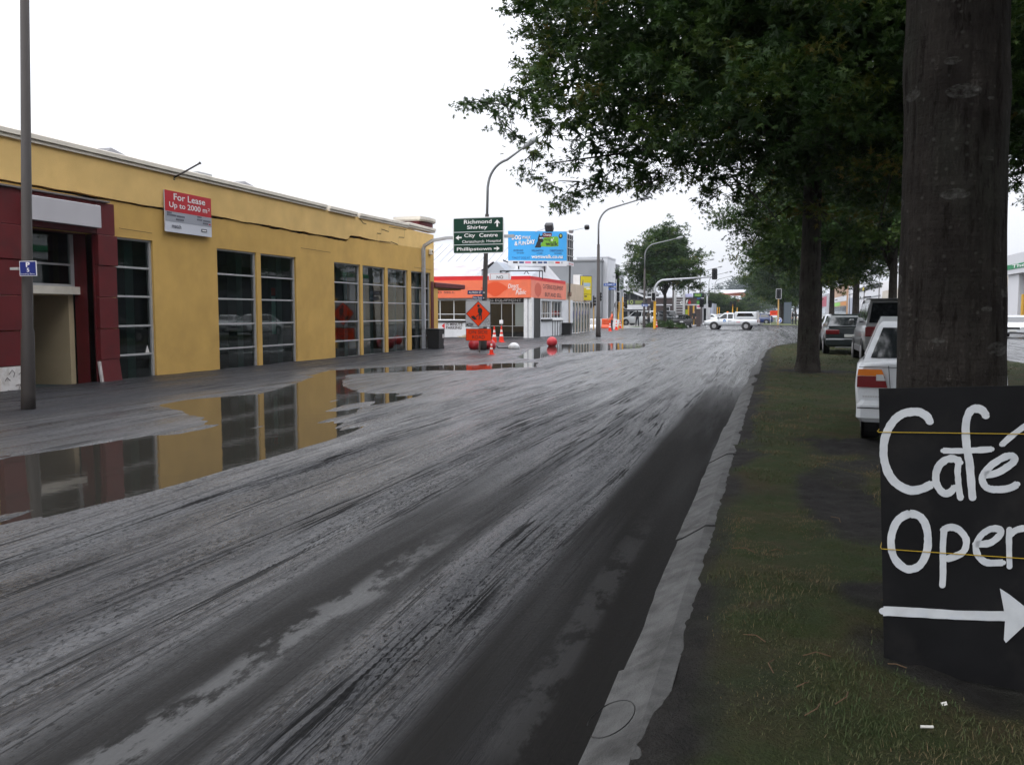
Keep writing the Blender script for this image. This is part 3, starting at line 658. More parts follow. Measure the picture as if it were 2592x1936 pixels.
# flat roof and roof lights behind
MB().box(WX - 12, WX - .32, Y0 + .2, Y1 - .2, 4.3, 4.5).build('roof', mat('roof_grey', (.16, .16, .165), .8, var=.2, vs=.6), yb_)
M_IRON = mat('roof_iron', (.10, .095, .10), .6, var=.2, vs=1)
for (px, py, L, hh) in ((281, 374, 1.9, .55), (619, 459, 1.6, .5)):
    c = QX(px, py, -16.4); mb = MB()
    mb.add([(-17.4, c.y - L, c.z - hh * 1.6), (-15.4, c.y - L, c.z - hh * 1.6), (-15.4, c.y + L, c.z - hh * 1.6), (-17.4, c.y + L, c.z - hh * 1.6), (-16.4, c.y, c.z), (-17.2, c.y, c.z)], [(0, 1, 4, 5), (1, 2, 4), (2, 3, 5, 4), (3, 0, 5), (0, 3, 2, 1)]); mb.build('roof_light', M_IRON, yb_)
c = QX(500, 437, -15.6); MB().bbox(c.x - .25, c.x + .25, c.y - .35, c.y + .35, 4.5, c.z, .03).build('roof_vent', M_ALU, yb_)
# maroon portal: stacked panels either side of the doorway
XP = WX + .13; rows = [-.05, .57, 1.255, 1.94, 2.63, 3.30, 4.0]
for side, (a, b) in (('R', (15.62, 16.17)), ('L', (12.98, 13.64))):
    for k in range(6):
        if side == 'R' and k == 0:
            M = Matrix.Translation((XP + .02, (a + b) / 2, .0)) @ Matrix.Rotation(R(-5), 4, 'Y') @ Matrix.Rotation(R(3), 4, 'X')
            MB().box(-.02, .02, -.25, .31, -.05, .58, M).build('loose_panel', M_REDP, yb_); MB().box(-.03, .018, -.31, -.25, -.05, .56, M).build('panel_edge', mat('panel_edge_white', (.55, .5, .48), .8, dirt=(.2, .18, .17), ds=8, damt=.6), yb_); continue
        if side == 'L' and k == 0:
            lo = MB().box(WX + .0, XP, a + .02, b - .06, rows[0], rows[1] - .006).build('exposed_panel', mat('bare_board', (.62, .59, .57), .85, var=.1, vs=4, dirt=(.3, .25, .2), ds=7, damt=.7), yb_)
            for pl in ([(13.2, .42), (13.27, .50), (13.33, .44), (13.30, .36)], [(13.16, .12), (13.26, .05), (13.40, .09), (13.46, .22), (13.34, .19)], [(13.1, .3), (13.15, .36), (13.22, .30)], [(13.42, .40), (13.5, .46), (13.53, .38)]):
                MB().tube([(XP + .004, p, z) for p, z in pl], .006, 4).build('scribble', mat('marker_dark', '#3a2a26', .9), yb_)
            continue
        w_ = .03 if k in (1, 4) else 0.0; pr = .012 if k in (2, 3) else (.03 if k in (4,) else .0)
        MB().bbox(WX - .5, XP + pr, a - (w_ if side == 'L' else 0), b + (w_ if side == 'R' else 0), rows[k] + .004, rows[k + 1] - .006, .008).build('panel', M_REDP, yb_)
MB().box(WX - .5, WX + .04, 15.60, 15.66, 0, 3.3).build('pillar_return', M_REDP, yb_); MB().box(WX - .5, WX + .04, 13.60, 13.66, 0, 3.3).build('pillar_return', M_REDP, yb_)
MB().bbox(WX - .5, XP - .005, 13.645, 15.615, 3.31, 3.994, .008).build('lintel', M_REDP, yb_)
MB().box(WX, XP + .06, 12.95, 15.98, 4.002, 4.035).build('flashing', mat('flashing_grey', (.16, .14, .14), .6), yb_)
sgn = MB().bbox(XP, XP + .13, 13.72, 15.63, 3.42, 3.90, .01).build('blank_sign', mat('blank_sign_grey', (.50, .48, .50), .6, var=.05, vs=2), yb_)
# doorway recess
xr_ = WX - .55
MB().box(xr_ - .5, xr_ + .2, 13.66, 15.60, 2.0, 2.165).build('door_head', M_CREAM, yb_)
fr = MB(); fr.box(xr_, xr_ + .06, 13.66, 15.60, 2.165, 2.22); fr.box(xr_, xr_ + .06, 15.5, 15.60, 2.22, 3.3); fr.box(xr_, xr_ + .06, 13.66, 13.74, 2.22, 3.3); w = fr.build('fanlight', M_ALU, yb_)
MB().box(xr_, xr_ + .05, 13.74, 15.5, 2.62, 2.66).build('rail', M_ALU, w)
for z0, z1 in ((2.22, 2.62), (2.66, 3.3)): MB().quad((xr_ + .02, 13.74, z0), (xr_ + .02, 15.5, z0), (xr_ + .02, 15.5, z1), (xr_ + .02, 13.74, z1)).build('pane', M_GLASS, w, fixn=False)
MB().box(xr_ - 1.3, xr_, 15.46, 15.60, 0, 2.0).box(xr_ - 1.3, xr_, 13.66, 13.8, 0, 2.0).box(xr_ - 1.3, xr_ + .02, 13.8, 15.46, 1.97, 2.0).build('porch_wall', mat('porch_cream', (.50, .40, .25), .9, var=.08, vs=2, bump=.2, bs=60), yb_)
d = MB(); xd = xr_ - 1.2; d.box(xd, xd + .06, 13.8, 15.46, 0, .1); d.box(xd, xd + .06, 15.36, 15.46, .1, 1.95); d.box(xd, xd + .06, 13.8, 13.9, .1, 1.95); d.box(xd, xd + .06, 13.9, 15.36, 1.88, 1.95); dr = d.build('door', M_ALU, yb_)
MB().quad((xd + .03, 13.9, .1), (xd + .03, 15.36, .1), (xd + .03, 15.36, 1.88), (xd + .03, 13.9, 1.88)).build('pane', M_GLASS, dr, fixn=False)
# canopy round the corner
MB().bbox(WX - 4, WX + .05, 35.55, 39.4, 2.72, 2.93, .02).build('canopy', M_REDP, yb_); MB().box(WX - 4, WX - .1, 35.6, 39.2, 2.66, 2.715).build('canopy_soffit', M_YEL, yb_)
MB().box(WX - .28, WX + .03, 35.13, 35.42, .02, 2.95).build('canopy_fin', M_REDP, yb_); MB().box(WX - .5, WX - .03, 35.55, 36.05, 0, 2.66).build('canopy_pier', M_YEL, yb_)

# things fixed to the wall
t = thing('security_camera', 'small cream wall camera box high on the yellow wall corner', 'camera', (WX, 35.0, 4.1)); MB().bbox(WX + .005, WX + .12, 34.9, 35.12, 4.08, 4.32, .02).build('housing', M_CREAM, t); MB().lathe([(.035, 0), (.035, .02)], n=10, M=Matrix.Translation((WX + .12, 35.03, 4.22)) @ Matrix.Rotation(R(90), 4, 'Y')).build('lens', M_DARK, t)
b0 = Vector((WX + .03, 18.31, 4.88)); b1 = QY(505, 414, 18.31)
t = thing('flag_pole', 'short dark pole slanting out from the parapet above the lease sign', 'pole', tuple(b0)); MB().tube([b0, b1], .022, 8).build('shaft', mat('pole_dark', '#2a2422', .6), t); MB().lathe([(.06, 0), (.06, .03)], n=10, M=Matrix.Translation(b0) @ Matrix.Rotation(R(60), 4, 'Y')).build('socket', mat('pole_dark', '#2a2422', .6), t); MB().lathe([(.035, 0), (.035, .03)], n=8, M=Matrix.Translation(b1) @ Matrix.Rotation(R(60), 4, 'Y')).build('finial', mat('pole_dark', '#2a2422', .6), t)
# lease board
fl = face_pX(17.90, 19.71, 3.565, 4.56, WX + .10)
t = thing('lease_sign', 'red and white lease board fixed over the crack in the yellow wall', 'sign', (WX + .1, 18.8, 3.56))
fl.rect('board', mat('sign_white', (.62, .63, .68), .5), t, 0, 1, 0, 1, -.025, .025); M_SRED = mat('sign_red', (.50, .012, .022), .4, var=.08, vs=1.5); M_SW = mat('sign_white_ink', (.80, .78, .78), .6); M_SK = mat('sign_dark_ink', (.03, .03, .05), .7); M_SG = mat('sign_grey', (.33, .34, .38), .5)
fl.rect('red_panel', M_SRED, t, .0, 1, .50, 1, .004); fl.rect('grey_panel', M_SG, t, 0, 1, .255, .497, .004)
fl.text('For Lease', M_SW, t, .18, .86, .79, .95, .008, .012); fl.text('Up to 2000 m', M_SW, t, .085, .90, .56, .735, .008, .012); fl.text('2', M_SW, t, .915, .965, .665, .735, .008)
fl.text('match', M_SK, t, .13, .32, .105, .205, .008, .01)
fl.rect('logo', M_SK, t, .76, .885, .105, .18, .008); fl.rect('logo_bar', M_SW, t, .775, .87, .125, .16, .011)
for a0, a1, b in ((.04, .13, .455), (.04, .22, .40), (.24, .42, .395), (.22, .40, .315), (.68, .77, .46), (.67, .79, .39), (.81, .97, .385), (.80, .91, .315)):
    q = a0
    while q < a1 - .012: fl.rect('fine_print', M_SK, t, q, q + .014, b - .012, b + .03, .008); q += .024
fl.rect('fine_print', M_SRED, t, .93, .975, .30, .335, .008)
MB().box(WX + lean(18.8, 4.5), WX + .075, 18.0, 18.06, 3.7, 4.5).box(WX, WX + .075, 19.5, 19.56, 3.7, 4.5).build('batten', M_ALU, t)
# ================================================================== CATERING SHOP ON THE NEXT CORNER
def z2(x, y): return (1100 + x / 5.821, 680 + y / 5.821)          # enlarged crop -> photo pixel
YO, XS = 51.0, -14.1
def oy(x, y): p = QY(*z2(x, y), YO); return p.x, p.z
def os_(x, y): p = QX(*z2(x, y), XS); return p.y, p.z
M_ORG = mat('orange_fascia', (.80, .17, .075), .65, var=.08, vs=1.2, dirt=(.62, .13, .07), ds=2, damt=.5)
M_ORG2 = mat('pale_orange_fascia', (.80, .24, .16), .7, var=.08, vs=1.2)  # paler orange, used on the fascia return
M_BLOB = mat('deep_orange', (.72, .075, .012), .6)
M_RED = mat('signal_red', (.62, .010, .012), .5, var=.08, vs=2)
M_WHT = mat('white_wall', (.64, .65, .67), .85, var=.05, vs=1.5, dirt=(.42, .42, .43), ds=1.2, damt=.45, bump=.2, bs=40)
M_BLK = mat('black_paint', (.012, .012, .012), .5)
M_WOODW = mat('white_joinery', (.68, .68, .68), .6, dirt=(.3, .3, .3), ds=6, damt=.4)
M_GDK = mat('dark_shop_glass', (.010, .011, .011), .04, spec=.6)
M_INK = mat('dark_ink', (.03, .012, .012), .7); M_WINK = mat('white_ink', (.82, .82, .80), .6)
cs = thing('catering_shop', 'low white corner shop with wide orange fascia and red parapet strip', 'building', (-20, 56, 0))
YE = 62.6; ZF0, ZF1, ZR = 2.52, 3.60, 3.86
# masonry
mb = MB(); fcw = face_nY(-27.0, -16.75, -.1, ZF0, YO); holed(mb, fcw, [(-26.6 + 27, -23.8 + 27, 1.15, 2.52), (-21.9 + 27, -18.2 + 27, 1.24, 2.53)], .15)
mb.box(-27, -16.75, YO + .16, YO + .2, 2.6, ZR - .05); mb.box(-14.5, -14.0, YO + .002, YO + .35, -.1, ZF0)
fcs = face_pX(53.3, YE, -.1, ZF0, XS); holed(mb, fcs, [(.25, 2.75, 1.32, 2.48), (2.95, 5.9, 1.36, 2.5)], .12)
mb.box(-27, XS - .2, YE - .2, YE - .01, -.1, ZR - .2); mb.build('wall', M_WHT, cs, fixn=False)
MB().box(-26, -14.6, YO + 1.8, YE - .3, .0, 2.6).build('interior', M_INT, cs)
# recessed entrance with posts
MB().box(-14.3, XS - .004, 51.4, 53.3, -.1, ZF0).build('dark_return', M_BLK, cs)
for a, b in ((-14.52, -14.28), (-14.2, -13.98)): MB().bbox(a, b, YO - .09, YO + .02, 0, ZF0, .012).build('post', M_WOODW, cs)
sf = MB(); x0, x1 = -16.75, -14.5
for q in (x0, -16.0, -15.3, x1 - .05): sf.box(q, q + .05, YO + .05, YO + .11, .12, 2.46)
sf.box(x0, x1, YO + .05, YO + .11, 2.16, 2.21); sf.box(x0, x1, YO + .05, YO + .11, .06, .13); sf.box(x0, x1, YO + .055, YO + .105, .78, .81); shf = sf.build('shopfront', mat('steel_frame', (.33, .33, .33), .5, metal=.3), cs)
for a, b in ((x0 + .05, -16.0), (-15.95, -15.3), (-15.25, x1 - .05)): MB().quad((a, YO + .08, .13), (b, YO + .08, .13), (b, YO + .08, 2.16), (a, YO + .08, 2.16)).build('pane', M_GDK, shf, fixn=False)
MB().box(-15.1, x1 - .06, YO + .06, YO + .078, .82, 2.15).build('pale_blind', mat('pale_blind', (.17, .185, .165), .7), shf)
MB().bbox(x0 - .1, x1 + .3, YO - .35, YO + .05, -.05, .07, .02).build('door_step', mat('concrete_step', (.35, .35, .34), .9), cs)
fh = face_nY(x0, x1, 2.21, 2.50, YO + .10); fh.rect('head_panel', M_BLK, cs, 0, 1, 0, 1, .0, .01); fh.text('CATERING EQUIPMENT', M_WINK, cs, -.55, .90, .22, .84, .016, .004)
wh = MB().bbox(-16.1, -15.86, YO - .02, YO + .04, .92, 1.16, .02).build('door_sign', mat('sign_white_ink', (.8, .78, .78), .6), cs)
# left windows
for a, b in ((-21.9, -18.2), (-26.6, -23.8)):
    fr = MB(); yq = YO + .08; fr.box(a, b, yq, yq + .05, 1.14, 1.2); fr.box(a, b, yq, yq + .05, 2.37, 2.42)
    for q in np.arange(a, b - .04, .925): fr.box(q, q + .05, yq, yq + .05, 1.2, 2.37)
    fr.box(b - .05, b, yq, yq + .05, 1.2, 2.37); fr.box(a, b, yq + .004, yq + .046, 1.50, 1.54); w = fr.build('window', M_WOODW, cs)
    for q in np.arange(a, b - .3, .925):
        for s0_, s1_ in ((1.2, 1.5), (1.54, 2.37)): MB().quad((q + .05, yq + .03, s0_), (min(q + .925, b - .05), yq + .03, s0_), (min(q + .925, b - .05), yq + .03, s1_), (q + .05, yq + .03, s1_)).build('pane', M_GDK, w, fixn=False)
    MB().bbox(a - .05, b + .02, YO - .07, YO + .08, 1.02, 1.13, .015).build('sill', M_BLK, w)
# side windows
for a, b, rails in ((53.55, 56.05, 5), (56.25, 59.2, 4)):
    fr = MB(); xq = XS - .08; fr.box(xq - .05, xq, a, b, 1.22, 1.28); fr.box(xq - .05, xq, a, b, 2.34, 2.4); fr.box(xq - .046, xq - .004, a, b, 1.55, 1.59)
    for q in np.linspace(a, b - .05, rails): fr.box(xq - .05, xq, q, q + .05, 1.28, 2.34)
    w = fr.build('window', M_WOODW, cs); MB().quad((xq - .03, a, 1.28), (xq - .03, b, 1.28), (xq - .03, b, 2.34), (xq - .03, a, 2.34)).build('pane', M_GDK, w, fixn=False)
    MB().bbox(XS - .05, XS + .10, a - .1, b + .05, 1.08, 1.2, .015).build('sill', M_BLK if a < 55 else M_WOODW, w)
MB().box(XS - .3, XS - .15, 54.0, 54.4, 1.3, 1.95).build('red_display', M_RED, cs)
for q in np.linspace(56.4, 59.2, 5): MB().box(XS + .004, XS + .02, q, q + .10, .03, 1.07).build('black_batten', M_BLK, cs)
# fascia and parapet
MB().box(-27, XS + .03, YO - .16, YO - .01, ZF0, ZF1).build('fascia', M_ORG, cs); MB().box(XS - .12, XS + .03, YO - .009, YE - 2.3, ZF0 - .003, ZF1 - .003).build('fascia_return', M_ORG2, cs)
xl, zl = oy(810, 120); xr2, _z = oy(1130, 185)
MB().box(-27, xl - .02, YO - .13, YO + .05, ZF1, ZR).box(xr2 + .02, XS + .0, YO - .13, YO + .05, ZF1, ZR - .03).box(XS - .12, XS + .0, YO + .05, YE - 2.4, ZF1, ZR - .035).build('parapet_strip', M_RED, cs)
nf = face_nY(xl, xr2, ZF1 + .01, ZF1 + .42, YO - .14); nf.rect('no_sign', M_WHT, cs, 0, 1, 0, 1, -.03, .03); nf.rect('no_sign_border', mat('thin_red_line', (.4, .03, .03), .6), cs, .06, .94, .12, .90, .003); nf.rect('no_sign_field', M_WHT, cs, .08, .92, .10, .86, .006); nf.text('NO', M_INK, cs, .36, .66, .16, .62, .010, .02)
ff = face_nY(-21.0, XS + .03, ZF0, ZF1, YO - .16)
def fu(x): return (oy(x, 300)[0] + 21.0) / (XS + .03 + 21.0)
def fv(y): return (oy(700, y)[1] - ZF0) / (ZF1 - ZF0)
ff.text('CATERING EQUIPMENT', M_INK, cs, -.22, fu(410), fv(300), fv(247), .006, .0); ff.text('BUY AND SELL', M_INK, cs, -.07, fu(315), fv(362), fv(335), .006, .01)
pts = [(690, 290), (720, 265), (780, 240), (830, 215), (880, 197), (940, 197), (990, 220), (1040, 250), (1070, 270), (1090, 292), (1070, 318), (1030, 335), (1000, 365), (960, 395), (920, 413), (870, 405), (830, 375), (780, 345), (730, 320)]
ff.poly('orange_blob', M_BLOB, cs, [(fu(a), fv(b)) for a, b in pts][::-1], .004)
ff.text('Direct', M_WINK, cs, fu(1093), fu(1250), fv(292), fv(228), .007, .005, .3, rot=.06); ff.text('to the', M_WINK, cs, fu(1162), fu(1290), fv(325), fv(283), .007, .005, .3); ff.text('Public', M_WINK, cs, fu(1205), fu(1362), fv(385), fv(322), .007, .005, .3, rot=.05)
fs_ = face_pX(YO - .1, YE - 2.3, ZF0, ZF1, XS + .03)
def su(x): return (os_(x, 300)[0] - (YO - .1)) / fs_.w
fs_.poly('orange_blob', mat('dull_orange', (.62, .11, .06), .6), cs, [(a, b) for a, b in ell((su(1465) + su(1568)) / 2, .48, (su(1568) - su(1465)) / 2, .40, 14)], .004); fs_.poly('orange_point', mat('dull_orange', (.62, .11, .06), .6), cs, [(su(1515) - .01, .05), (su(1515) + .02, .05), (su(1515) + .004, .97)], .005)
fs_.text('CATERING EQUIPMENT', M_INK, cs, su(1590), su(1885), .53, .84, .006, .0); fs_.text('BUY AND SELL', M_INK, cs, su(1620), su(1862), .12, .36, .006, .004)
# wall writing
wf = face_nY(-21.0, -18.0, 0, 1.1, YO)
MB().add([(oy(105, 843)[0], YO - .004, oy(105, 843)[1]), (oy(150, 800)[0], YO - .004, oy(105, 800)[1]), (oy(150, 890)[0], YO - .004, oy(105, 890)[1])], [(0, 2, 1)]).build('red_arrow', M_RED, cs, fixn=False)
for s, a0, a1, b0, b1 in (('15 MINUTE', 168, 412, 843, 798), ('PARKING', 168, 398, 892, 848)):
    wf.text(s, M_INK, cs, (oy(a0, 850)[0] + 21) / 3, (oy(a1, 850)[0] + 21) / 3, oy(250, b0)[1] / 1.1, oy(250, b1)[1] / 1.1, .004, .03)
# iron roofs behind, laid in sheets
M_ROOF = mat('white_iron', (.40, .41, .43), .45, metal=.1, var=.06, vs=1, dirt=(.30, .28, .29), ds=.6, damt=.6); M_ROOF2 = mat('weathered_iron', (.36, .345, .36), .55, var=.1, vs=1.5, dirt=(.22, .14, .12), ds=.7, damt=.7)
rf = MB().quad((-30, 58.0, 4.6), (-17.6, 58.0, 4.6), (-19.0, 63.5, 6.9), (-30, 63.5, 6.9)).build('back_roof', M_ROOF, cs, fixn=False)
for k, q in enumerate(np.arange(-29.6, -17.2, .62)):
    d = 0 if q < -19.2 else (q + 19.2) * 1.0
    top = min(1.0, max(.05, (-17.6 - q) / 1.4)); MB().box(0, .03, 0, 5.9 * top, 0, .03, Matrix.Translation((q, 58.0, 4.61)) @ Matrix.Rotation(math.atan2(2.3, 5.5), 4, 'X')).build('seam', M_ROOF, rf)
MB().quad((-27, YO + .2, 3.72), (-18.1, YO + .2, 3.72), (-18.1, 56.0, 5.05), (-27, 56.0, 5.05)).quad((-27, 56.0, 5.05), (-18.1, 56.0, 5.05), (-18.1, 58.2, 4.55), (-27, 58.2, 4.55)).build('front_roof', M_ROOF2, cs, fixn=False)
g0 = QY(*(1060 + 850 / 4.348, 520 + 615 / 4.348), 54.2); gl = QY(*(1060 + 755 / 4.348, 520 + 705 / 4.348), 54.2); gr = QY(*(1060 + 955 / 4.348, 520 + 718 / 4.348), 54.2)
MB().quad(gl, Vector((gl.x, 54.2, 3.7)), Vector((gr.x, 54.2, 3.7)), gr, g0).build('gable_end', mat('grey_board', (.36, .38, .41), .7), cs, fixn=False)
MB().quad(g0, gr, gr + Vector((0, 4, 0)), g0 + Vector((0, 4, 0))).quad(g0, g0 + Vector((0, 4, 0)), gl + Vector((0, 4, 0)), gl).build('gable_roof', M_ROOF, cs, fixn=False)
MB().quad((-17.9, YO + .2, 3.7), (XS - .2, YO + .2, 3.7), (-15.6, 60.5, 5.1), (-17.9, 60.5, 5.1)).quad((XS - .2, YO + .2, 3.7), (XS - .2, 60.5, 3.65), (-15.6, 60.5, 5.1)).build('lean_roof', M_ROOF, cs, fixn=False)
c = QY(1345, 678, 58); MB().tube([(c.x - 1.0, 58.6, c.z + .05), (c.x + .9, 58.2, c.z + .05)], .28, 10).build('roof_duct', M_ROOF, cs)
# black steel truss standing on the roof
tr = thing('roof_truss', 'black steel lattice frame standing on the catering shop roof', 'frame', (-16, 53.5, 3.7))
def s3(x, y): return (1060 + x / 4.348, 520 + y / 4.348)
yt = 53.6; A = QY(*s3(895, 722), yt); B = QY(*s3(1362, 720), yt); A2 = Vector((A.x, yt, 3.72)); B2 = Vector((B.x, yt, 3.72)); M_STL = mat('black_steel', (.022, .022, .024), .55)
MB().tube([A, B], .045, 6).build('top_chord', M_STL, tr)
MB().tube([A2, A], .03, 5).build('post', M_STL, tr); MB().tube([B2, B], .03, 5).build('post', M_STL, tr); MB().tube([B2 + Vector((-.2, 0, 0)), B + Vector((-.2, 0, 0))], .03, 5).build('post', M_STL, tr)
mx_ = A.lerp(B, .62)
for p, q in ((A, A.lerp(B, .28) - Vector((0, 0, .62))), (A + Vector((.1, 0, -.3)), A.lerp(B, .2)), (mx_, A.lerp(B, .46) - Vector((0, 0, .62))), (mx_, A.lerp(B, .82) - Vector((0, 0, .62))), (A2 + Vector((.25, 0, 0)), A)): MB().tube([p, q], .025, 5).build('brace', M_STL, tr)
# billboard
def s8(x, y): return (1270 + x / 10.53, 560 + y / 10.53)
bl, br_ = QY(*s8(170, 262), 56.5), QY(*s8(1735, 320), 58.0); z0b, z1b = QY(*s8(170, 1190), 56.5).z, bl.z
u = Vector((br_.x - bl.x, 1.5, 0)); bbf = Face((bl.x, 56.5, z0b), u, (0, 0, 1), u.length, z1b - z0b)
bb = thing('billboard', 'blue dog walk billboard with a white sponsor strip above the catering shop roof', 'billboard', (bl.x + 2, 57.2, 3.7))
M_BLUE = mat('poster_blue', (.045, .36, .76), .5, var=.04, vs=.8)
bbf.rect('panel', M_WHT, bb, 0, 1, 0, 1, -.12, .12); bbf.rect('poster', M_BLUE, bb, .0, 1, .155, 1, .006)
def bu(x): return (x - 170) / 1565
def bv(y, x=900): return 1 - (y - (262 + (x - 170) * .037)) / (925 - (x - 170) * .031)
NAVY = mat('navy_ink', (.015, .04, .15), .6); GRN = mat('lime_ink', (.16, .40, .02), .6); MAR = mat('maroon_ink', (.10, .005, .01), .6); PNK = mat('pink_ink', (.62, .12, .24), .6)
def bt(s, m, x0, x1, y1, y0, **k): xm = (x0 + x1) / 2; bbf.text(s, m, bb, bu(x0), bu(x1), bv(y1, xm), bv(y0, xm), k.pop('d', .012), **k)
for dx, m, d in ((8, NAVY, .010), (0, M_WINK, .014)):
    bt('DOG', m, 270 + dx, 510 + dx, 500 + dx, 380 + dx, bold=.03, d=d); bt('WALK', m, 530 + dx, 770 + dx, 485 + dx, 405 + dx, bold=.01, d=d); bt('&', m, 340 + dx, 425 + dx, 655 + dx, 545 + dx, bold=.02, d=d); bt('FUN', m, 450 + dx, 645 + dx, 640 + dx, 540 + dx, bold=.02, d=d); bt('DAY', m, 670 + dx, 885 + dx, 625 + dx, 505 + dx, bold=.04, rot=.05, d=d)
    bt('wagnwalk.co.nz', m, 790 + dx, 1640 + dx, 1025 + dx, 905 + dx, bold=.02, d=d)
bt('AUCKLAND', NAVY, 308, 572, 808, 755, bold=.02); bt('WELLINGTON', NAVY, 790, 1105, 820, 768, bold=.02); bt('CHRISTCHURCH', NAVY, 1280, 1640, 828, 775, bold=.02); bt('SEPTEMBER', M_INK, 400, 600, 870, 835); bt('OCTOBER', M_INK, 930, 1085, 885, 848); bt('DECEMBER', M_INK, 1400, 1600, 890, 855)
bt("TAKE IT DOG AT", NAVY, 275, 750, 1008, 950)
P_ = lambda pts: [(bu(a), bv(b, a)) for a, b in pts]
bbf.poly('green_shape', GRN, bb, P_([(1040, 690), (1040, 620), (1080, 560), (1110, 470), (1300, 440), (1480, 440), (1515, 490), (1515, 690), (1300, 705)]), .008)
bbf.poly('dog_shape', M_BLK, bb, P_([(885, 715), (880, 690), (905, 660), (925, 600), (955, 540), (965, 450), (985, 400), (1000, 348), (1018, 410), (1050, 415), (1090, 385), (1085, 450), (1090, 500), (1118, 540), (1095, 575), (1040, 590), (1035, 650), (1050, 690), (1040, 715)]), .010)
for ex in (1022, 1068): bbf.poly('dog_eye', M_WINK, bb, P_([(ex + 16 * math.cos(t), 470 + 18 * math.sin(t)) for t in np.linspace(0, 6.28, 10)[:-1]]), .014)
bbf.poly('maroon_plate', MAR, bb, P_([(1090, 455), (1085, 335), (1330, 340), (1335, 400), (1320, 440), (1280, 465)]), .011); bt('Champ', M_WINK, 1110, 1310, 440, 362, d=.015, shear=.2)
bt('wag', M_BLK, 1125, 1310, 570, 490, d=.012); bt("n'", M_WINK, 1310, 1385, 555, 470, d=.013, bold=.02); bt('walk', M_BLK, 1165, 1505, 680, 560, d=.013, bold=.02)
bbf.poly('round_badge', M_BLK, bb, P_([(1570 + 54 * math.cos(t), 432 + 64 * math.sin(t)) for t in np.linspace(0, 6.28, 18)[:-1]]), .008); bbf.poly('badge_centre', mat('mustard_ink', (.5, .45, .06), .6), bb, P_([(1570 + 26 * math.cos(t), 425 + 34 * math.sin(t)) for t in np.linspace(0, 6.28, 12)[:-1]]), .012)
for a0, a1, m in ((300, 425, M_INK), (465, 590, NAVY), (622, 778, PNK), (820, 920, M_BLK), (962, 1082, NAVY), (1115, 1208, NAVY), (1245, 1390, mat('pale_ink', (.45, .5, .5), .6)), (1430, 1550, M_RED), (1585, 1630, M_SG)): bbf.rect('sponsor_mark', m, bb, bu(a0), bu(a1), .075, .125, .006)
for q in (.18, .62): MB().tube([bbf.p(q, 0, -.1), Vector((bbf.p(q, 0)[0], bbf.p(q, 0)[1] + .1, 4.2))], .05, 6).build('leg', M_STL, bb)
for q in (.06, .5, .94): MB().tube([bbf.p(q, .98, -.22), bbf.p(q, .02, -.22)], .05, 6).build('rear_post', M_ALU, bb)
for k, (a, b, ta, tb) in enumerate(((900, 275, 1265, 165), (1745, 320, 1850, 260), (1740, 310, 2270, 165))):
    p0 = bbf.p(min(bu(a), .99), .985); p1 = QY(*s8(ta, tb), 55.2 if k != 1 else 57.4); a_ = MB().tube([p0, p1], .022, 6).build('lamp_arm', M_ALU, bb); d_ = Matrix.Translation(p1) @ Matrix.Rotation(R(35), 4, 'X')
    sz = .26 if k == 0 else .15; MB().bbox(-sz, sz, -sz * .7, sz * .7, -sz, sz, .04, d_).build('flood_lamp', M_STL if k != 1 else M_ALU, a_)
for q in (.88, .10):
    p = bbf.p(0, q, -.05); e = QY(*s8(30, 430 if q > .5 else 1035), 56.4); MB().tube([p, e], .05, 5).build('side_bracket', M_STL, bb)
# rear-facing neighbour panel seen beside it
pf = QY(*s8(1740, 330), 60.2); pe = QY(*s8(1905, 320), 62.0); pb_ = QY(*s8(1740, 1170), 60.2)
t = thing('billboard', 'grey steel back of a second billboard with a white base strip, beside the blue one', 'billboard', (pf.x, 61, 3.7)); uu = Vector((pe.x - pf.x, 1.8, 0)); bf2 = Face((pf.x, 60.2, pb_.z), uu, (0, 0, 1), uu.length, pf.z - pb_.z)
bf2.rect('panel', mat('back_panel_grey', (.30, .30, .31), .6, metal=.2), t, 0, 1, .13, 1, -.1, .1); bf2.rect('base_strip', M_WHT, t, 0, 1.0, 0, .12, -.1, .16); bf2.text('wise', M_RED, t, .15, .9, .03, .09, .07)
for q in (.2, .5, .8): bf2.rect('upright', M_STL, t, q - .04, q + .04, .14, .98, .0, .05)
for q in (.3, .55, .82): bf2.rect('cross_rail', M_ALU, t, 0, 1, q - .012, q + .012, .05, .03)
MB().tube([bf2.p(.5, 0), Vector((bf2.p(.5, 0)[0], 61, 3.0))], .07, 6).build('leg', M_STL, t)

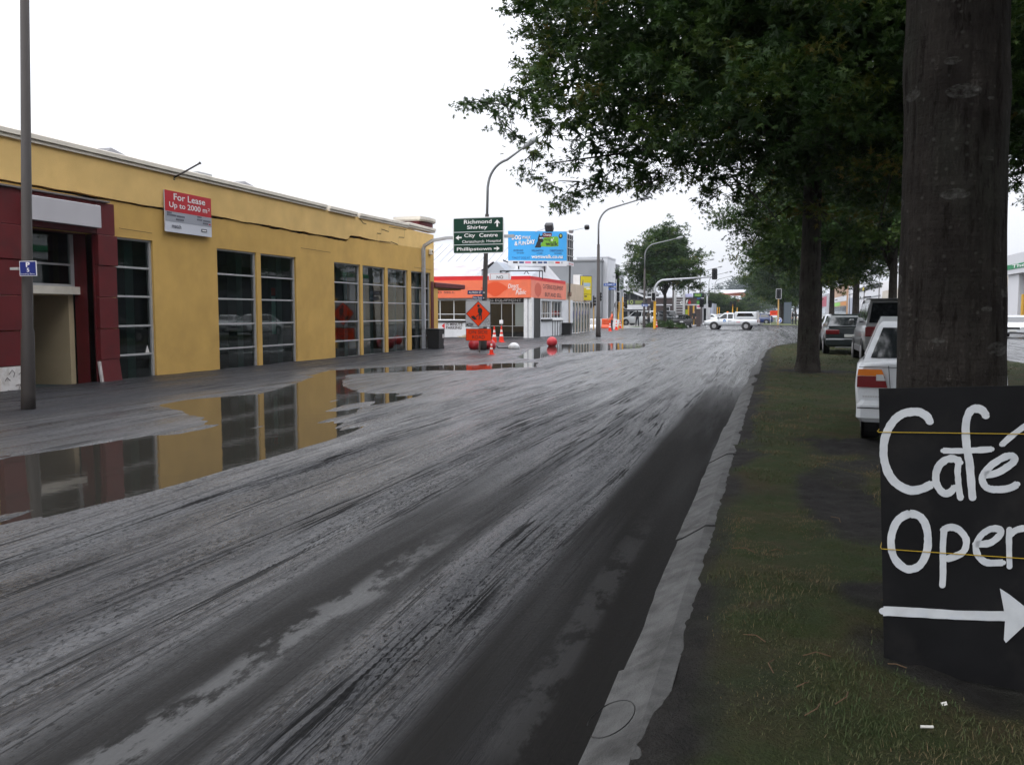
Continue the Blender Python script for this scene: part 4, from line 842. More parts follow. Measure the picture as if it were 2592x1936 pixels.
# ---------------------------------------------------------------- beige shop row and its yellow box sign
M_BEI = mat('beige_render', (.50, .40, .30), .85, var=.07, vs=1.4, dirt=(.33, .26, .2), ds=1, damt=.5)
bs_ = thing('beige_shop', 'small beige shop with narrow glass doors beside the catering shop', 'building', (-17, 65, 0))
BY0, BY1 = YE - 2.25, 69.0
MB().box(-24, XS - .03, BY0 + .02, BY1, 2.48, 3.72).box(-24, XS - .1, BY1 - .2, BY1 - .003, -.1, 2.48).box(-24, XS - 1.5, BY0 + 2.3, BY1 - .2, -.1, 2.48).build('upper_wall', M_BEI, bs_)
for q in np.linspace(BY0 + .1, BY1 - .12, 9):
    MB().box(XS - .12, XS - .02, q, q + .11, -.05, 2.48).build('door_post', M_BEI, bs_)
qs = np.linspace(BY0 + .1, BY1 - .12, 9)
for a, b in zip(qs, qs[1:]):
    fr = MB().box(XS - .10, XS - .05, a + .11, a + .15, 0, 2.44).box(XS - .10, XS - .05, b - .04, b, 0, 2.44).box(XS - .10, XS - .05, a + .15, b - .04, 0, .12).box(XS - .10, XS - .05, a + .15, b - .04, 2.36, 2.44); d = fr.build('glass_door', M_WOODW, bs_); MB().quad((XS - .08, a + .15, .12), (XS - .08, b - .04, .12), (XS - .08, b - .04, 2.36), (XS - .08, a + .15, 2.36)).build('pane', mat('grey_glass', (.10, .12, .12), .06, spec=.6), d, fixn=False)
p = QX(1442, 700, XS + .08); MB().tube([(XS + .08, p.y, -.02), (XS + .08, p.y, 2.6), (XS + .08, p.y + .4, 2.85)], .055, 8).build('downpipe', M_BEI, bs_); MB().bbox(XS + .0, XS + .2, p.y - .2, p.y + .2, 2.8, 3.1, .03).build('rain_head', mat('rust_brown', (.22, .13, .09), .8), bs_)
def s7(x, y): return (1430 + x / 7.867, 660 + y / 7.867)
a = QX(*s7(275, 305), XS + .9); b = QX(*s7(480, 340), XS + .9); c = QX(*s7(275, 795), XS + .9)
ya, yb2 = a.y - .0, b.y; zt, zb_ = a.z, c.z
t = thing('box_sign', 'projecting white box sign with yellow face hung above the beige shop doors', 'sign', (XS + .5, ya, zb_))
q0 = QY(*s7(240, 280), 66.3); q1 = QY(*s7(275, 800), 66.3); q2 = QY(*s7(485, 800), 66.3); ql = QY(*s7(165, 330), 66.3)
# the box: its side faces the camera, the yellow face is turned towards the road
MB().box(ql.x, q0.x + .25, 66.3, 67.2, q1.z, q0.z).build('case', M_WHT, t)
u = Vector((q2.x - (q0.x + .25), .9, 0)); yf = Face((q0.x + .262, 66.28, q1.z + .02), u, (0, 0, 1), u.length, q0.z - q1.z - .1)
yf.rect('border', M_BLK, t, 0, 1, 0, 1, -.1, .1); M_YS = mat('yellow_sign', (.62, .50, .01), .45); yf.rect('yellow_face', M_YS, t, .03, .97, .02, .98, .006)
yf.rect('logo', mat('pale_blue_ink', (.35, .45, .55), .5), t, .28, .86, .58, .72, .010); yf.rect('logo_bar', M_WINK, t, .30, .80, .525, .555, .010); yf.rect('logo_bar', M_WINK, t, .52, .86, .46, .50, .010); yf.poly('logo_stroke', NAVY, t, [(.16, .43), (.20, .42), (.24, .6), (.26, .84), (.22, .84), (.17, .66)], .010)
yf.text('OPEN', M_INK, t, .08, .92, .235, .28, .010); yf.rect('fine_print', M_INK, t, .36, .58, .15, .20, .010); yf.rect('fine_print', M_INK, t, .06, .3, .06, .09, .010)
# ================================================================== BUILDINGS ACROSS THE SIDE STREET AND BEYOND
def bld(name, label, x0, x1, y0, y1, z1, m, wname='wall', cat='building'):
    t = thing(name, label, cat, ((x0 + x1) / 2, (y0 + y1) / 2, 0)); MB().box(x0, x1, y0, y1, -.1, z1).build(wname, m, t); return t
def pane_pX(t, x, y0, y1, z0, z1, m, fm, n=1, name='window'):
    w = MB().box(x - .02, x + .03, y0 - .06, y0, z0 - .06, z1 + .06).box(x - .02, x + .03, y1, y1 + .06, z0 - .06, z1 + .06).box(x - .02, x + .03, y0, y1, z1, z1 + .06).box(x - .02, x + .03, y0, y1, z0 - .06, z0).build(name, fm, t)
    for k in range(n): a = y0 + (y1 - y0) * k / n; b = y0 + (y1 - y0) * (k + 1) / n; MB().quad((x + .012, a + .03, z0), (x + .012, b - .03, z0), (x + .012, b - .03, z1), (x + .012, a + .03, z1)).build('pane', m, w, fixn=False)
    return w
def pane_nY(t, y, x0, x1, z0, z1, m, fm, n=1, name='window'):
    w = MB().box(x0 - .06, x0, y - .03, y + .02, z0 - .06, z1 + .06).box(x1, x1 + .06, y - .03, y + .02, z0 - .06, z1 + .06).box(x0, x1, y - .03, y + .02, z1, z1 + .06).box(x0, x1, y - .03, y + .02, z0 - .06, z0).build(name, fm, t)
    for k in range(n): a = x0 + (x1 - x0) * k / n; b = x0 + (x1 - x0) * (k + 1) / n; MB().quad((a + .03, y - .012, z0), (b - .03, y - .012, z0), (b - .03, y - .012, z1), (a + .03, y - .012, z1)).build('pane', m, w, fixn=False)
    return w
M_GREY = mat('grey_block', (.235, .245, .26), .85, var=.06, vs=.8, dirt=(.16, .165, .17), ds=.5, damt=.5); M_GREYL = mat('light_grey_render', (.58, .59, .62), .8, var=.05, vs=1)
M_FGL = mat('far_glass', (.02, .024, .026), .08, spec=.6)
# grey two-storey corner showroom with pale entrance tower
YG = 96.0; cx = QY(1521, 700, YG).x; zt = QY(1500, 661.5, YG).z
gb_ = bld('grey_showroom', 'grey block showroom with a pale entrance tower and dark slot window', cx - 14, cx, YG, YG + 12, zt, M_GREY)
MB().box(cx - 14.1, cx + .08, YG - .08, YG + 12, zt - .02, zt + .18).build('parapet_cap', mat('cap_grey', (.17, .175, .18), .7), gb_)
ya, yb3 = QX(1527, 680, cx + .5).y, QX(1552, 680, cx + .5).y
ya = YG + 1.2; yb3 = ya + 5.2; ztw = QX(1527, 657, cx + .5).z
ztw = zt + .45
tw = MB(); tf = face_pX(ya, yb3, -.1, ztw, cx + .5); holed(tw, tf, [(.7, 4.6, .2, 5.2)], .5); tw.box(cx - 3, cx - .02, ya, yb3, zt, ztw); tw.quad((cx + .5, ya, -.1), (cx - .1, ya, -.1), (cx - .1, ya, ztw), (cx + .5, ya, ztw)); tw.box(cx - 3.05, cx + .56, ya - .06, yb3 + .06, ztw, ztw + .14); tw.build('entrance_tower', M_GREYL, gb_, fixn=False)
pane_pX(gb_, cx + .1, ya + .75, yb3 - .65, .2, 4.95, M_FGL, M_GREYL, 2)
sg = face_pX(ya, yb3, 0, ztw, cx + .5); sg.text('Quilters', mat('sign_charcoal', (.09, .09, .10), .6), gb_, .16, .86, .80, .93, .03, .03, .1); sg.text('Quarters', mat('sign_charcoal', (.09, .09, .10), .6), gb_, .62, .92, .735, .765, .03)
MB().box(cx - 8, cx, yb3 + 3, yb3 + 9, 0, zt - .5).build('rear_wing', M_GREY, gb_)
MB().box(cx - 9, cx - .02, YG - 1.1, YG - .1, -.05, .85).build('hedge', mat('clipped_hedge', (.022, .035, .012), .9, var=.4, vs=6, bump=1, bs=12), gb_)
# gabled showroom with green lettering
YH = 118.0; def_ = lambda x, y: QY(1480 + x / 7.51, 640 + y / 7.51, YH)
a, b, c, d = def_(600, 670), def_(715, 640), def_(985, 680), def_(1190, 870)
gs = thing('gabled_showroom', 'dark-roofed showroom with white fascia band and green lettering across the side street', 'building', (a.x + 5, YH + 6, 0))
xr_ = def_(1190, 900).x; M_SLATE = mat('slate_roof', (.11, .11, .115), .8, var=.15, vs=1); zf0, zf1 = def_(900, 1075).z, def_(900, 990).z
MB().box(a.x - 6, xr_, YH + .1, YH + 14, -.1, zf0 - .02).build('lower_wall', mat('charcoal_wall', (.055, .055, .06), .7), gs)
MB().box(a.x - 6, xr_ + .1, YH - .3, YH + .08, zf0, zf1).build('white_fascia', M_WHT, gs)
MB().add([(a.x - 6, YH, zf1), (xr_, YH, zf1), (xr_, YH, d.z), (b.x, YH, b.z - .2), (a.x - 6, YH, a.z - 1.2)], [(0, 1, 2, 3, 4)]).build('clerestory', mat('charcoal_wall', (.055, .055, .06), .7), gs, fixn=False)
MB().quad((b.x - .2, YH - .5, b.z), (xr_ + .6, YH - .5, d.z), (xr_ + .6, YH + 10, d.z + .6), (c.x, YH + 10, c.z + 1.2), (b.x, YH + 10, b.z + .5)).quad((b.x - .2, YH - .5, b.z), (b.x - .2, YH + 10, b.z), (a.x - 6.5, YH + 10, a.z - 1.4), (a.x - 6.5, YH - .5, a.z - 1.4)).build('roof', M_SLATE, gs, fixn=False)
MB().add([(b.x - .2, YH - .55, b.z - .25), (xr_ + .6, YH - .55, d.z - .25), (xr_ + .6, YH - .55, d.z + .02), (b.x - .2, YH - .55, b.z + .02)], [(0, 1, 2, 3)]).build('barge_board', M_WHT, gs, fixn=False)
MB().add([(b.x - .2, YH - .56, b.z + .02), (b.x - .2, YH - .56, b.z - .25), (a.x - 6.5, YH - .56, a.z - 1.65), (a.x - 6.5, YH - .56, a.z - 1.4)], [(0, 1, 2, 3)]).build('barge_board', M_WHT, gs, fixn=False)
for k in range(6): q = a.x + .8 + k * 1.15; pane_nY(gs, YH - .02, q, q + .95, zf1 + .75, min(zf1 + 1.8, zf1 + 1.8 - .12 * k), M_FGL, mat('charcoal_trim', (.09, .09, .09), .6))
for k in range(6): q = a.x + .6 + k * 1.2; pane_nY(gs, YH + .09, q, q + 1.0, .9, zf0 - .25, M_FGL, M_GREYL)
GLI = mat('sign_lime', (.30, .36, .12), .6); gf = face_nY(a.x, xr_, zf1, zf1 + .75, YH - .02); gf.poly('ring_mark', GLI, gs, ell(.5, .5, .05, .38, 16), .02); gf.poly('ring_hole', M_BLK, gs, ell(.5, .5, .025, .19, 12), .03); gf.rect('letter_bar', GLI, gs, .62, .86, .5, .72, .02); gf.rect('letter_bar', GLI, gs, .62, .82, .2, .36, .02); gf.text('E', GLI, gs, .36, .41, .15, .8, .02, .03)
MB().bbox(xr_ + .15, xr_ + 1.2, YH - 1.0, YH - .8, .6, zf1 + .9, .03).build('white_sign_board', M_WHT, gs)
# brick cafe
YC = 112.0; k_ = lambda x, y: QY(1590 + x / 10.05, 720 + y / 10.05, YC)
cxl, cxr, czt = k_(480, 500).x, k_(1700, 500).x, k_(1000, 340).z
M_BRK = mat('dark_brick', (.060, .042, .040), .85, var=.15, vs=5); cf = bld('brick_cafe', 'dark brick cafe with white lettering beside a silver steel tower', cxl, cxr + .3, YC, YC + 9, czt, M_BRK)
MB().box(cxl - .05, cxr + .4, YC - .06, YC - .005, k_(900, 520).z - .08, k_(900, 520).z + .06).build('string_course', M_GREYL, cf); MB().box(cxl - .1, cxr + .4, YC - .1, YC + 9, czt, czt + .2).build('parapet_cap', M_GREYL, cf)
for a_, b_ in ((565, 640), (960, 1050)): pane_nY(cf, YC - .01, k_(a_, 600).x, k_(b_, 600).x, k_(600, 720).z, k_(600, 580).z, M_FGL, M_GREYL)
fx = face_nY(k_(1320, 450).x, k_(1600, 450).x, k_(1400, 500).z, k_(1400, 392).z, YC - .1)
fx.text('caf', M_WINK, cf, 0, .74, 0, 1, .05, .01); fx.text('\u00e9', M_RED, cf, .76, 1, 0, .95, .05, .01)
fx2 = k_(1460, 640); MB().box(fx2.x, k_(1550, 640).x, YC - .3, YC - .2, k_(1500, 775).z, fx2.z).build('lime_poster', mat('lime_poster', (.42, .55, .03), .6, var=.3, vs=3), cf)
for q in (1545, 1675): p = k_(q, 540); MB().tube([(p.x, YC - .5, 0), (p.x, YC - .5, p.z)], .1, 8).build('yellow_column', mat('ochre_paint', (.55, .30, .03), .6), cf)
MB().box(k_(1410, 300).x, k_(1640, 300).x, YC - .2, YC - .1, k_(1500, 318).z, k_(1500, 240).z).build('lavender_sign', mat('lavender_sign', (.42, .42, .62), .6), cf)
up = k_(700, 300); MB().box(cxl + 1, k_(1180, 300).x, YC + 4, YC + 9, czt, k_(900, 250).z).build('upper_storey', mat('far_white', (.6, .6, .62), .8), cf)
# silver steel tower
ys_ = YC - 1.6; k2 = lambda x, y: QY(1590 + x / 10.05, 720 + y / 10.05, ys_); tt = thing('steel_tower', 'open silver steel ladder tower in front of the brick cafe', 'tower', (k2(1300, 700).x, ys_ + .5, 0))
for q in (1182, 1412):
    for dy in (0, 1.2): p = k2(q, 165); MB().box(p.x - .09, p.x + .09, ys_ + dy, ys_ + dy + .18, 0, p.z).build('post', M_ALU, tt)
for q in (260, 325, 390, 455, 515, 578, 643, 708, 770): z = k2(1300, q).z; MB().box(k2(1182, q).x + .09, k2(1412, q).x - .09, ys_ + .02, ys_ + .14, z - .05, z + .05).build('rung', M_ALU, tt)
# fuel price sign
k3 = lambda x, y: QY(1590 + x / 10.05, 720 + y / 10.05, 104.0); t = thing('price_sign', 'dark pylon sign with a green panel at the kerb by the brick cafe', 'sign', (k3(1800, 800).x, 104, 0))
MB().box(k3(1650, 300).x, k3(1935, 300).x, 104.0, 104.4, k3(1800, 340).z, k3(1800, 215).z).build('head', mat('pylon_black', (.02, .022, .022), .5), t); MB().box(k3(1745, 300).x, k3(1850, 300).x, 104.05, 104.3, 0, k3(1800, 340).z).build('stem', mat('pylon_brown', (.07, .05, .045), .6), t)
f3 = face_nY(k3(1675, 300).x, k3(1875, 300).x, k3(1800, 315).z, k3(1800, 232).z, 104.0); f3.rect('green_panel', mat('sign_green_dark', (.015, .12, .06), .5), t, 0, 1, 0, 1, .0, .03); f3.text('FREE', mat('lime_letter', (.35, .55, .10), .5), t, .14, .86, .15, .85, .04, .02)
for y0, y1, m in ((372, 335, mat('blue_strip', (.06, .14, .35), .6)), (495, 420, mat('green_strip', (.08, .30, .05), .6)), (620, 510, M_WINK)): f4 = face_nY(k3(1748, 300).x, k3(1845, 300).x, k3(1800, y1).z, k3(1800, y0).z, 104.04); f4.rect('price_panel', m, t, 0, 1, 0, 1, 0, .03)
f4.rect('pink_print', PNK, t, .1, .9, .2, .7, .035)
# far end of the street
t = bld('white_pier_building', 'pale narrow shopfront beyond the green price sign', QY(1777, 780, 120).x, QY(1785, 780, 120).x + .6, 120, 122, QY(1780, 771, 120).z, mat('far_white', (.6, .6, .62), .8)); pane_nY(t, 119.99, QY(1778, 780, 120).x + .15, QY(1784, 780, 120).x + .4, .3, 2.2, M_FGL, M_GREYL)
t = bld('grey_box_building', 'plain blue-grey boxy building beside the young street trees', QY(1786, 780, 150).x, QY(1806, 780, 150).x, 150, 158, QY(1795, 768, 150).z, mat('blue_grey', (.30, .32, .38), .8)); pane_nY(t, 149.98, QY(1796, 780, 150).x, QY(1801, 780, 150).x, .4, 2.2, mat('blue_door', (.05, .10, .25), .5), M_GREYL)
yh = 260.0; kk = lambda x, y: QY(1800 + x / 8.508, 690 + y / 8.508, yh)
t = thing('orange_hall', 'large orange-red hall with a sloping white roof at the street end', 'building', (kk(450, 480).x, yh + 10, 0)); A, B = kk(-20, 455), kk(690, 405); MB().add([(A.x, yh, 0), (B.x, yh, 0), (B.x, yh, kk(690, 420).z), (A.x, yh, kk(0, 470).z), (A.x, yh + 22, 0), (B.x, yh + 22, 0), (B.x, yh + 22, kk(690, 420).z), (A.x, yh + 22, kk(0, 470).z)], [(0, 1, 2, 3), (1, 5, 6, 2), (4, 7, 6, 5), (0, 3, 7, 4)]).build('wall', mat('orange_brick', (.42, .13, .075), .8, var=.08, vs=.6), t)
MB().quad((A.x - 1, yh - 1, A.z - .8), (B.x + .5, yh - 1, kk(690, 420).z), (B.x + .5, yh + 20, B.z + 1.0), (A.x - 1, yh + 20, A.z + 1.6)).build('roof', M_ROOF, t, fixn=False)
for q in (.55, .7, .84): x = A.x + (B.x - A.x) * q; pane_nY(t, yh - .02, x, x + 1.4, 4.2, 5.6, M_FGL, M_GREYL)
yk = 200.0; kk = lambda x, y: QY(1800 + x / 8.508, 690 + y / 8.508, yk)
t = thing('red_cottage', 'small red-walled building with a pale hipped roof among the street trees', 'building', (kk(500, 560).x, yk + 4, 0)); xa, xb = kk(365, 570).x, kk(640, 570).x; ze = kk(500, 575).z; MB().box(xa + .4, xb - .4, yk, yk + 9, 0, ze).build('wall', mat('red_wall', (.40, .05, .045), .8), t); MB().add([(xa, yk - .4, ze), (xb, yk - .4, ze), (xb, yk + 9, ze), (xa, yk + 9, ze), ((xa + xb) / 2 - 1.2, yk + 4, kk(500, 495).z), ((xa + xb) / 2 + 1.2, yk + 4, kk(500, 495).z)], [(0, 1, 5, 4), (1, 2, 5), (2, 3, 4, 5), (3, 0, 4), (0, 3, 2, 1)]).build('roof', M_ROOF, t)
for q in (.2, .5, .75): x = xa + (xb - xa) * q; pane_nY(t, yk - .02, x, x + 1.1, 1.0, 2.4, M_FGL, M_GREYL)
# hazy wooded ridge closing the view
# ---- far side of the other carriageway
XR = 23.0
def far_shop(label, px0, px1, pyt, m, name='far_shop', depth=14):
    y1, y0 = QX(px0, 780, XR).y, QX(px1, 780, XR).y; zt = QX((px0 + px1) / 2, pyt, XR).z; t = thing(name, label, 'building', (XR + 5, (y0 + y1) / 2, 0)); MB().box(XR, XR + depth, y0 + .05, y1 - .05, -.1, zt).build('wall', m, t); return t, y0, y1, zt
def rX(t, name, m, y0, y1, z0, z1, d=.06): return MB().box(XR - d, XR - .004, y0, y1, z0, z1).build(name, m, t)
def fr_(y0, y1, q): return y0 + (y1 - y0) * q
M_FW = mat('far_white', (.6, .6, .62), .8)
t, a, b, z = far_shop('lime green fronted shop with tan upper wall across the far carriageway', 2099, 2142, 727, mat('tan_clad', (.36, .22, .13), .8)); rX(t, 'white_band', M_FW, a, b, z * .50, z * .66); rX(t, 'lime_band', mat('lime_band', (.20, .55, .05), .6), a, b, z * .37, z * .48); rX(t, 'orange_band', mat('orange_band', (.6, .22, .03), .6), a, fr_(a, b, .3), z * .371, z * .479, .08); rX(t, 'lime_wall', mat('lime_band', (.20, .55, .05), .6), fr_(a, b, .7), b, 0, z * .36); rX(t, 'shop_window', M_FGL, a + .3, fr_(a, b, .66), .3, z * .34); rX(t, 'lamp', M_STL, fr_(a, b, .45), fr_(a, b, .6), z * .56, z * .6, .1)
t, a, b, z = far_shop('crimson and grey shopfront partly hidden behind thin oak trunks', 2068, 2095, 748, mat('grey_front', (.30, .30, .32), .8)); rX(t, 'crimson_panel', mat('crimson_panel', (.32, .02, .05), .6), fr_(a, b, .1), fr_(a, b, .5), z * .45, z * .9); rX(t, 'shop_window', M_FGL, fr_(a, b, .15), fr_(a, b, .9), .3, z * .38)
t, a, b, z = far_shop('white shop with grey side pier across the far carriageway', 2147, 2169, 722, M_FW); rX(t, 'grey_pier', mat('blue_grey', (.30, .32, .38), .8), a, b, 0, z * .62); rX(t, 'cap_line', M_GREY, a, b, z * .72, z * .75); rX(t, 'purple_edge', mat('purple_sign', (.10, .04, .30), .6), a, fr_(a, b, .2), 0, z * .42, .08)
t, a, b, z = far_shop('white shop with black top sign and yellow disc across the far carriageway', 2170, 2228, 722, M_FW); rX(t, 'black_sign', M_BLK, a, b, z * .86, z * .985); f5 = Face((XR - .07, b, z * .86), (0, -1, 0), (0, 0, 1), b - a, z * .125); f5.poly('yellow_disc', M_YS, t, ell(.3, .5, .045, .42, 14), .01); rX(t, 'cap_line', M_GREY, a, b, z * .62, z * .66); rX(t, 'window_strip', M_FGL, fr_(a, b, .15), fr_(a, b, .62), z * .45, z * .56); rX(t, 'purple_front', mat('purple_sign', (.10, .04, .30), .6), a, b, .1, z * .24)
t, a, b, z = far_shop('beige building with a purple poster across the far carriageway', 2232, 2420, 719, mat('far_beige', (.50, .45, .38), .8)); p0, p1 = QX(2270, 740, XR), QX(2252, 758, XR); rX(t, 'purple_poster', mat('purple_poster', (.32, .14, .48), .6, var=.3, vs=.8), p0.y, p1.y, p1.z - 1.2, p0.z)
for q in (.15, .4, .62): rX(t, 'shop_window', M_FGL, fr_(a, b, q), fr_(a, b, q + .15), .3, 2.6)
# bank on the right
XK = 24.5; t = thing('bank_building', 'white bank with a green name band over tall pale columns', 'building', (XK + 6, 72, 0)); y1, y0 = QX(2541, 700, XK).y, 50.0; zt, zf = QX(2560, 645, XK).z, QX(2560, 694, XK).z
MB().box(XK + 1.5, XK + 14, y0, y1, -.1, zf).build('glazing', mat('bank_glass', (.03, .035, .04), .1, spec=.6), t); MB().box(XK, XK + 14, y0, y1 + .3, zf, zt).build('fascia', M_FW, t)
g0, g1 = QX(2560, 682, XK).z, QX(2560, 670.5, XK).z; MB().box(XK - .06, XK - .004, y0, y1 + .1, g0, g1).build('green_band', mat('bank_green', (.01, .22, .08), .5), t)
f6 = Face((XK - .07, y1, g0), (0, -1, 0), (0, 0, 1), y1 - y0, g1 - g0); pt = (y1 - QX(2564, 676, XK).y) / (y1 - y0); f6.text('The National Bank', M_WINK, t, pt, pt + .42, .15, .9, .01, .01)
for q0, q1 in ((2550, 2577),): a, b = QX(q1, 740, XK + .3).y, QX(q0, 740, XK + .3).y; MB().bbox(XK + .3, XK + 1.2, a, b, 0, zf, .04).build('column', M_FW, t)
for k in range(3): MB().bbox(XK + .3, XK + 1.2, y0 + 2 + k * 7, y0 + 4.4 + k * 7, 0, zf, .04).build('column', M_FW, t)
p = QX(2590, 760, XK - .5); MB().tube([(XK - .5, p.y, 0), (XK - .5, p.y, p.z + .6)], .18, 10).build('yellow_pillar', mat('ochre_paint', (.55, .30, .03), .6), t)
# ================================================================== STREET FURNITURE
M_POLE = mat('lamp_steel', (.034, .027, .024), .7, var=.18, vs=3, dirt=(.045, .04, .038), ds=2, damt=.6, stretch=(1, 1, .4)); M_POLEL = mat('lamp_galvanised', (.20, .205, .21), .5, metal=.3, var=.1, vs=4)
def street_lamp(label, x, y, H=8.9, reach=2.8, sgn=1, r=.105, lean=(0, 0), group='street lamps along the road', fat=False, z=0.0):
    t = thing('street_lamp', label, 'street lamp', (x, y, z), 0, group); L = lambda h: (lean[0] * h, lean[1] * h, h)
    k = 1.35 if fat else 1.0
    MB().tube([L(-.1), L(.3), L(1.3), L(1.35), L(H * .68)], [r * 1.35 * k, r * 1.3 * k, r * 1.2 * k, r * k, r * .72 * k], 14).build('pole', M_POLE, t, local=True, smooth=True)
    b = Vector(L(H * .68)); pts = [b, b + Vector((lean[0] * H * .1, 0, H * .13))]
    for q in np.linspace(0, 1, 9)[1:]: a = q * R(78); pts.append(b + Vector((sgn * (1 - math.cos(a)) * 1.05 + lean[0] * H * .15, 0, H * .13 + math.sin(a) * H * .135)))
    e = pts[-1]; pts.append(Vector((sgn * reach, 0, H - .02))); MB().tube(pts, [r * .5] * (len(pts) - 1) + [r * .36], 8).build('arm', M_POLEL, t, local=True, smooth=True)
    E = pts[-1]; d = (pts[-1] - pts[-2]).normalized(); mb = MB(); mb.tube([E - d * .05, E + d * .1, E + d * .38, E + d * .58, E + d * .64], [.05, .10, .13, .10, .03], 10); mb.build('lantern', mat('lantern_grey', (.30, .31, .32), .5), t, local=True, smooth=True)
    return t
L1 = QG(72, 1042); street_lamp('thick brown lamp pole carrying a blue parking sign', L1.x, L1.y, 12.5, 2.8, fat=True, r=.062, lean=(.034, .01))
street_lamp('leaning lamp post behind the green direction sign', -11.76, 34.95, 8.4, 1.8, lean=(.034, 0), r=.115)
street_lamp('lamp post standing in the silt before the orange barriers', -11.1, 57.0, 8.95, 2.7, lean=(-.006, 0), r=.125)
street_lamp('lamp post on the corner carrying a small blue arrow plate', -12.35, 87.2, 8.9, 3.1, r=.115)
for y in (104.5, 124, 144, 164, 181, 198): street_lamp('distant lamp post in the row beyond the round-headed tree', -11.4, y, 8.9, 2.8)
for x, y, lb in ((17.2, 57.5, 'lamp post before the white bank'), (17.6, 139, 'lamp post before the beige building with a purple poster'), (17.6, 164, 'lamp post before the shop with the black top sign'), (17.6, 190, 'lamp post between the white shop and the black-topped one'), (17.6, 225, 'lamp post before the lime green shop')): street_lamp(lb, x, y, 8.9, 2.6, -1, z=.0)
# parking plate on the first pole
f = face_nY(QY(53, 700, L1.y - .2).x, QY(96, 700, L1.y - .2).x, QY(75, 699, L1.y - .2).z, QY(75, 661, L1.y - .2).z, L1.y - .22)
t = thing('parking_sign', 'small blue five minute loading zone plate on the thick lamp pole', 'sign', (L1.x, L1.y - .2, f.o.z)); M_NAVY = mat('sign_navy', (.010, .022, .17), .45)
f.rect('plate', M_SW, t, 0, 1, 0, 1, -.006, .006); f.rect('blue_field', M_NAVY, t, .035, .965, .035, .965, .003); f.text('P', M_SW, t, .40, .63, .60, .92, .006, .03); f.text('5', M_SW, t, .44, .59, .27, .53, .006, .02); f.text('Loading Zone', M_SW, t, .10, .90, .07, .19, .006)
MB().box(L1.x - .02, L1.x + .14, L1.y - .215, L1.y - .1, f.o.z + .1, f.o.z + .14).build('bracket', M_ALU, t)
# green direction sign on its bent gantry
M_GAL = mat('galvanised', (.42, .43, .45), .5, metal=.25, var=.12, vs=2, dirt=(.22, .17, .14), ds=3, damt=.5)
YS = 34.1; pb = QY(1071, 880, YS); ps = thing('direction_sign', 'green road direction sign held out on a bent grey gantry', 'sign', (pb.x, YS, 0))
zp = QY(1071, 622, YS).z; za = QY(1147, 603, YS).z; xe = QY(1300, 600, YS).x
g_ = lambda px, py: QY(px, py, YS)
a0, a1 = g_(1147, 643), g_(1276, 548)
gp = MB().tube([(pb.x, YS + .1, -.1), (pb.x, YS + .1, zp - .12)], .10, 4, sq=True); gp.build('gantry_post', M_GAL, ps)
q1 = g_(1092, 612); MB().tube([(pb.x, YS + .1, zp - .16), (pb.x + .05, YS + .1, zp), (q1.x, YS + .1, q1.z + .05), (g_(1128, 604).x, YS + .1, za + .02), (xe, YS + .1, za + .03)], .085, 4, sq=True).build('gantry_arm', M_GAL, ps)
MB().tube([(g_(1255, 700).x, YS + .16, 1.7 + 2.4), (g_(1255, 700).x, YS + .16, za)], .07, 4, sq=True).build('hanger', M_GAL, ps)
fg = face_nY(a0.x, a1.x, a0.z, a1.z, YS - .02); M_SGRN = mat('road_sign_green', (.003, .036, .020), .6, spec=.2)
def rrect(w, h, r, n=5):
    P = []
    for cx_, cy_, s in ((w - r, r, -90), (w - r, h - r, 0), (r, h - r, 90), (r, r, 180)):
        for k in range(n + 1): t_ = R(s + 90 * k / n); P.append((cx_ + r * math.cos(t_), cy_ + r * math.sin(t_)))
    return P
MB().prism(rrect(fg.w, fg.h, .16), fg.p(0, 0, -.03), fg.u, fg.v, fg.n * .03).build('plate', mat('sign_border_white', (.70, .72, .72), .5), ps)
def s0(x, y): return ((x - 165) / 795.0, 1 - (y - 178) / 577.0)
for y0, y1 in ((405, 192), (608, 415), (742, 618)):
    A = s0(180, y0); B = s0(945, y1); fg.rect('green_field', M_SGRN, ps, A[0], B[0], A[1], B[1], .004)
def gt(s, x0, x1, y1, y0, **k): A = s0(x0, y1); B = s0(x1, y0); fg.text(s, M_SW, ps, A[0], B[0], A[1], B[1], .008, k.get('bold', .012))
gt('Richmond', 342, 770, 280, 218); gt('Shirley', 390, 708, 380, 310); gt('City', 345, 515, 510, 436); gt('Centre', 580, 865, 496, 436); gt('Christchurch', 312, 655, 585, 542, bold=.004); gt('Hospital', 692, 912, 590, 540, bold=.004); gt('Phillipstown', 228, 768, 725, 655)
def arrow(pts): fg.poly('arrow', M_SW, ps, [s0(a, b) for a, b in pts], .008)
arrow([(846, 338), (846, 275), (808, 288), (857, 224), (905, 288), (870, 275), (870, 338)]); arrow([(208, 498), (262, 458), (255, 484), (304, 484), (304, 508), (255, 508), (262, 540)]); arrow([(895, 682), (846, 645), (852, 672), (806, 672), (806, 692), (852, 692), (846, 722)])
# street name blades on the leaning lamp post
yl = 34.7
def blade(txts, lab, x0, y0, x1, y1, yp, loc, big=None):
    A, B = QY(x0, y1, yp), QY(x1, y0, yp); f = face_nY(A.x, B.x, A.z, B.z, yp); t = thing('street_name_sign', lab, 'sign', tuple(A)); f.rect('blade', mat('blade_blue', (.012, .035, .13), .5), t, 0, 1, 0, 1, -.02, .02); f.text(txts, M_SW, t, .08, .92, .22, .8, .006, .01); f.rect('bracket', M_ALU, t, .94, 1.12, .3, .6, -.03, .02); return t
blade('ALFRED ST', 'blue street name blade on the leaning lamp post, upper of two', 1183.5, 735, 1222, 745.5, yl, None); blade('No Exit', 'blue no exit blade under the street name on the leaning lamp post', 1196.5, 749.5, 1222, 758.5, yl, None)
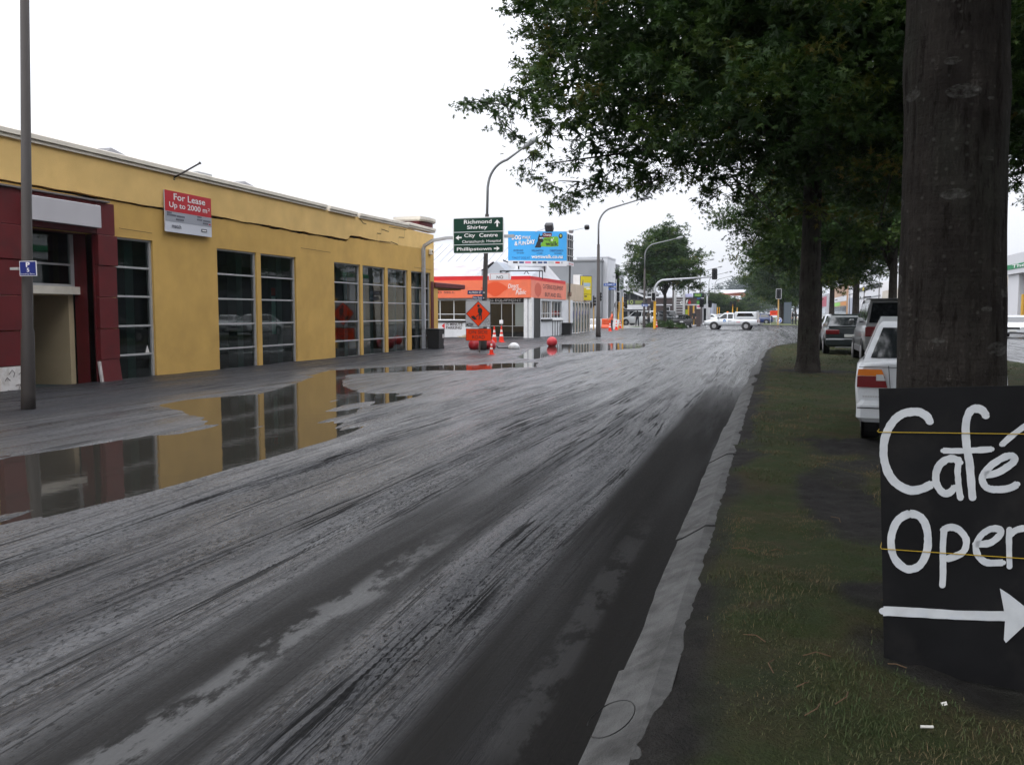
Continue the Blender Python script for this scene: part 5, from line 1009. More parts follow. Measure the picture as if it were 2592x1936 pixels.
# roadworks warning sign on its own stake
yw = 33.0; A = lambda x, y: QY(*z2(x, y), yw); t = thing('roadworks_sign', 'grey board with an orange digging-man diamond and a side road plate beneath', 'sign', (A(655, 1200).x, yw, 0))
p0, p1 = A(455, 860), A(825, 470); f = face_nY(p0.x, p1.x, p0.z, p1.z, yw); f.rect('backing', M_BLK, t, 0, 1, 0, 1, -.02, .018); f.rect('grey_board', mat('board_grey', (.40, .40, .42), .6, var=.08, vs=3), t, .015, .985, .012, .988, .002)
FO = mat('fluoro_orange', (.80, .048, .004), .6, spec=.2); W = lambda x, y: ((x - 455) / 370.0, 1 - (y - 470) / 390.0)
f.poly('diamond_edge', M_BLK, t, [W(645, 476), W(462, 662), W(645, 856), W(824, 660)], .005); f.poly('diamond', FO, t, [W(645, 488), W(474, 662), W(645, 844), W(812, 660)], .008)
f.poly('digger_head', M_BLK, t, [W(650 + 20 * math.cos(q), 548 + 22 * math.sin(q)) for q in np.linspace(0, 6.28, 13)[:-1]], .011)
f.poly('digger_body', M_BLK, t, [W(640, 585), W(660, 572), W(690, 580), W(708, 610), (W(705, 625)), W(697, 660), W(698, 745), W(703, 752), W(684, 752), W(678, 690), W(670, 690), W(665, 752), W(652, 752), W(655, 660), W(640, 650)], .011); f.poly('shovel', M_BLK, t, [W(650, 668), W(605, 715), W(612, 722), W(656, 680)], .012); f.poly('dirt_heap', M_BLK, t, [W(536, 705), W(575, 690), W(600, 712), W(628, 750), W(585, 754), W(560, 735)], .011)
f.text('MZBR', M_BLK, t, .03, .32, .03, .15, .006, .02, .3); f.text('TIMER', mat('faint_ink', (.2, .2, .2), .7), t, .68, .99, .05, .28, .006, .0, .3, rot=.6)
p0, p1 = A(462, 1062), A(838, 885); f2 = face_nY(p0.x, p1.x, p0.z, p1.z, yw); f2.rect('lower_plate', M_BLK, t, 0, 1, 0, 1, -.02, .018); f2.rect('orange_plate', FO, t, .015, .985, .03, .97, .002); f2.text('ON SIDE', M_BLK, t, .11, .85, .58, .86, .006, .0); f2.text('ROAD', M_BLK, t, .25, .74, .16, .44, .006, .0)
px = A(655, 900).x; MB().box(px - .025, px + .025, yw + .03, yw + .08, -.02, A(655, 480).z).build('stake', mat('dark_stake', (.10, .08, .07), .8), t); MB().box(A(540, 868).x, A(715, 868).x, yw - .04, yw + .02, f.o.z - .04, f.o.z + .0).build('clip', M_ALU, t)
# rubbish bin at the corner
c = QG(1097, 884.5); t = thing('wheelie_bin', 'black wheelie bin standing at the yellow building corner', 'bin', (-13.75, c.y - 1.0, .04)); cx_, cy_ = 0, 0
mb = MB(); mb.add([(-.24, -.27, .04), (.24, -.27, .04), (.24, .27, .04), (-.24, .27, .04), (-.29, -.33, .82), (.29, -.33, .82), (.29, .33, .82), (-.29, .33, .82)], [(0, 3, 2, 1), (4, 5, 6, 7), (0, 1, 5, 4), (1, 2, 6, 5), (2, 3, 7, 6), (3, 0, 4, 7)]); M_BIN = mat('bin_black', (.014, .014, .015), .5); mb.build('body', M_BIN, t, local=True); MB().bbox(-.31, .31, -.36, .35, .825, .90, .03).build('lid', M_BIN, t, local=True); MB().box(.292, .297, .05, .18, .5, .66).build('label_patch', M_SW, t, local=True)
for sx in (-.22, .22): MB().lathe([(.09, -.03), (.09, .03)], n=12, M=Matrix.Translation((sx, .3, .09)) @ Matrix.Rotation(R(90), 4, 'Y')).build('wheel', M_BLK, t, local=True)
p = QX(1434, 842, XS + .3); t2_ = copy_thing(t, (XS + .35, p.y, .02), R(90), 'black wheelie bin outside the narrow glass doors of the beige shop')
# concrete ball bollards, some knocked over
M_BRED = mat('ball_red', (.46, .02, .03), .5, var=.12, vs=3, dirt=(.18, .04, .04), ds=3, damt=.5); M_BWHT = mat('ball_white', (.62, .62, .62), .7, dirt=(.25, .25, .25), ds=3, damt=.6)
def ball(label, gx, gy, r, m, squash=1.0, sink=.06, stretch=1.0):
    t = thing('ball_bollard', label, 'bollard', (gx, gy, 0), 0, 'round concrete bollards round the corner'); pr = [(max(.001, r * math.sin(a)), r * squash * (1 - math.cos(a)) - sink) for a in np.linspace(.05, math.pi - .05, 14)]
    MB().lathe(pr, n=22).build('ball', m, t, local=True, smooth=True); t.scale = (stretch, 1, 1); MB().lathe([(r * .55, -.05), (r * .5, .04)], n=14).build('foot', M_CONC, t, local=True); return t
c = QG(*z2(1730, 1140)); ball('single red ball bollard standing alone at the puddle edge', c.x, c.y, .255, M_BRED)
c = QG(*z2(1170, 1190)); ball('white ball bollard half sunk in silt beside a fallen stake', c.x, c.y, .25, M_BWHT, .85, .12)
c = QG(*z2(530, 1205)); ball('red ball bollard leaning against the other behind the roadworks sign', c.x + .1, c.y + .3, .29, M_BRED)
c = QG(*z2(610, 1205)); ball('scuffed red and white ball bollard behind the roadworks sign stake', c.x + .1, c.y + .3, .27, mat('ball_scuffed', (.42, .03, .04), .6, dirt=(.6, .52, .5), ds=2.2, damt=1.0))
c = QG(*z2(795, 1200)); ball('red ball bollard between the leaning lamp post and the small cone', c.x, c.y + .2, .26, M_BRED)
c = QG(*z2(1050, 1185)); t = thing('fallen_stake', 'dark stake lying in the silt beside the white ball bollard', 'stake', tuple(c)); MB().tube([(c.x - .35, c.y, .05), (c.x + .3, c.y + .1, .06)], .03, 6).build('rod', M_BLK, t); MB().tube([(c.x - .35, c.y, .05), (c.x - .42, c.y - .05, .14)], .03, 6).build('hook', M_BLK, t)
c = QG(*z2(400, 1040)); t = thing('straw_pile', 'small heap of pale straw against the white shop wall', 'straw', (c.x, YO - .4, 0)); mb = MB(); r_ = random.Random(3)
for k in range(160): x, y = r_.gauss(0, .3), r_.gauss(0, .15); h = max(.02, .26 - abs(x) * .4); a = r_.uniform(0, 3.14); z = r_.uniform(0, h); mb.tube([(x, y, z), (x + .22 * math.cos(a), y + .12 * math.sin(a), z + r_.uniform(-.03, .05))], .011, 3)
mb.build('straw', mat('straw', (.45, .32, .14), .9), t, local=True)['kind'] = 'stuff'
# traffic cones
M_CO = mat('cone_orange', (.72, .030, .008), .6, spec=.3, var=.06, vs=5); M_CW = mat('cone_white', (.72, .66, .64), .5); G_C = 'traffic cones set round the crossing'
def cone_proto(label):
    t = thing('traffic_cone', label, 'cone', (0, 0, 0), 0, G_C); MB().bbox(-.19, .19, -.19, .19, 0, .045, .012).build('base', M_CO, t, local=True)
    MB().lathe([(.15, .04), (.135, .10), (.098, .34)], n=16).build('body', M_CO, t, local=True); MB().lathe([(.0985, .342), (.080, .46)], n=16).build('white_band', M_CW, t, local=True); MB().lathe([(.0795, .462), (.063, .57)], n=16).build('middle_band', M_CO, t, local=True); MB().lathe([(.0625, .572), (.046, .70)], n=16).build('upper_band', M_CW, t, local=True); MB().lathe([(.0455, .702), (.030, .86), (.022, .90)], n=16).build('tip', M_CO, t, local=True)
    return t
cp = cone_proto('tall banded cone beside the roadworks sign, next to the glass shop doors'); c = QG(*z2(880, 1107)); cp.location = (c.x, c.y, .02); _kids[cp.name] = children(cp)
def cone(px, py, label, z=.02, s=1.0): c = QG(px, py); return copy_thing(cp, (c.x, c.y, z), random.Random(int(px)).uniform(0, 1.5), label, (s, s, s))
cone(*z2(985, 1097), 'tall banded cone before the glass shop doors, right of another')
cone(*z2(838, 1270), 'small plain-topped cone at the foot of the roadworks sign', 0, .62)
for (x, y), lb in (((895, 1412), 'cone in front of the orange barrier, before the person in the vest'), ((1022, 1388), 'cone beside the yellow signal post, propped by the leaning white board'), ((1100, 1365), 'cone between the two yellow signal posts')): cone(*s7(x, y), lb)
cone(1662, 832, 'cone against the yellow mast base')
for px, py, lb in ((1768, 807, 'cone beside the dark pylon sign'), (1776, 806, 'cone in the pair beside the dark pylon sign'), (1809, 803, 'cone behind the white utility bonnet'), (1918, 802, 'cone before the small blue car'), (1946, 811, 'cone under the orange board on the island'), (2008, 810, 'cone at the right end of the grass island'), (2014, 800, 'cone before the two standing people'), (2004, 797, 'cone beyond the grass island')): cone(px, py, lb, .05)
# water-filled barriers
def barrier(label, x, y, m):
    t = thing('water_barrier', label, 'barrier', (x, y, .04), 0, 'plastic barriers along the closed street'); mb = MB(); prf = [(-.28, 0), (.28, 0), (.28, .18), (.13, .42), (.10, .92), (.06, .98), (-.06, .98), (-.10, .92), (-.13, .42), (-.28, .18)]
    mb.prism(prf, (-.70, 0, 0), (0, 1, 0), (0, 0, 1), (1.40, 0, 0)); mb.build('shell', m, t, local=True)
    for q in (-.42, 0, .42): MB().bbox(q - .13, q + .13, -.150, -.128, .46, .84, .01).build('recess_rib', m, t, local=True)
    for q in (-.72, .72): MB().tube([(q, 0, .1), (q, 0, .9)], .05, 8).build('hinge_pin', m, t, local=True)
    return t
MO = mat('barrier_orange', (.62, .075, .015), .5, var=.1, vs=3); MW = mat('barrier_white', (.68, .69, .70), .5, dirt=(.2, .2, .2), ds=5, damt=.5)
yB = 84.6; xs_ = [QY(px, 833, yB).x for px in (1474, 1489, 1513, 1536)]
for k, (px, m, lb) in enumerate(((1467, MO, 'orange plastic barrier half hidden by the beige shop'), (1504, MW, 'white plastic barrier in the row behind the thin signal post'), (1541, MO, 'orange plastic barrier behind the person in the vest'))): barrier(lb, QY(px, 833, yB).x, yB + .05 * k, m)
t = thing('leaning_board', 'white board leaning among the cones by the signal post', 'board', tuple(QG(1553, 836))); M = Matrix.Translation(QG(1553, 836)) @ Matrix.Rotation(R(12), 4, 'Y'); MB().box(-.35, .35, -.03, .03, 0, 1.05, M).build('panel', MW, t); MB().box(-.05, .05, .03, .3, 0, .9, M).build('stay', MW, t)
# traffic signals
M_SIGY = mat('signal_yellow', (.70, .36, .02), .5, var=.06, vs=3); M_SIGW = mat('signal_ochre', (.45, .27, .08), .6); M_SBLK = mat('signal_black', (.008, .008, .009), .5); M_EDGE = mat('target_edge', (.60, .61, .62), .5)
def head(t, c, w=.50, h=.98, edge=True, side=False, rz=0.0):
    M = Matrix.Translation(c) @ Matrix.Rotation(rz, 4, 'Z')
    def place(mb): mb.v = [tuple(M @ Vector(p)) for p in mb.v]; return mb
    b = place(MB().prism([(a - w / 2, q - h / 2) for a, q in rrect(w, h, .1)], (0, 0, 0), (1, 0, 0), (0, 0, 1), (0, .03, 0))).build('target_board', M_EDGE if edge else M_SBLK, t)
    if edge: place(MB().prism([(a - w / 2 + .04, q - h / 2 + .04) for a, q in rrect(w - .08, h - .08, .08)], (0, -.006, 0), (1, 0, 0), (0, 0, 1), (0, .005, 0))).build('black_face', M_SBLK, b)
    for q in (-.28, 0, .28): place(MB().tube([(0, -.02, q), (0, -.2, q - .01)], [.12, .115], 12, cap=False)).build('visor', M_SBLK, b)
    return b
def sig_pole(t, x, y, zt, m=M_SIGY, r=.07): MB().tube([(x, y, 0), (x, y, zt)], r, 10).build('post', m, t)
def sx(px, py, yq): return QY(px, py, yq)
yq = 80.0
p = sx(1503, 760, yq); t = thing('traffic_signal', 'thin wooden-coloured signal post seen edge-on before the barriers', 'traffic signal', (p.x, yq, 0)); sig_pole(t, p.x, yq, p.z - .2, M_SIGW, .06); head(t, (p.x, yq, p.z - .1), .5, 1.05, False, rz=R(88)); head(t, (p.x - .3, yq - .1, sx(1496, 772, yq).z), .3, .55, False, rz=R(30))
p = sx(1516, 751, yq); head(t, (p.x, yq + .2, p.z), .42, .9, False, rz=R(60))
p = sx(1566, 751, yq + 1); t = thing('traffic_signal', 'yellow signal post with a white-edged black target board above the cones', 'traffic signal', (p.x, yq + 1, 0)); sig_pole(t, p.x, yq + 1, p.z); head(t, (p.x - .08, yq + .9, p.z), .46, .98); head(t, (p.x - .22, yq + .9, sx(1559, 773, yq + 1).z), .32, .45, False, rz=R(40)); MB().bbox(p.x + .03, p.x + .17, yq + .8, yq + 1.0, 1.6, 2.6, .03).build('call_box', M_SIGW, t)
p = sx(1577, 752, yq + 3.5); t = thing('traffic_signal', 'yellow signal post with side-turned lamp heads beside the grass corner', 'traffic signal', (p.x, yq + 3.5, 0)); sig_pole(t, p.x, yq + 3.5, p.z); head(t, (p.x + .18, yq + 3.4, p.z - .05), .42, .95, True, rz=R(70)); head(t, (p.x + .3, yq + 3.4, sx(1582, 774, yq + 3.5).z), .34, .5, False, rz=R(-30))
# mast arm
ym = 86.0; p = sx(1657, 800, ym); t = thing('traffic_signal', 'tall signal mast with yellow foot and a long curved arm over the road', 'traffic signal', (p.x, ym, 0)); zy = sx(1657, 762, ym).z; sig_pole(t, p.x, ym, zy, M_SIGY, .13)
e = sx(1802, 701, ym); mid = sx(1682, 709, ym); pts = [(p.x, ym, zy), (p.x, ym, sx(1655, 735, ym).z)]
c1 = Vector((p.x, ym, sx(1655, 735, ym).z))
for q in np.linspace(0, 1, 8)[1:]: a = q * R(86); pts.append(c1 + Vector(((mid.x - p.x) * (1 - math.cos(a)), 0, (mid.z - c1.z) * math.sin(a))))
pts.append(tuple(e)); MB().tube(pts, [.11] * 9 + [.07], 10).build('mast_arm', M_GAL, t, smooth=True); hh = sx(1809, 694, ym); head(t, (hh.x, ym - .1, hh.z), .52, 1.05, False); hh = sx(1655, 751, ym); head(t, (hh.x, ym - .2, hh.z), .44, .86)
MB().bbox(hh.x - .35, hh.x - .05, ym - .2, ym + .1, sx(1650, 780, ym).z, sx(1650, 766, ym).z, .03).build('side_lamp', M_SBLK, t)
hh = sx(1971, 744, 112); t = thing('traffic_signal', 'white-edged signal head on a yellow post at the grass island', 'traffic signal', (hh.x, 112, 0)); sig_pole(t, hh.x, 112, hh.z - .3, M_SIGW, .09); head(t, (hh.x, 111.85, hh.z), .66, 1.25)
hh = sx(1855, 769, 150); t = thing('traffic_signal', 'paired far signal heads before the small red building', 'traffic signal', (hh.x, 150, 0)); sig_pole(t, hh.x, 150, hh.z - .1, M_SIGY, .1); head(t, (hh.x - .28, 149.8, hh.z), .45, .85, False); head(t, (hh.x + .28, 149.8, hh.z), .45, .85, False)
hh = sx(1778, 767, 104); t = thing('traffic_signal', 'dark signal heads beside the green price pylon', 'traffic signal', (hh.x, 103, 0)); sig_pole(t, hh.x + .6, 103, hh.z + .8, M_EDGE, .08); head(t, (hh.x, 102.8, hh.z), .5, 1.0, False); head(t, (hh.x + .95, 102.8, hh.z - .1), .42, .85, False)
for px, yb4 in ((1816, 150), (1821, 152), (1866, 160)): q = sx(px, 780, yb4); t = thing('yellow_post', 'short far yellow post by the young street trees', 'post', (q.x, yb4, 0), 0, 'far yellow posts'); MB().tube([(q.x, yb4, 0), (q.x, yb4, 2.5)], .07, 8).build('shaft', M_SIGY, t); MB().lathe([(.08, 0), (.05, .05)], (q.x, yb4, 2.5), 8).build('cap', M_SIGY, t)
# cross street name blades
p0, p1 = sx(1528, 724, 79.8), sx(1559, 717, 79.8); f = face_nY(p0.x, p1.x, p0.z, p1.z, 79.8); M_BL2 = mat('blade_bright_blue', (.012, .07, .30), .5); t = thing('street_name_sign', 'bright blue cross street name blade above the signal heads', 'sign', tuple(p0)); f.rect('blade', M_BL2, t, 0, 1, 0, 1, -.03, .03); f.text('St Asaph St', M_SW, t, .1, .92, .2, .8, .008, .01)
p0, p1 = sx(1540.5, 733.5, 79.8), sx(1559, 728, 79.8); f = face_nY(p0.x, p1.x, p0.z, p1.z, 79.8); f.rect('lower_blade', M_BL2, t, 0, 1, 0, 1, -.03, .03); f.text('Hospital', M_SW, t, .25, .9, .2, .8, .008); q = sx(1560, 720, 80.1); MB().tube([(q.x, 80.1, 0), (q.x, 80.1, q.z + .5)], .05, 8).build('post', M_GAL, t)
p0, p1 = sx(1624, 776, 86.9), sx(1639.5, 770, 86.9); f = face_nY(p0.x, p1.x, p0.z, p1.z, 86.95); t = thing('arrow_plate', 'small blue plate with a white arrow on the corner lamp post', 'sign', tuple(p0)); f.rect('plate', M_BL2, t, 0, 1, 0, 1, -.03, .03); f.poly('arrow', M_SW, t, [(.1, .5), (.32, .8), (.32, .6), (.9, .6), (.9, .4), (.32, .4), (.32, .2)], .006)
# orange board, blue disc and grey cabinet at the island
p0, p1 = sx(1949, 798, 116), sx(1969, 787, 116); f = face_nY(p0.x, p1.x, p0.z, p1.z, 116); t = thing('roadworks_board', 'wide fluorescent orange board on legs at the grass island', 'sign', (p0.x, 116, 0)); f.rect('panel', FO, t, 0, 1, 0, 1, -.04, .04); f.rect('print_line', mat('print_dark_orange', (.35, .03, .01), .6), t, .1, .9, .55, .75, .006); f.rect('print_line', mat('print_dark_orange', (.35, .03, .01), .6), t, .2, .8, .22, .42, .006)
for q in (.06, .94): MB().tube([f.p(q, 0, -.05), Vector((f.p(q, 0)[0], 116.1, 0))], .04, 6).build('leg', M_ALU, t)
c = sx(1972, 811, 114.5); t = thing('blue_disc_sign', 'round blue keep-left disc leaning low at the island nose', 'sign', (c.x, 114.5, .1)); fd = Face((c.x - .35, 114.5, c.z - .33), (1, 0, 0), (0, .25, .97), .7, .7); fd.poly('edge', M_SW, t, ell(.5, .5, .5, .5, 24), 0); fd.poly('disc', M_BL2, t, ell(.5, .5, .45, .45, 24), .01); fd.poly('arrow', M_SW, t, [(.28, .24), (.62, .24), (.50, .36), (.78, .66), (.68, .76), (.39, .47), (.28, .58)], .02); MB().tube([(c.x, 114.6, 0), (c.x, 114.6, c.z)], .04, 6).build('stand', M_ALU, t)
p0, p1 = sx(1984, 800, 124), sx(2004, 765, 124); t = thing('equipment_cabinet', 'large blue-grey panelled cabinet beyond the grass island', 'cabinet', (p0.x, 124, 0)); MB().bbox(p0.x, p1.x, 124, 125.5, 0, p1.z, .04).build('case', mat('cabinet_grey', (.075, .095, .12), .7), t); MB().box(p0.x + .1, (p0.x + p1.x) / 2 - .02, 123.96, 123.99, .2, p1.z - .2).build('door', mat('cabinet_grey2', (.085, .105, .13), .7), t); MB().box((p0.x + p1.x) / 2 + .02, p1.x - .1, 123.96, 123.99, .2, p1.z - .2).build('door', mat('cabinet_grey2', (.085, .105, .13), .7), t)
# grass island and its kerb
isl = [(QG(1941, 812).x - .3, 118), (QG(1941, 812).x, 114), (0.4, 111.6), (3.6, 111.6), (6.4, 113.5), (7.0, 118), (7.0, 300), (-1.2, 300)]
MB().prism(isl, (0, 0, -.05), (1, 0, 0), (0, 1, 0), (0, 0, .15)).build('island_kerb', M_CONC, None, recenter=False)['kind'] = 'structure'; MB().prism([(a + (.2 if a < 3 else -.2), b + .2) for a, b in isl], (0, 0, -.04), (1, 0, 0), (0, 1, 0), (0, 0, .165)).build('island_grass', mat('far_turf', (.085, .10, .035), .95, var=.25, vs=.6), None, recenter=False)['kind'] = 'structure'
# corner planting bed and lawn across the side street
MB().prism([(-60, 85.6), (-13.5, 85.6), (-10.6, 86.6), (-9.2, 89), (-8.8, 93), (-8.8, 300), (-60, 300)], (0, 0, -.1), (1, 0, 0), (0, 1, 0), (0, 0, .21)).build('corner_pavement', mat('paving_pale', (.26, .26, .265), .7, var=.12, vs=.7), None, recenter=False)['kind'] = 'structure'
MB().prism([(-20.5, 87.5), (-15.2, 87.5), (-13.6, 91), (-13.6, 95.5), (-20.5, 95.5)], (0, 0, .1), (1, 0, 0), (0, 1, 0), (0, 0, .025)).build('corner_lawn', mat('lawn_green', (.065, .115, .030), .95, var=.25, vs=1.5), None, recenter=False)['kind'] = 'structure'
t = thing('low_hedge', 'low dark green hedge filling the bed under the round-headed tree', 'hedge', (-10.6, 88.6, .1)); rg = np.random.default_rng(31)
Cc = np.stack([rg.uniform(-1.9, 2.0, 110), rg.uniform(-1.4, 3.5, 110), np.zeros(110)], 1); Cc[:, 2] = rg.random(110) * .75 * (1 - (Cc[:, 0] / 2.4) ** 2)
LATE_HEDGE = (t, Cc)
MB().box(-12.3, -9.0, 87.4, 92, .08, .16).build('bed', mat('bed_soil', (.05, .04, .03), .95), t)
# ================================================================== VEHICLES   (local axes: front = +Y, origin on the ground under the middle)
M_TYRE = mat('tyre', (.014, .014, .014), .8); M_RIM = mat('wheel_rim', (.36, .36, .37), .4, metal=.5); M_CG = mat('car_glass', (.012, .014, .016), .05, spec=.7); M_TRIM = mat('black_trim', (.016, .016, .017), .6); M_LRED = mat('tail_red', (.17, .006, .008), .25); M_LAMB = mat('lens_amber', (.75, .20, .01), .25); M_LCLR = mat('lens_clear', (.55, .56, .56), .2); M_PLATE = mat('number_plate', (.65, .65, .62), .5)
def paint(name, c, dirt=None): return mat(name, c, .28, spec=.5, coat=.6, var=.03, vs=1.5, dirt=dirt or tuple(.55 * q + .02 for q in c), ds=1.6, damt=.35)
def car(label, body, W, st, cab, wheels, r=.30, glass=(), lights=(), group=None, loc=(0, 0, 0), rz=0, name='car', cat='car', bumper=None, extras=None, zsplit=None):
    """st: (y, half width, z low, z high) body stations rear to front; cab: (y, z, half width) upper profile as rear-bottom, rear-top, front-top, front-bottom"""
    t = thing(name, label, cat, loc, rz, group); mb = MB(); vs = []
    for y, w, z0, z1 in st:
        zm = z0 + (z1 - z0) * .55
        ring = [(-w * .86, z0), (-w * .97, z0 + .10), (-w, zm), (-w * .975, z1 - .07), (-w * .90, z1 - .012), (-w * .6, z1 + .012), (0, z1 + .02), (w * .6, z1 + .012), (w * .90, z1 - .012), (w * .975, z1 - .07), (w, zm), (w * .97, z0 + .10), (w * .86, z0)]
        vs += [(x, y, z) for x, z in ring]
    m = 13; n = len(st); fs = [(i * m + k, i * m + (k + 1) % m, (i + 1) * m + (k + 1) % m, (i + 1) * m + k) for i in range(n - 1) for k in range(m)]
    fs += [tuple(range(m - 1, -1, -1)), tuple(range((n - 1) * m, n * m))]; mb.add(vs, fs); bo = mb.build('body', body, t, local=True, smooth=False)
    bo.data.polygons.foreach_set('use_smooth', [len(p.vertices) == 4 for p in bo.data.polygons])
    # cabin
    (y0, z0, w0), (y1, z1, w1), (y2, z2, w2), (y3, z3, w3) = cab; prof = [(y0, z0 - .06, w0), (y0, z0, w0), (y1, z1 - .05, w1), (y1 + .08, z1, w1 - .05), ((y1 + y2) / 2, (z1 + z2) / 2 + .035, (w1 + w2) / 2 - .03), (y2 - .12, z2, w2 - .05), (y2, z2 - .05, w2), (y3, z3, w3), (y3, z3 - .06, w3)]
    c = MB(); zb = min(z0, z3) - .05; L = []; 
    for y, z, w in prof: L.append((-w, y, z)); 
    for y, z, w in prof: L.append((w, y, z))
    k = len(prof); F = [(i, i + 1, k + i + 1, k + i) for i in range(k - 1)]; c.add(L, F)
    c.add([(-q[2], q[0], q[1]) for q in prof], [tuple(range(k))]); c.add([(q[2], q[0], q[1]) for q in prof], [tuple(range(k - 1, -1, -1))]); cb = c.build('cabin', body, t, local=True)
    # windscreen and rear window
    def slab(nm, A, B, wa, wb, ins=.07, d=.008):
        (ya, za), (yb, zb_) = A, B; v = Vector((0, yb - ya, zb_ - za)); nrm = Vector((0, -(zb_ - za), yb - ya)).normalized()
        if (nrm.y > 0) != (ya > 0): nrm = -nrm
        if nrm.z < -.4: nrm = -nrm
        q0, q1 = .08, .92; P = lambda s, q, w: Vector((s * (w - ins), ya, za)) + v * q + nrm * d
        wl = lambda q: wa + (wb - wa) * q
        MB().quad(P(-1, q0, wl(q0)), P(1, q0, wl(q0)), P(1, q1, wl(q1)), P(-1, q1, wl(q1))).build(nm, M_CG, t, local=True, fixn=False)
    slab('rear_window', (y0, z0), (y1, z1 - .05), w0, w1); slab('windscreen', (y3, z3), (y2, z2 - .05), w3, w2)
    for pts in glass:
        for s in (-1, 1):
            P = []
            for y, z in pts:
                q = (z - (z0 + z3) / 2) / max(.01, (z1 + z2) / 2 - (z0 + z3) / 2); P.append((s * ((w0 + w3) / 2 + ((w1 + w2) / 2 - (w0 + w3) / 2) * min(1, max(0, q)) + .012), y, z))
            MB().quad(*P).build('side_window', M_CG, t, local=True, fixn=False)
    for wy in wheels:
        for s in (-1, 1):
            x = s * (W - .10); M = Matrix.Translation((x, wy, r)) @ Matrix.Rotation(R(90), 4, 'Y')
            MB().lathe([(r + .075, -.003), (r + .075, .003)], n=22, M=Matrix.Translation((s * (W + .001), wy, r + .01)) @ Matrix.Rotation(R(90), 4, 'Y')).build('wheel_arch', M_TRIM, t, local=True)
            w = MB().lathe([(r * .62, -.115), (r * .94, -.11), (r, -.07), (r, .07), (r * .94, .11), (r * .62, .115)], n=22, M=M).build('wheel', M_TYRE, t, local=True, smooth=False); w2 = MB().lathe([(.03, -.122), (r * .58, -.119), (r * .62, -.10), (r * .62, .10), (r * .58, .119), (.03, .122)], n=18, M=M).build('rim', M_RIM, w, local=True)
    for nm, mt, (x0, x1, ya, yb, za, zb_) in lights:
        for s in (-1, 1): MB().bbox(min(s * x0, s * x1), max(s * x0, s * x1), ya, yb, za, zb_, .012).build(nm, mt, t, local=True)
    if extras: extras(t)
    for ch in children(t): ch.matrix_parent_inverse = Matrix.Identity(4)
    _kids[t.name] = children(t); return t
WHITE = paint('car_white', (.66, .68, .70), (.42, .42, .42)); SILV = paint('car_silver', (.26, .265, .27)); DKGR = paint('car_dark_green', (.018, .026, .028)); BLACK = mat('car_black', (.006, .006, .007), .38, spec=.3); BLUE = paint('car_blue', (.012, .035, .16)); REDC = paint('car_red', (.35, .02, .025)); GREYC = paint('car_grey', (.12, .125, .13))
BZ = .12    # height of the grass strip
# ---- white sedan-hatch parked nearest (rear towards us)
cl_ = QG(2160, 1075, BZ)
def ex_hatch(t):
    y = -2.0
    MB().bbox(-.80, .80, y - .14, y + .05, .28, .52, .05).build('bumper', WHITE, t, local=True); MB().box(-.79, .79, y - .146, y - .138, .435, .447).build('bumper_line', M_TRIM, t, local=True)
    for s in (-1, 1):
        a, b = (.50, .80); X = lambda q: s * q
        f = Face((X(.80) if s < 0 else X(.46), y - .032, .66), (1, 0, 0), (0, -.0, 1), .32, .20)
        sk = (lambda a_: a_) if s < 0 else (lambda a_: 1 - a_)
        def P(q): return [(sk(u), v) for u, v in q]
        lp = f.poly('tail_lamp', M_LRED, t, P([(0, 0), (1.05, 0), (.95, .62), (0, .62)]) if s < 0 else P([(0, 0), (1.05, 0), (.95, .62), (0, .62)])[::-1], .012); f.poly('indicator', M_LAMB, t, P([(0, .64), (.94, .64), (.84, 1), (.03, 1)]) if s < 0 else P([(0, .64), (.94, .64), (.84, 1), (.03, 1)])[::-1], .012); f.poly('reverse_lamp', M_LCLR, t, P([(.66, .38), (.99, .38), (.9, .72), (.66, .72)]) if s < 0 else P([(.66, .38), (.99, .38), (.9, .72), (.66, .72)])[::-1], .016)
    MB().quad((-.42, y - .034, .50), (-.46, y - .034, .90), (-.452, y - .034, .90), (-.412, y - .034, .50)).build('boot_line', M_TRIM, t, local=True, fixn=False); MB().box(-.78, .78, y - .036, y - .03, .88, .887).build('boot_line', M_TRIM, t, local=True)
    f = Face((-.74, y - .036, .548), (1, 0, 0), (0, 0, 1), .2, .022); [f.rect('model_badge', M_ALU, t, .03 + .14 * q, .14 + .14 * q, .1, .9, .006) for q in range(7)]; MB().bbox(-.18, .18, y - .05, y - .03, .58, .70, .005).build('number_plate', M_PLATE, t, local=True)
    MB().box(-.5, .5, -1.2, -.9, 1.0, 1.12).build('seat_back', M_TRIM, t, local=True)
car('white saloon parked under the oaks, amber and red tail lamp showing beside the cafe board', WHITE, .74, [(-2.0, .79, .34, .90), (-1.9, .82, .26, .95), (-1.2, .84, .22, .95), (.2, .84, .20, .92), (1.3, .83, .22, .88), (1.85, .78, .26, .76), (2.05, .68, .34, .66)], [(-1.88, .94, .74), (-1.02, 1.38, .58), (.35, 1.42, .58), (1.25, .90, .76)], (-1.25, 1.3), .29, [[(-1.45, .92), (-.3, .93), (-.35, 1.28), (-.98, 1.26)], [(-.22, .93), (1.0, .93), (.38, 1.30), (-.28, 1.29)]], (), loc=tuple(Vector((.90, 10.25, BZ)) + Matrix.Rotation(R(-6), 4, 'Z') @ Vector((.74, 2.10, 0))), rz=R(-6), extras=ex_hatch).scale = (.92, 1, 1)
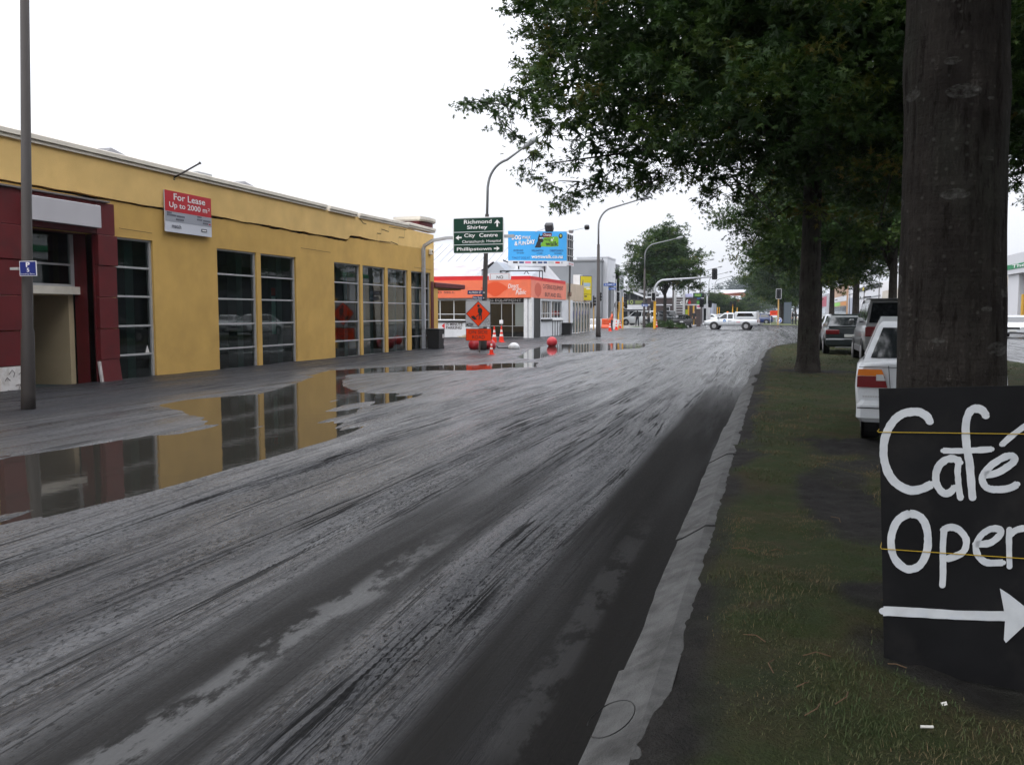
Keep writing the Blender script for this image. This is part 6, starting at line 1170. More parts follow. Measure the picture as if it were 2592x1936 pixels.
# ---- silver people mover
sp = QG(2188, 922, BZ)
def ex_van(t):
    y = -2.2
    MB().bbox(-.80, .80, y - .12, y + .1, .30, .58, .04).build('bumper', mat('bumper_grey', (.10, .102, .105), .6), t, local=True)
    for s in (-1, 1): MB().bbox(min(s * .55, s * .83), max(s * .55, s * .83), y - .05, y + .03, .80, 1.08, .02).build('tail_lamp', M_LRED, t, local=True)
    MB().bbox(-.84, .84, -1.6, 1.2, .30, .50, .02).build('sill_cladding', mat('bumper_grey', (.10, .102, .105), .6), t, local=True)
    MB().bbox(-.74, .74, y + .2, y + .9, 1.86, 1.90, .01).build('roof_spoiler', GREYC, t, local=True)
    for s in (-1, 1):
        MB().tube([(s * .66, -1.6, 1.95), (s * .66, .3, 1.97)], .025, 6).build('roof_rail', M_TRIM, t, local=True)
        MB().bbox(min(s * .86, s * 1.02), max(s * .86, s * 1.02), .95, 1.1, 1.12, 1.28, .03).build('mirror', GREYC, t, local=True)
    MB().bbox(-.22, .22, y - .02, y + .03, .86, .98, .006).build('number_plate', M_PLATE, t, local=True)
car('silver people mover with dark tinted rear window parked behind the white saloon', SILV, .85, [(-2.2, .80, .40, 1.08), (-2.1, .84, .34, 1.16), (-1.2, .85, .30, 1.16), (.6, .85, .30, 1.12), (1.5, .83, .30, 1.02), (2.05, .78, .34, .86), (2.25, .68, .40, .74)], [(-2.12, 1.14, .80), (-1.88, 1.88, .68), (.35, 1.88, .68), (1.5, 1.08, .76)], (-1.35, 1.45), .33, [[(-1.85, 1.20), (-1.0, 1.20), (-1.0, 1.76), (-1.72, 1.76)], [(-.9, 1.20), (.05, 1.18), (.05, 1.76), (-.9, 1.76)], [(.15, 1.18), (1.15, 1.14), (.45, 1.74), (.15, 1.76)]], (), loc=(sp.x + .82, sp.y + 2.2, BZ), extras=ex_van, name='people_mover', cat='car')
# ---- dark hatchback
dh = QG(2088, 897, BZ)
def ex_dark(t):
    y = -2.05
    MB().bbox(-.82, .82, y - .12, y + .08, .30, .58, .05).build('bumper', DKGR, t, local=True)
    for s in (-1, 1): MB().bbox(min(s * .36, s * .82), max(s * .36, s * .82), y - .03, y + .05, .72, .88, .02).build('tail_lamp', M_LRED, t, local=True)
    MB().bbox(-.72, .72, y + .02, y + .26, .98, 1.02, .01).build('boot_spoiler', DKGR, t, local=True); MB().bbox(-.2, .2, y - .14, y - .1, .62, .72, .006).build('number_plate', M_PLATE, t, local=True); MB().tube([(-.5, y - .05, .26), (.5, y - .05, .26)], .03, 6).build('tow_bar', M_ALU, t, local=True)
car('dark green hatchback with a boot spoiler parked ahead of the silver people mover', DKGR, .85, [(-2.05, .80, .36, .92), (-1.95, .83, .28, .98), (-1.1, .85, .24, .98), (.3, .85, .22, .95), (1.3, .83, .24, .90), (1.95, .78, .28, .76), (2.15, .68, .36, .66)], [(-1.92, .97, .76), (-1.25, 1.38, .60), (.2, 1.42, .60), (1.2, .95, .77)], (-1.3, 1.35), .30, [[(-1.5, 1.0), (-.4, 1.0), (-.45, 1.32), (-1.15, 1.30)], [(-.32, 1.0), (.95, .99), (.25, 1.34), (-.36, 1.33)]], (), loc=(dh.x + .82, dh.y + 2.0, BZ), extras=ex_dark)
# ---- small car generator for the middle distance
def sedan(label, paintm, loc, rz, group=None, kind='sedan', s=1.0):
    def ex(t):
        for q in (-1, 1):
            MB().bbox(min(q * .42, q * .76), max(q * .42, q * .76), -2.16, -2.05, .66, .80, .015).build('tail_lamp', M_LRED, t, local=True); MB().bbox(min(q * .42, q * .76), max(q * .42, q * .76), 2.06, 2.17, .58, .72, .015).build('headlamp', M_LCLR, t, local=True); MB().bbox(min(q * .84, q * .98), max(q * .84, q * .98), .72, .84, .92, 1.04, .02).build('mirror', paintm, t, local=True)
        MB().bbox(-.36, .36, 2.12, 2.19, .56, .68, .01).build('grille', M_TRIM, t, local=True); MB().bbox(-.2, .2, 2.16, 2.2, .40, .50, .006).build('number_plate', M_PLATE, t, local=True); MB().bbox(-.2, .2, -2.2, -2.15, .54, .64, .006).build('number_plate', M_PLATE, t, local=True)
    if kind == 'suv': cab = [(-2.0, 1.02, .80), (-1.75, 1.72, .68), (.3, 1.74, .68), (1.1, 1.06, .78)]; gl = [[(-1.7, 1.1), (-.75, 1.1), (-.75, 1.62), (-1.6, 1.6)], [(-.65, 1.1), (.85, 1.1), (.3, 1.62), (-.65, 1.62)]]; zz = .14
    elif kind == 'hatch': cab = [(-1.95, .93, .78), (-1.5, 1.40, .62), (.2, 1.44, .62), (1.2, .95, .77)]; gl = [[(-1.7, .99), (-.5, .99), (-.5, 1.34), (-1.4, 1.32)], [(-.42, .99), (.95, .99), (.25, 1.36), (-.42, 1.35)]]; zz = 0
    else: cab = [(-1.75, .94, .76), (-1.05, 1.36, .60), (.25, 1.40, .60), (1.25, .94, .77)]; gl = [[(-1.3, .99), (-.45, .99), (-.45, 1.30), (-1.0, 1.28)], [(-.37, .99), (.98, .99), (.3, 1.31), (-.37, 1.31)]]; zz = 0
    t = car(label, paintm, .84, [(-2.15, .76, .34, .82 + zz), (-2.0, .81, .26, .90 + zz), (-1.1, .84, .22, .95 + zz), (.3, .84, .22, .95 + zz), (1.3, .83, .24, .90 + zz), (1.95, .79, .28, .74 + zz), (2.15, .70, .36, .62 + zz)], cab, (-1.3, 1.35), .30 + zz * .3, gl, (), group, loc, rz, extras=ex); t.scale = (s, s, s); return t
G_P = 'cars parked beyond the side street'
w = QG(2092, 866, BZ); sedan('white car facing us beyond the dark hatchback on the grass strip', WHITE, (w.x + .62, w.y + 2, BZ), R(180))
w = QG(2570, 857); sedan('white saloon passing on the far carriageway before the bank', WHITE, (w.x + .6, w.y + 2.0, .03), R(160))
w = QY(1718, 830, 91.0); sedan('black saloon parked beside the low hedge at the corner', BLACK, (w.x, 93.0, .03), R(172), G_P)
w = QY(1618, 820, 104); sedan('white four-wheel drive parked behind the walking person in dark clothes', WHITE, (w.x, 104, .11), R(72), G_P, 'suv')
w = QY(1655, 820, 106); sedan('white saloon parked rear-on beside the yellow mast', WHITE, (w.x, 107, .11), R(15), G_P)
w = QY(1664, 812, 111); sedan('white estate car behind the rear-on white saloon', WHITE, (w.x, 109.2, .11), R(85), G_P, 'hatch')
w = QY(1682, 820, 102); sedan('dark green four-wheel drive behind the round-headed tree trunk', DKGR, (w.x, 102, .11), R(25), G_P, 'suv')
w = QY(1701, 815, 105); sedan('white hatchback behind the black saloon', WHITE, (w.x, 105.5, .11), R(-60), G_P, 'hatch')
w = QG(1919, 803); sedan('small blue car crossing behind the white utility', BLUE, (QY(1919, 800, 128).x, 128, .03), R(80), None, 'hatch')
G_Q = 'queue of far cars up the street'
for px, y, m, rz, lb in ((1793, 128, WHITE, 70, 'white car nosing out beside the pale narrow shopfront'), (1826, 140, GREYC, 10, 'grey car heading the far queue'), (1848, 150, WHITE, 175, 'white car in the far queue under the small yellow-green tree'), (1874, 158, GREYC, 15, 'grey car in the far queue before the small red building'), (1882, 172, BLACK, 180, 'black car behind the grey ones in the far queue'), (1898, 190, SILV, 180, 'silver car far up the street'), (1903, 215, REDC, 180, 'red car far up the street, first of two'), (1914, 230, REDC, 178, 'red car far up the street, second of two'), (1930, 240, GREYC, 180, 'grey car far up the street near the light'), (2014, 170, WHITE, 0, 'white car beyond the two standing people')):
    sedan(lb, m, (QY(px, 790, y).x, y, .03), R(rz), G_Q, 'sedan')
# ---- white utility with canopy
def ex_ute(t):
    MB().bbox(-.80, .80, -2.45, -.42, .95, 1.66, .07).build('canopy', WHITE, t, local=True)
    for s in (-1, 1):
        MB().quad((s * .806, -2.18, 1.24), (s * .806, -.62, 1.24), (s * .806, -.72, 1.54), (s * .806, -1.98, 1.54)).build('canopy_window', M_CG, t, local=True, fixn=False)
        MB().bbox(min(s * .6, s * .82), max(s * .6, s * .82), -2.56, -2.48, .68, .92, .015).build('tail_lamp', M_LRED, t, local=True); MB().bbox(min(s * .48, s * .80), max(s * .48, s * .80), 2.30, 2.40, .66, .84, .02).build('headlamp', M_LCLR, t, local=True); MB().bbox(min(s * .86, s * 1.02), max(s * .86, s * 1.02), 1.0, 1.12, 1.02, 1.18, .02).build('mirror', M_TRIM, t, local=True)
        MB().box(min(s * .842, s * .846), max(s * .842, s * .846), -.405, -.395, .45, 1.0).build('door_line', M_TRIM, t, local=True); MB().box(min(s * .842, s * .846), max(s * .842, s * .846), .10, .11, .45, 1.0).build('door_line', M_TRIM, t, local=True)
        f = Face((s * .848, .62, .70), (0, -s * -1.0 if False else (1 if s > 0 else -1), 0), (0, 0, 1), .26, .26); f.poly('door_badge', mat('badge_blue', (.04, .22, .55), .5), t, ell(.5, .5, .5, .5, 16), .006); f.poly('badge_centre', M_SW, t, ell(.5, .35, .2, .22, 10), .010)
        MB().box(min(s * .846, s * .85), max(s * .846, s * .85), -.15, .15, .80, .84).build('door_print', NAVY, t, local=True); MB().box(min(s * .846, s * .85), max(s * .846, s * .85), -.95, -.60, .70, .74).build('door_print', M_RED, t, local=True)
    MB().bbox(-.78, .78, 2.36, 2.50, .42, .62, .04).build('bumper', WHITE, t, local=True); MB().bbox(-.44, .44, 2.34, 2.42, .66, .84, .02).build('grille', M_TRIM, t, local=True); MB().bbox(-.76, .76, -2.68, -2.5, .40, .52, .02).build('rear_bumper', M_TRIM, t, local=True)
    MB().lathe([(.09, 0), (.09, .06), (.05, .1)], (0, .35, 1.60), 10).build('beacon', M_LAMB, t, local=True)
pu = QG(1852, 833); UY = 84.5; pu = QY(1852, 820, UY)
car('white extra-cab utility with a canopy crossing the silty intersection', WHITE, .84, [(-2.52, .82, .46, .98), (-2.4, .84, .38, 1.0), (-.4, .84, .36, 1.0), (.9, .84, .36, .99), (1.5, .82, .40, .97), (2.2, .78, .44, .86), (2.42, .70, .50, .80)], [(-.40, .98, .78), (-.32, 1.56, .64), (.62, 1.58, .64), (1.28, 1.0, .76)], (-1.48, 1.45), .34, [[(-.25, 1.04), (.20, 1.04), (.20, 1.46), (-.25, 1.46)], [(.30, 1.04), (1.05, 1.04), (.55, 1.44), (.30, 1.46)]], (), loc=(pu.x - .05, UY, .03), rz=R(84), extras=ex_ute, name='utility_truck', cat='ute')
# ================================================================== TREES
def leaf_material():
    m = bpy.data.materials.new('oak_leaves'); m.use_nodes = True; n, l = m.node_tree.nodes, m.node_tree.links; b = n['Principled BSDF']
    a = n.new('ShaderNodeAttribute'); a.attribute_name = 'tone'; r = n.new('ShaderNodeValToRGB'); e = r.color_ramp.elements
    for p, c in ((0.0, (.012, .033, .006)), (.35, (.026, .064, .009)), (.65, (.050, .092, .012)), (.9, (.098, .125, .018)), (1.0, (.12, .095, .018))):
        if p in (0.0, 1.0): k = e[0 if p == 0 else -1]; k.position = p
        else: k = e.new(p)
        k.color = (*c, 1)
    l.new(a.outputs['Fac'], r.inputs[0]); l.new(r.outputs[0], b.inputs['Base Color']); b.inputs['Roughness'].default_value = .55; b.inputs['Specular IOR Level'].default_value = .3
    # thin leaves let some light through
    tr = n.new('ShaderNodeBsdfTranslucent'); l.new(r.outputs[0], tr.inputs['Color']); mx = n.new('ShaderNodeMixShader'); mx.inputs[0].default_value = .28
    o = [x for x in n if x.type == 'OUTPUT_MATERIAL'][0]; l.new(b.outputs[0], mx.inputs[1]); l.new(tr.outputs[0], mx.inputs[2]); l.new(mx.outputs[0], o.inputs['Surface'])
    return m
M_LEAF = leaf_material()
def bark_material(name, lichen):
    m = bpy.data.materials.new(name); m.use_nodes = True; n, l = m.node_tree.nodes, m.node_tree.links; b = n['Principled BSDF']
    t = n.new('ShaderNodeTexCoord')
    def nz(s, sc=(1, 1, 1), d=6, ro=.6):
        mp = n.new('ShaderNodeMapping'); mp.inputs['Scale'].default_value = sc; l.new(t.outputs['Object'], mp.inputs['Vector'])
        z = n.new('ShaderNodeTexNoise'); z.inputs['Scale'].default_value = s; z.inputs['Detail'].default_value = d; z.inputs['Roughness'].default_value = ro; l.new(mp.outputs[0], z.inputs['Vector']); return z.outputs['Fac']
    def rg(src, a, c, lo, hi):
        r = n.new('ShaderNodeMapRange'); r.inputs['From Min'].default_value = a; r.inputs['From Max'].default_value = c; r.inputs['To Min'].default_value = lo; r.inputs['To Max'].default_value = hi; l.new(src, r.inputs['Value']); return r.outputs[0]
    def mix(f, a, c):
        q = n.new('ShaderNodeMix'); q.data_type = 'RGBA'
        for i, s in ((0, f), (6, a), (7, c)):
            if isinstance(s, tuple): q.inputs[i].default_value = (*s, 1)
            else: l.new(s, q.inputs[i])
        return q.outputs[2]
    base = mix(rg(nz(3.5), .35, .65, 0, 1), (.032, .027, .024), (.066, .057, .050))
    base = mix(rg(nz(2.2, (1, 1, .5)), .5, .68, 0, .6), base, (.058, .060, .048))
    fiss = nz(11, (1.7, 1.7, .30), 8, .72); base = mix(rg(fiss, .53, .62, 0, .85), base, (.016, .012, .010))
    if lichen:
        v = n.new('ShaderNodeTexVoronoi'); v.inputs['Scale'].default_value = 5.0; v.inputs['Randomness'].default_value = 1.0
        mp = n.new('ShaderNodeMapping'); mp.inputs['Scale'].default_value = (1, 1, 2.3); l.new(t.outputs['Object'], mp.inputs['Vector']); 
        l.new(mp.outputs[0], v.inputs['Vector'])
        sel = n.new('ShaderNodeSeparateColor'); l.new(v.outputs['Color'], sel.inputs[0])
        thr = rg(sel.outputs[0], .42, 1.0, .0, .40)
        q = n.new('ShaderNodeMath'); q.operation = 'SUBTRACT'; l.new(thr, q.inputs[0]); l.new(v.outputs['Distance'], q.inputs[1])
        blob = rg(q.outputs[0], .0, .03, 0, .34)
        q2 = n.new('ShaderNodeMath'); q2.operation = 'MULTIPLY'; l.new(blob, q2.inputs[0]); l.new(rg(nz(26, (1, 1, 2)), .38, .6, 0, 1), q2.inputs[1])
        base = mix(q2.outputs[0], base, (.27, .27, .25))
        v2 = n.new('ShaderNodeTexVoronoi'); v2.inputs['Scale'].default_value = 30; l.new(t.outputs['Object'], v2.inputs['Vector']); s2 = n.new('ShaderNodeSeparateColor'); l.new(v2.outputs['Color'], s2.inputs[0])
        q3 = n.new('ShaderNodeMath'); q3.operation = 'MULTIPLY'; l.new(rg(v2.outputs['Distance'], .34, .10, 0, .28), q3.inputs[0]); l.new(rg(s2.outputs[1], .86, .9, 0, 1), q3.inputs[1])
        base = mix(q3.outputs[0], base, (.25, .245, .22))
    l.new(base, b.inputs['Base Color']); b.inputs['Roughness'].default_value = .92; b.inputs['Specular IOR Level'].default_value = .15
    bp = n.new('ShaderNodeBump'); bp.inputs['Distance'].default_value = .03; bp.inputs['Strength'].default_value = 1.0
    q0 = n.new('ShaderNodeMath'); q0.operation = 'ADD'; l.new(nz(45, (1, 1, .6), 3), q0.inputs[0]); l.new(nz(3, (1, 1, 9), 5, .6), q0.inputs[1]); q = n.new('ShaderNodeMath'); q.operation = 'ADD'; l.new(rg(fiss, .4, .7, 1, 0), q.inputs[0]); l.new(q0.outputs[0], q.inputs[1]); l.new(q.outputs[0], bp.inputs['Height']); l.new(bp.outputs[0], b.inputs['Normal'])
    return m
M_BARK = bark_material('oak_bark', False); M_BARKL = bark_material('oak_bark_lichen', True)

def leaf_mesh(P, size, rg, tone):
    """lobed oak leaves at points P (three crossing blades each)"""
    n = len(P); nz_ = rg.normal(0, .55, (n, 3)) + np.array([0, 0, .8]); nz_ /= np.linalg.norm(nz_, axis=1)[:, None]
    a = rg.normal(0, 1, (n, 3)) + np.array([0, 0, -.35]); a -= nz_ * (a * nz_).sum(1)[:, None]; a /= np.linalg.norm(a, axis=1)[:, None]; b = np.cross(nz_, a)
    s = (size * rg.uniform(.7, 1.25, n))[:, None]; a = a * s; b = b * s; dr = nz_ * s
    o = P
    pts = [o, o + .45 * a + .13 * b, o + a - .10 * dr, o + .45 * a - .13 * b,
           o + .30 * a, o + .66 * a + .46 * b - .10 * dr, o + .50 * a, o + .66 * a - .46 * b - .10 * dr,
           o + .10 * a, o + .34 * a + .38 * b - .06 * dr, o + .28 * a, o + .34 * a - .38 * b - .06 * dr]
    V = np.stack(pts, 1).reshape(-1, 3); i = np.arange(n)[:, None] * 12
    Fq = np.concatenate([i + np.array([[0, 1, 2, 3]]), i + np.array([[4, 5, 6, 7]]), i + np.array([[8, 9, 10, 11]])])
    return V, Fq, np.repeat(tone, 12)
def sprays(Cc, per, rg, spread=.55, flat=.42):
    """leaf points for clumps centred on Cc: each clump is a few drooping twigs set with leaves"""
    n = len(Cc); out = []; tn = []
    tw = 5; k = per // tw
    base = np.clip(.42 + rg.normal(0, .21, n), .02, .93); rare = rg.random(n) < .005; base = np.where(rare, .97, base)
    for j in range(tw):
        d = rg.normal(0, 1, (n, 3)); d[:, 2] = d[:, 2] * .35 - .05; d /= np.linalg.norm(d, axis=1)[:, None]; L = spread * rg.uniform(.7, 1.35, n)
        for q in range(k):
            t = (q + rg.random(n)) / k
            p = Cc + d * (L * t)[:, None] + rg.normal(0, .085, (n, 3)) * (spread / .55); p[:, 2] -= .22 * L * t * t
            out.append(p); tn.append(np.clip(base + rg.normal(0, .09, n) + .12 * (t - .4), 0, 1))
    return np.concatenate(out), np.concatenate(tn)
def boughs(P, k, rg, spread=.85, flat=.55):
    """gather clump centres into heavy boughs so that the crown breaks into masses with gaps between"""
    c = P[rg.integers(0, len(P), max(1, len(P) // k))]; idx = rg.integers(0, len(c), len(P)); d = rg.normal(0, 1, P.shape) * np.array([spread, spread, spread * flat])
    return c[idx] + d, idx
def in_poly(px, py, poly):
    ins = np.zeros(px.shape, bool); n = len(poly)
    for i in range(n):
        ax, ay = poly[i]; bx, by = poly[(i + 1) % n]
        ins ^= ((ay > py) != (by > py)) & (px < (bx - ax) * (py - ay) / (by - ay + 1e-9) + ax)
    return ins
def ellipsoid(n, c, r, rg, p=.42, seed=0, rough=.35):
    d = rg.normal(0, 1, (n, 3)); d /= np.linalg.norm(d, axis=1)[:, None]
    az = np.arctan2(d[:, 1], d[:, 0]); k = 1 + rough * fbm(az * 2.2 + 7, d[:, 2] * 3.0 + 5, 300 + seed, 3)
    return np.array(c) + d * (rg.random(n) ** p * k)[:, None] * np.array(r)
def limbs(mb, base, tips, rg, r0, rise=.35):
    for T in tips:
        B = Vector(base) + Vector((0, 0, rg.uniform(-.6, 1.6))); T = Vector(T); m = B.lerp(T, .5) + Vector((rg.normal(0, .25), rg.normal(0, .25), rise * (T - B).length * .35)); q = B.lerp(m, .5) + Vector((0, 0, .12 * (T - B).length)); w = m.lerp(T, .5) + Vector((rg.normal(0, .15), rg.normal(0, .15), .1))
        mb.tube([B, q, m, w, T], [r0, r0 * .8, r0 * .55, r0 * .34, r0 * .12], 6)
def trunk_tube(mb, x, y, z0, prof, lean=(0, 0), n=28, seed=0, bulge=(), fine=False):
    """prof: (height, radius); flared, slightly fluted trunk"""
    vs = []; hs = [h for h, _ in prof]; rs = [r for _, r in prof]; H = np.linspace(hs[0], hs[-1], max(8, int((hs[-1] - hs[0]) / .09)))
    if fine: H = np.concatenate([np.linspace(0, 3.7, 110), np.linspace(3.8, hs[-1], 26)])
    for h in H:
        r = np.interp(h, hs, rs)
        for k in range(n):
            t = 2 * math.pi * k / n; w = 1 + .045 * float(vn(k * 5.0 / n + 3, h * .55, 400 + seed)) + .035 * float(vn(math.cos(t) * 2 + 9, math.sin(t) * 2 + h * 2.2, 401 + seed)) + .10 * float(vn(math.cos(t) * 1.6 + 5, math.sin(t) * 1.6, 402 + seed)) * max(0, 1 - h * 1.3)
            for bz, ba, bs_ in bulge: w += bs_ * math.exp(-((h - bz) / .16) ** 2) * max(0, math.cos(t - ba)) ** 2
            if fine:
                ax_, ay_ = math.cos(t) * 3.4 + 20, math.sin(t) * 3.4 + 20; f1 = float(fbm(np.array(ax_ * 1.9 + h * .25), np.array(ay_ * 1.9 - h * .2), 430, 3)); w += -.035 * max(0, 1 - abs(f1) * 9) + .018 * float(vn(ax_ * 3, ay_ * 3 + h * 7, 431)) + .012 * float(vn(ax_ * 1.2 + 5, h * 9 + ay_, 432))
            vs.append((x + lean[0] * h + r * w * math.cos(t), y + lean[1] * h + r * w * math.sin(t), z0 + h))
    fs = [(i * n + k, i * n + (k + 1) % n, (i + 1) * n + (k + 1) % n, (i + 1) * n + k) for i in range(len(H) - 1) for k in range(n)]
    mb.add(vs, fs)

# ---- generic young and mature crowns, shared by the far trees
def generic_crown(seed, n, per, size, r=(1, 1, 1), lo=-.75, cone=0.0, spread=.5, inner=3, isc=.74):
    rg = np.random.default_rng(seed); P = ellipsoid(n, (0, 0, 0), r, rg, .36, seed, .5); P = P[P[:, 2] > lo * r[2]]
    if cone: k = 1 - cone * (P[:, 2] / r[2] + .2).clip(0, 1); P[:, 0] *= k; P[:, 1] *= k
    P, bi = boughs(P, 9, rg, .62); P = P[P[:, 2] > (lo - .05) * r[2]]
    Q, tn = sprays(P, per, rg, spread)
    I = ellipsoid(n * inner, (0, 0, 0), tuple(q * isc for q in r), rg, .5, seed, .4); I = I[I[:, 2] > lo * .8 * r[2]]  # large dark leaves added inside the crown to block pinholes of sky
    if cone: k = 1 - cone * (I[:, 2] / r[2] + .2).clip(0, 1); I[:, 0] *= k; I[:, 1] *= k
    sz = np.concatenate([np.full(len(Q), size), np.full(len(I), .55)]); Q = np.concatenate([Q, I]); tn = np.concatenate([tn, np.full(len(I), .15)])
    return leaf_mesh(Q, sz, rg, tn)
def crown_obj(name, data, parent, m=None):
    V, Fq, tn = data; return np_mesh(name, V, Fq, m or M_LEAF, parent, smooth=False, attrs={'tone': tn}, local=True)
def make_tree(label, x, y, z0, rtr, htr, cz, crown, cscale, rz=0, group=None, name='oak_tree', bark=None):
    t = thing(name, label, 'tree', (x, y, z0), 0, group); rg = np.random.default_rng(int(abs(x * 37 + y * 11)) + 1)
    mb = MB(); trunk_tube(mb, 0, 0, -.1, [(0, rtr * 1.45), (.25, rtr * 1.15), (.8, rtr), (htr, rtr * .8), (htr * 1.9, rtr * .35)], n=16, seed=int(x * 10 + y))
    mb.build('trunk', bark or M_BARK, t, local=True, smooth=True, fixn=False)
    tips = [(cscale[0] * 3.6 * math.cos(a), cscale[1] * 3.6 * math.sin(a), cz + rg.uniform(-1.2, 1.8)) for a in rg.uniform(0, 6.28, 9)]
    lb = MB(); limbs(lb, (0, 0, htr), tips, rg, rtr * .42); lb.build('limbs', bark or M_BARK, t, local=True, smooth=True, fixn=False)
    if isinstance(crown, tuple): c = crown_obj('crown', crown, t)
    else: c = bpy.data.objects.new('crown', crown); col.objects.link(c); c.parent = t
    c.location = (0, 0, cz); c.scale = cscale; c.rotation_euler = (0, 0, rz); return t, c

crA = generic_crown(11, 900, 45, .21, (4.6, 4.6, 4.2), -.92, .25, .6)
crB = generic_crown(12, 860, 45, .21, (4.4, 4.4, 4.0), -.92, .3, .62)
G_M = 'oak trees along the grass strip'
t3, c3 = make_tree('mature oak growing directly beyond the slim dark-trunked oak, its trunk hidden by it', 1.95, 42.5, .1, .22, 3.4, 6.9, crA, (.86, .86, 1.02), 0, G_M)
meA = c3.data
r0, c0 = make_tree('mature oak beside the far carriageway, level with the silver wagon', 6.1, 21.5, .1, .27, 3.6, 7.9, crB, (1.0, 1.0, .95), 1.0, G_M)
meB = c0.data
make_tree('oak trunk rising behind the silver wagon roof', 4.95, 41.0, .1, .20, 3.6, 7.6, meB, (.95, .95, 1.0), 2.0, G_M)
make_tree('oak trunk seen above the dark hatchback, before the lime green shop', 4.95, 58.5, .1, .22, 4.0, 8.0, meA, (1.0, 1.0, 1.05), 3.1, G_M)
make_tree('furthest thin oak trunk above the dark hatchback roof', 4.9, 81.0, .1, .24, 3.8, 8.0, meB, (1.1, 1.1, 1.1), 4.0, G_M)
make_tree('oak on the traffic island beside the blue sign disc', 1.35, 128.0, .1, .42, 4.2, 9.4, meA, (1.25, 1.25, 1.55), 5.0, 'oaks on the far median')
for k, (xx, yy_, s) in enumerate(((1.6, 150, 1.3), (1.4, 176, 1.35), (2.0, 205, 1.5), (6.0, 260, 1.6), (4, 330, 2.0))):
    make_tree('distant oak on the median beyond the traffic island, merging with its neighbours', xx, yy_, 0, .3, 3.5, 7.4 * s * .85, (meA, meB)[k % 2], (s, s, s), k * 1.3, 'oaks on the far median')
t3.location = t3.location
make_tree('unseen oak of the same row, added behind the viewer to darken the light', 1.2, -13.5, .1, .3, 3.4, 8.0, meA, (1.35, 1.35, 1.1), .7, G_M)  # this and the next two oaks are unseen, added to darken the light
make_tree('unseen oak added for shade beside the far carriageway, abreast of the cafe board', 6.2, 3.2, .1, .3, 3.4, 8.0, meB, (1.3, 1.3, 1.1), 1.7, G_M)
make_tree('unseen oak added for shade beside the far carriageway, behind the viewer', 6.1, -14.0, .1, .3, 3.4, 8.0, meB, (1.3, 1.3, 1.1), 2.7, G_M)
# round corner tree across the side street
crC = generic_crown(15, 640, 36, .28, (4.5, 4.5, 4.0), -.80, .38, .55, 6, .84)
make_tree('round-headed oak with a clear trunk in the corner planting bed', -11.05, 93.5, .1, .20, 3.2, 6.9, crC, (1.0, 1.0, 1.0), 0, None)

# ---- second oak: dark slim trunk, wide crown over the road
T2 = (.87, 23.2); rg = np.random.default_rng(5)
t2 = thing('oak_tree', 'dark-trunked oak whose broad crown reaches out over the road', 'tree', (T2[0], T2[1], .1), 0, G_M)
mb = MB(); trunk_tube(mb, T2[0], T2[1], 0, [(0, .38), (.15, .33), (.5, .275), (1.2, .255), (3, .235), (5.5, .215), (9, .18), (13, .07)], n=26, seed=3); mb.build('trunk', M_BARK, t2, smooth=True, fixn=False)
OUT2 = [(1262, -30), (1270, 10), (1301, 54), (1328, 103), (1322, 146), (1301, 179), (1301, 212), (1236, 235), (1145, 260), (1150, 272), (1198, 279), (1263, 298), (1238, 318), (1279, 358), (1333, 374), (1328, 400), (1288, 418), (1312, 446), (1371, 467), (1404, 486), (1393, 530), (1455, 528), (1469, 499), (1534, 488), (1577, 474), (1643, 494), (1686, 467), (1746, 445), (1762, 455), (1760, 535), (1790, 512), (1811, 461), (1840, 480), (1900, 560), (2000, 600), (2200, 610), (3000, 610), (3000, -4000), (1100, -4000), (1200, -700)]
# clump centres keep clear of the edge; thin outer twigs reach it
P = ellipsoid(9000, (.6, 22.3, 9.2), (9.3, 8.2, 6.2), rg, .40, 2, .25); P = P[(P[:, 2] > 3.9)]
px, py = proj(P)
shr = 9.0
P, _bi = boughs(P, 15, rg, .95, .6); P = P[P[:, 2] > 4.0]; px, py = proj(P)
ok = in_poly(px, py, OUT2) & in_poly(px - 16, py, OUT2) & in_poly(px, py + 13, OUT2) & in_poly(px + 6, py - 8, OUT2)
vis = (py > -120) & (px > 1050)
low = P[:, 2] < 3.9 + 1.0 * np.hypot((P[:, 0] - .96) / 9, (P[:, 1] - 23) / 9)
P1 = P[ok & vis & ~low]; P2 = P[~vis & (px > 1150)]
P1 = P1[:1750]; P2 = P2[:500]
# twig tips along the outline, read from the photo
tipsp = [(1850, 500), (1890, 540), (1930, 570), (1980, 585), (2090, 590), (2150, 600), (2210, 590), (1275, 25), (1310, 80), (1312, 160), (1306, 222), (1262, 244), (1222, 252), (1180, 262), (1160, 265), (1215, 268), (1268, 285), (1256, 318), (1290, 345), (1345, 392), (1312, 424), (1335, 448), (1380, 470), (1420, 500), (1404, 520), (1436, 520), (1500, 488), (1560, 474), (1620, 486), (1690, 458), (1748, 452), (1772, 480), (1770, 515), (1790, 490), (1815, 455), (1640, 470), (1450, 490)]
TP = []
for a, b in tipsp:
    for k in range(2): TP.append(tuple(QY(a + 7 + rg.uniform(-4, 5), b + rg.uniform(-5, 5), rg.uniform(19.5, 23.5))))
TP = np.array(TP)
Q1, n1 = sprays(P1, 45, rg, .5); Q2, n2 = sprays(P2, 35, rg, .8); Q3, n3 = sprays(TP, 30, rg, .30)
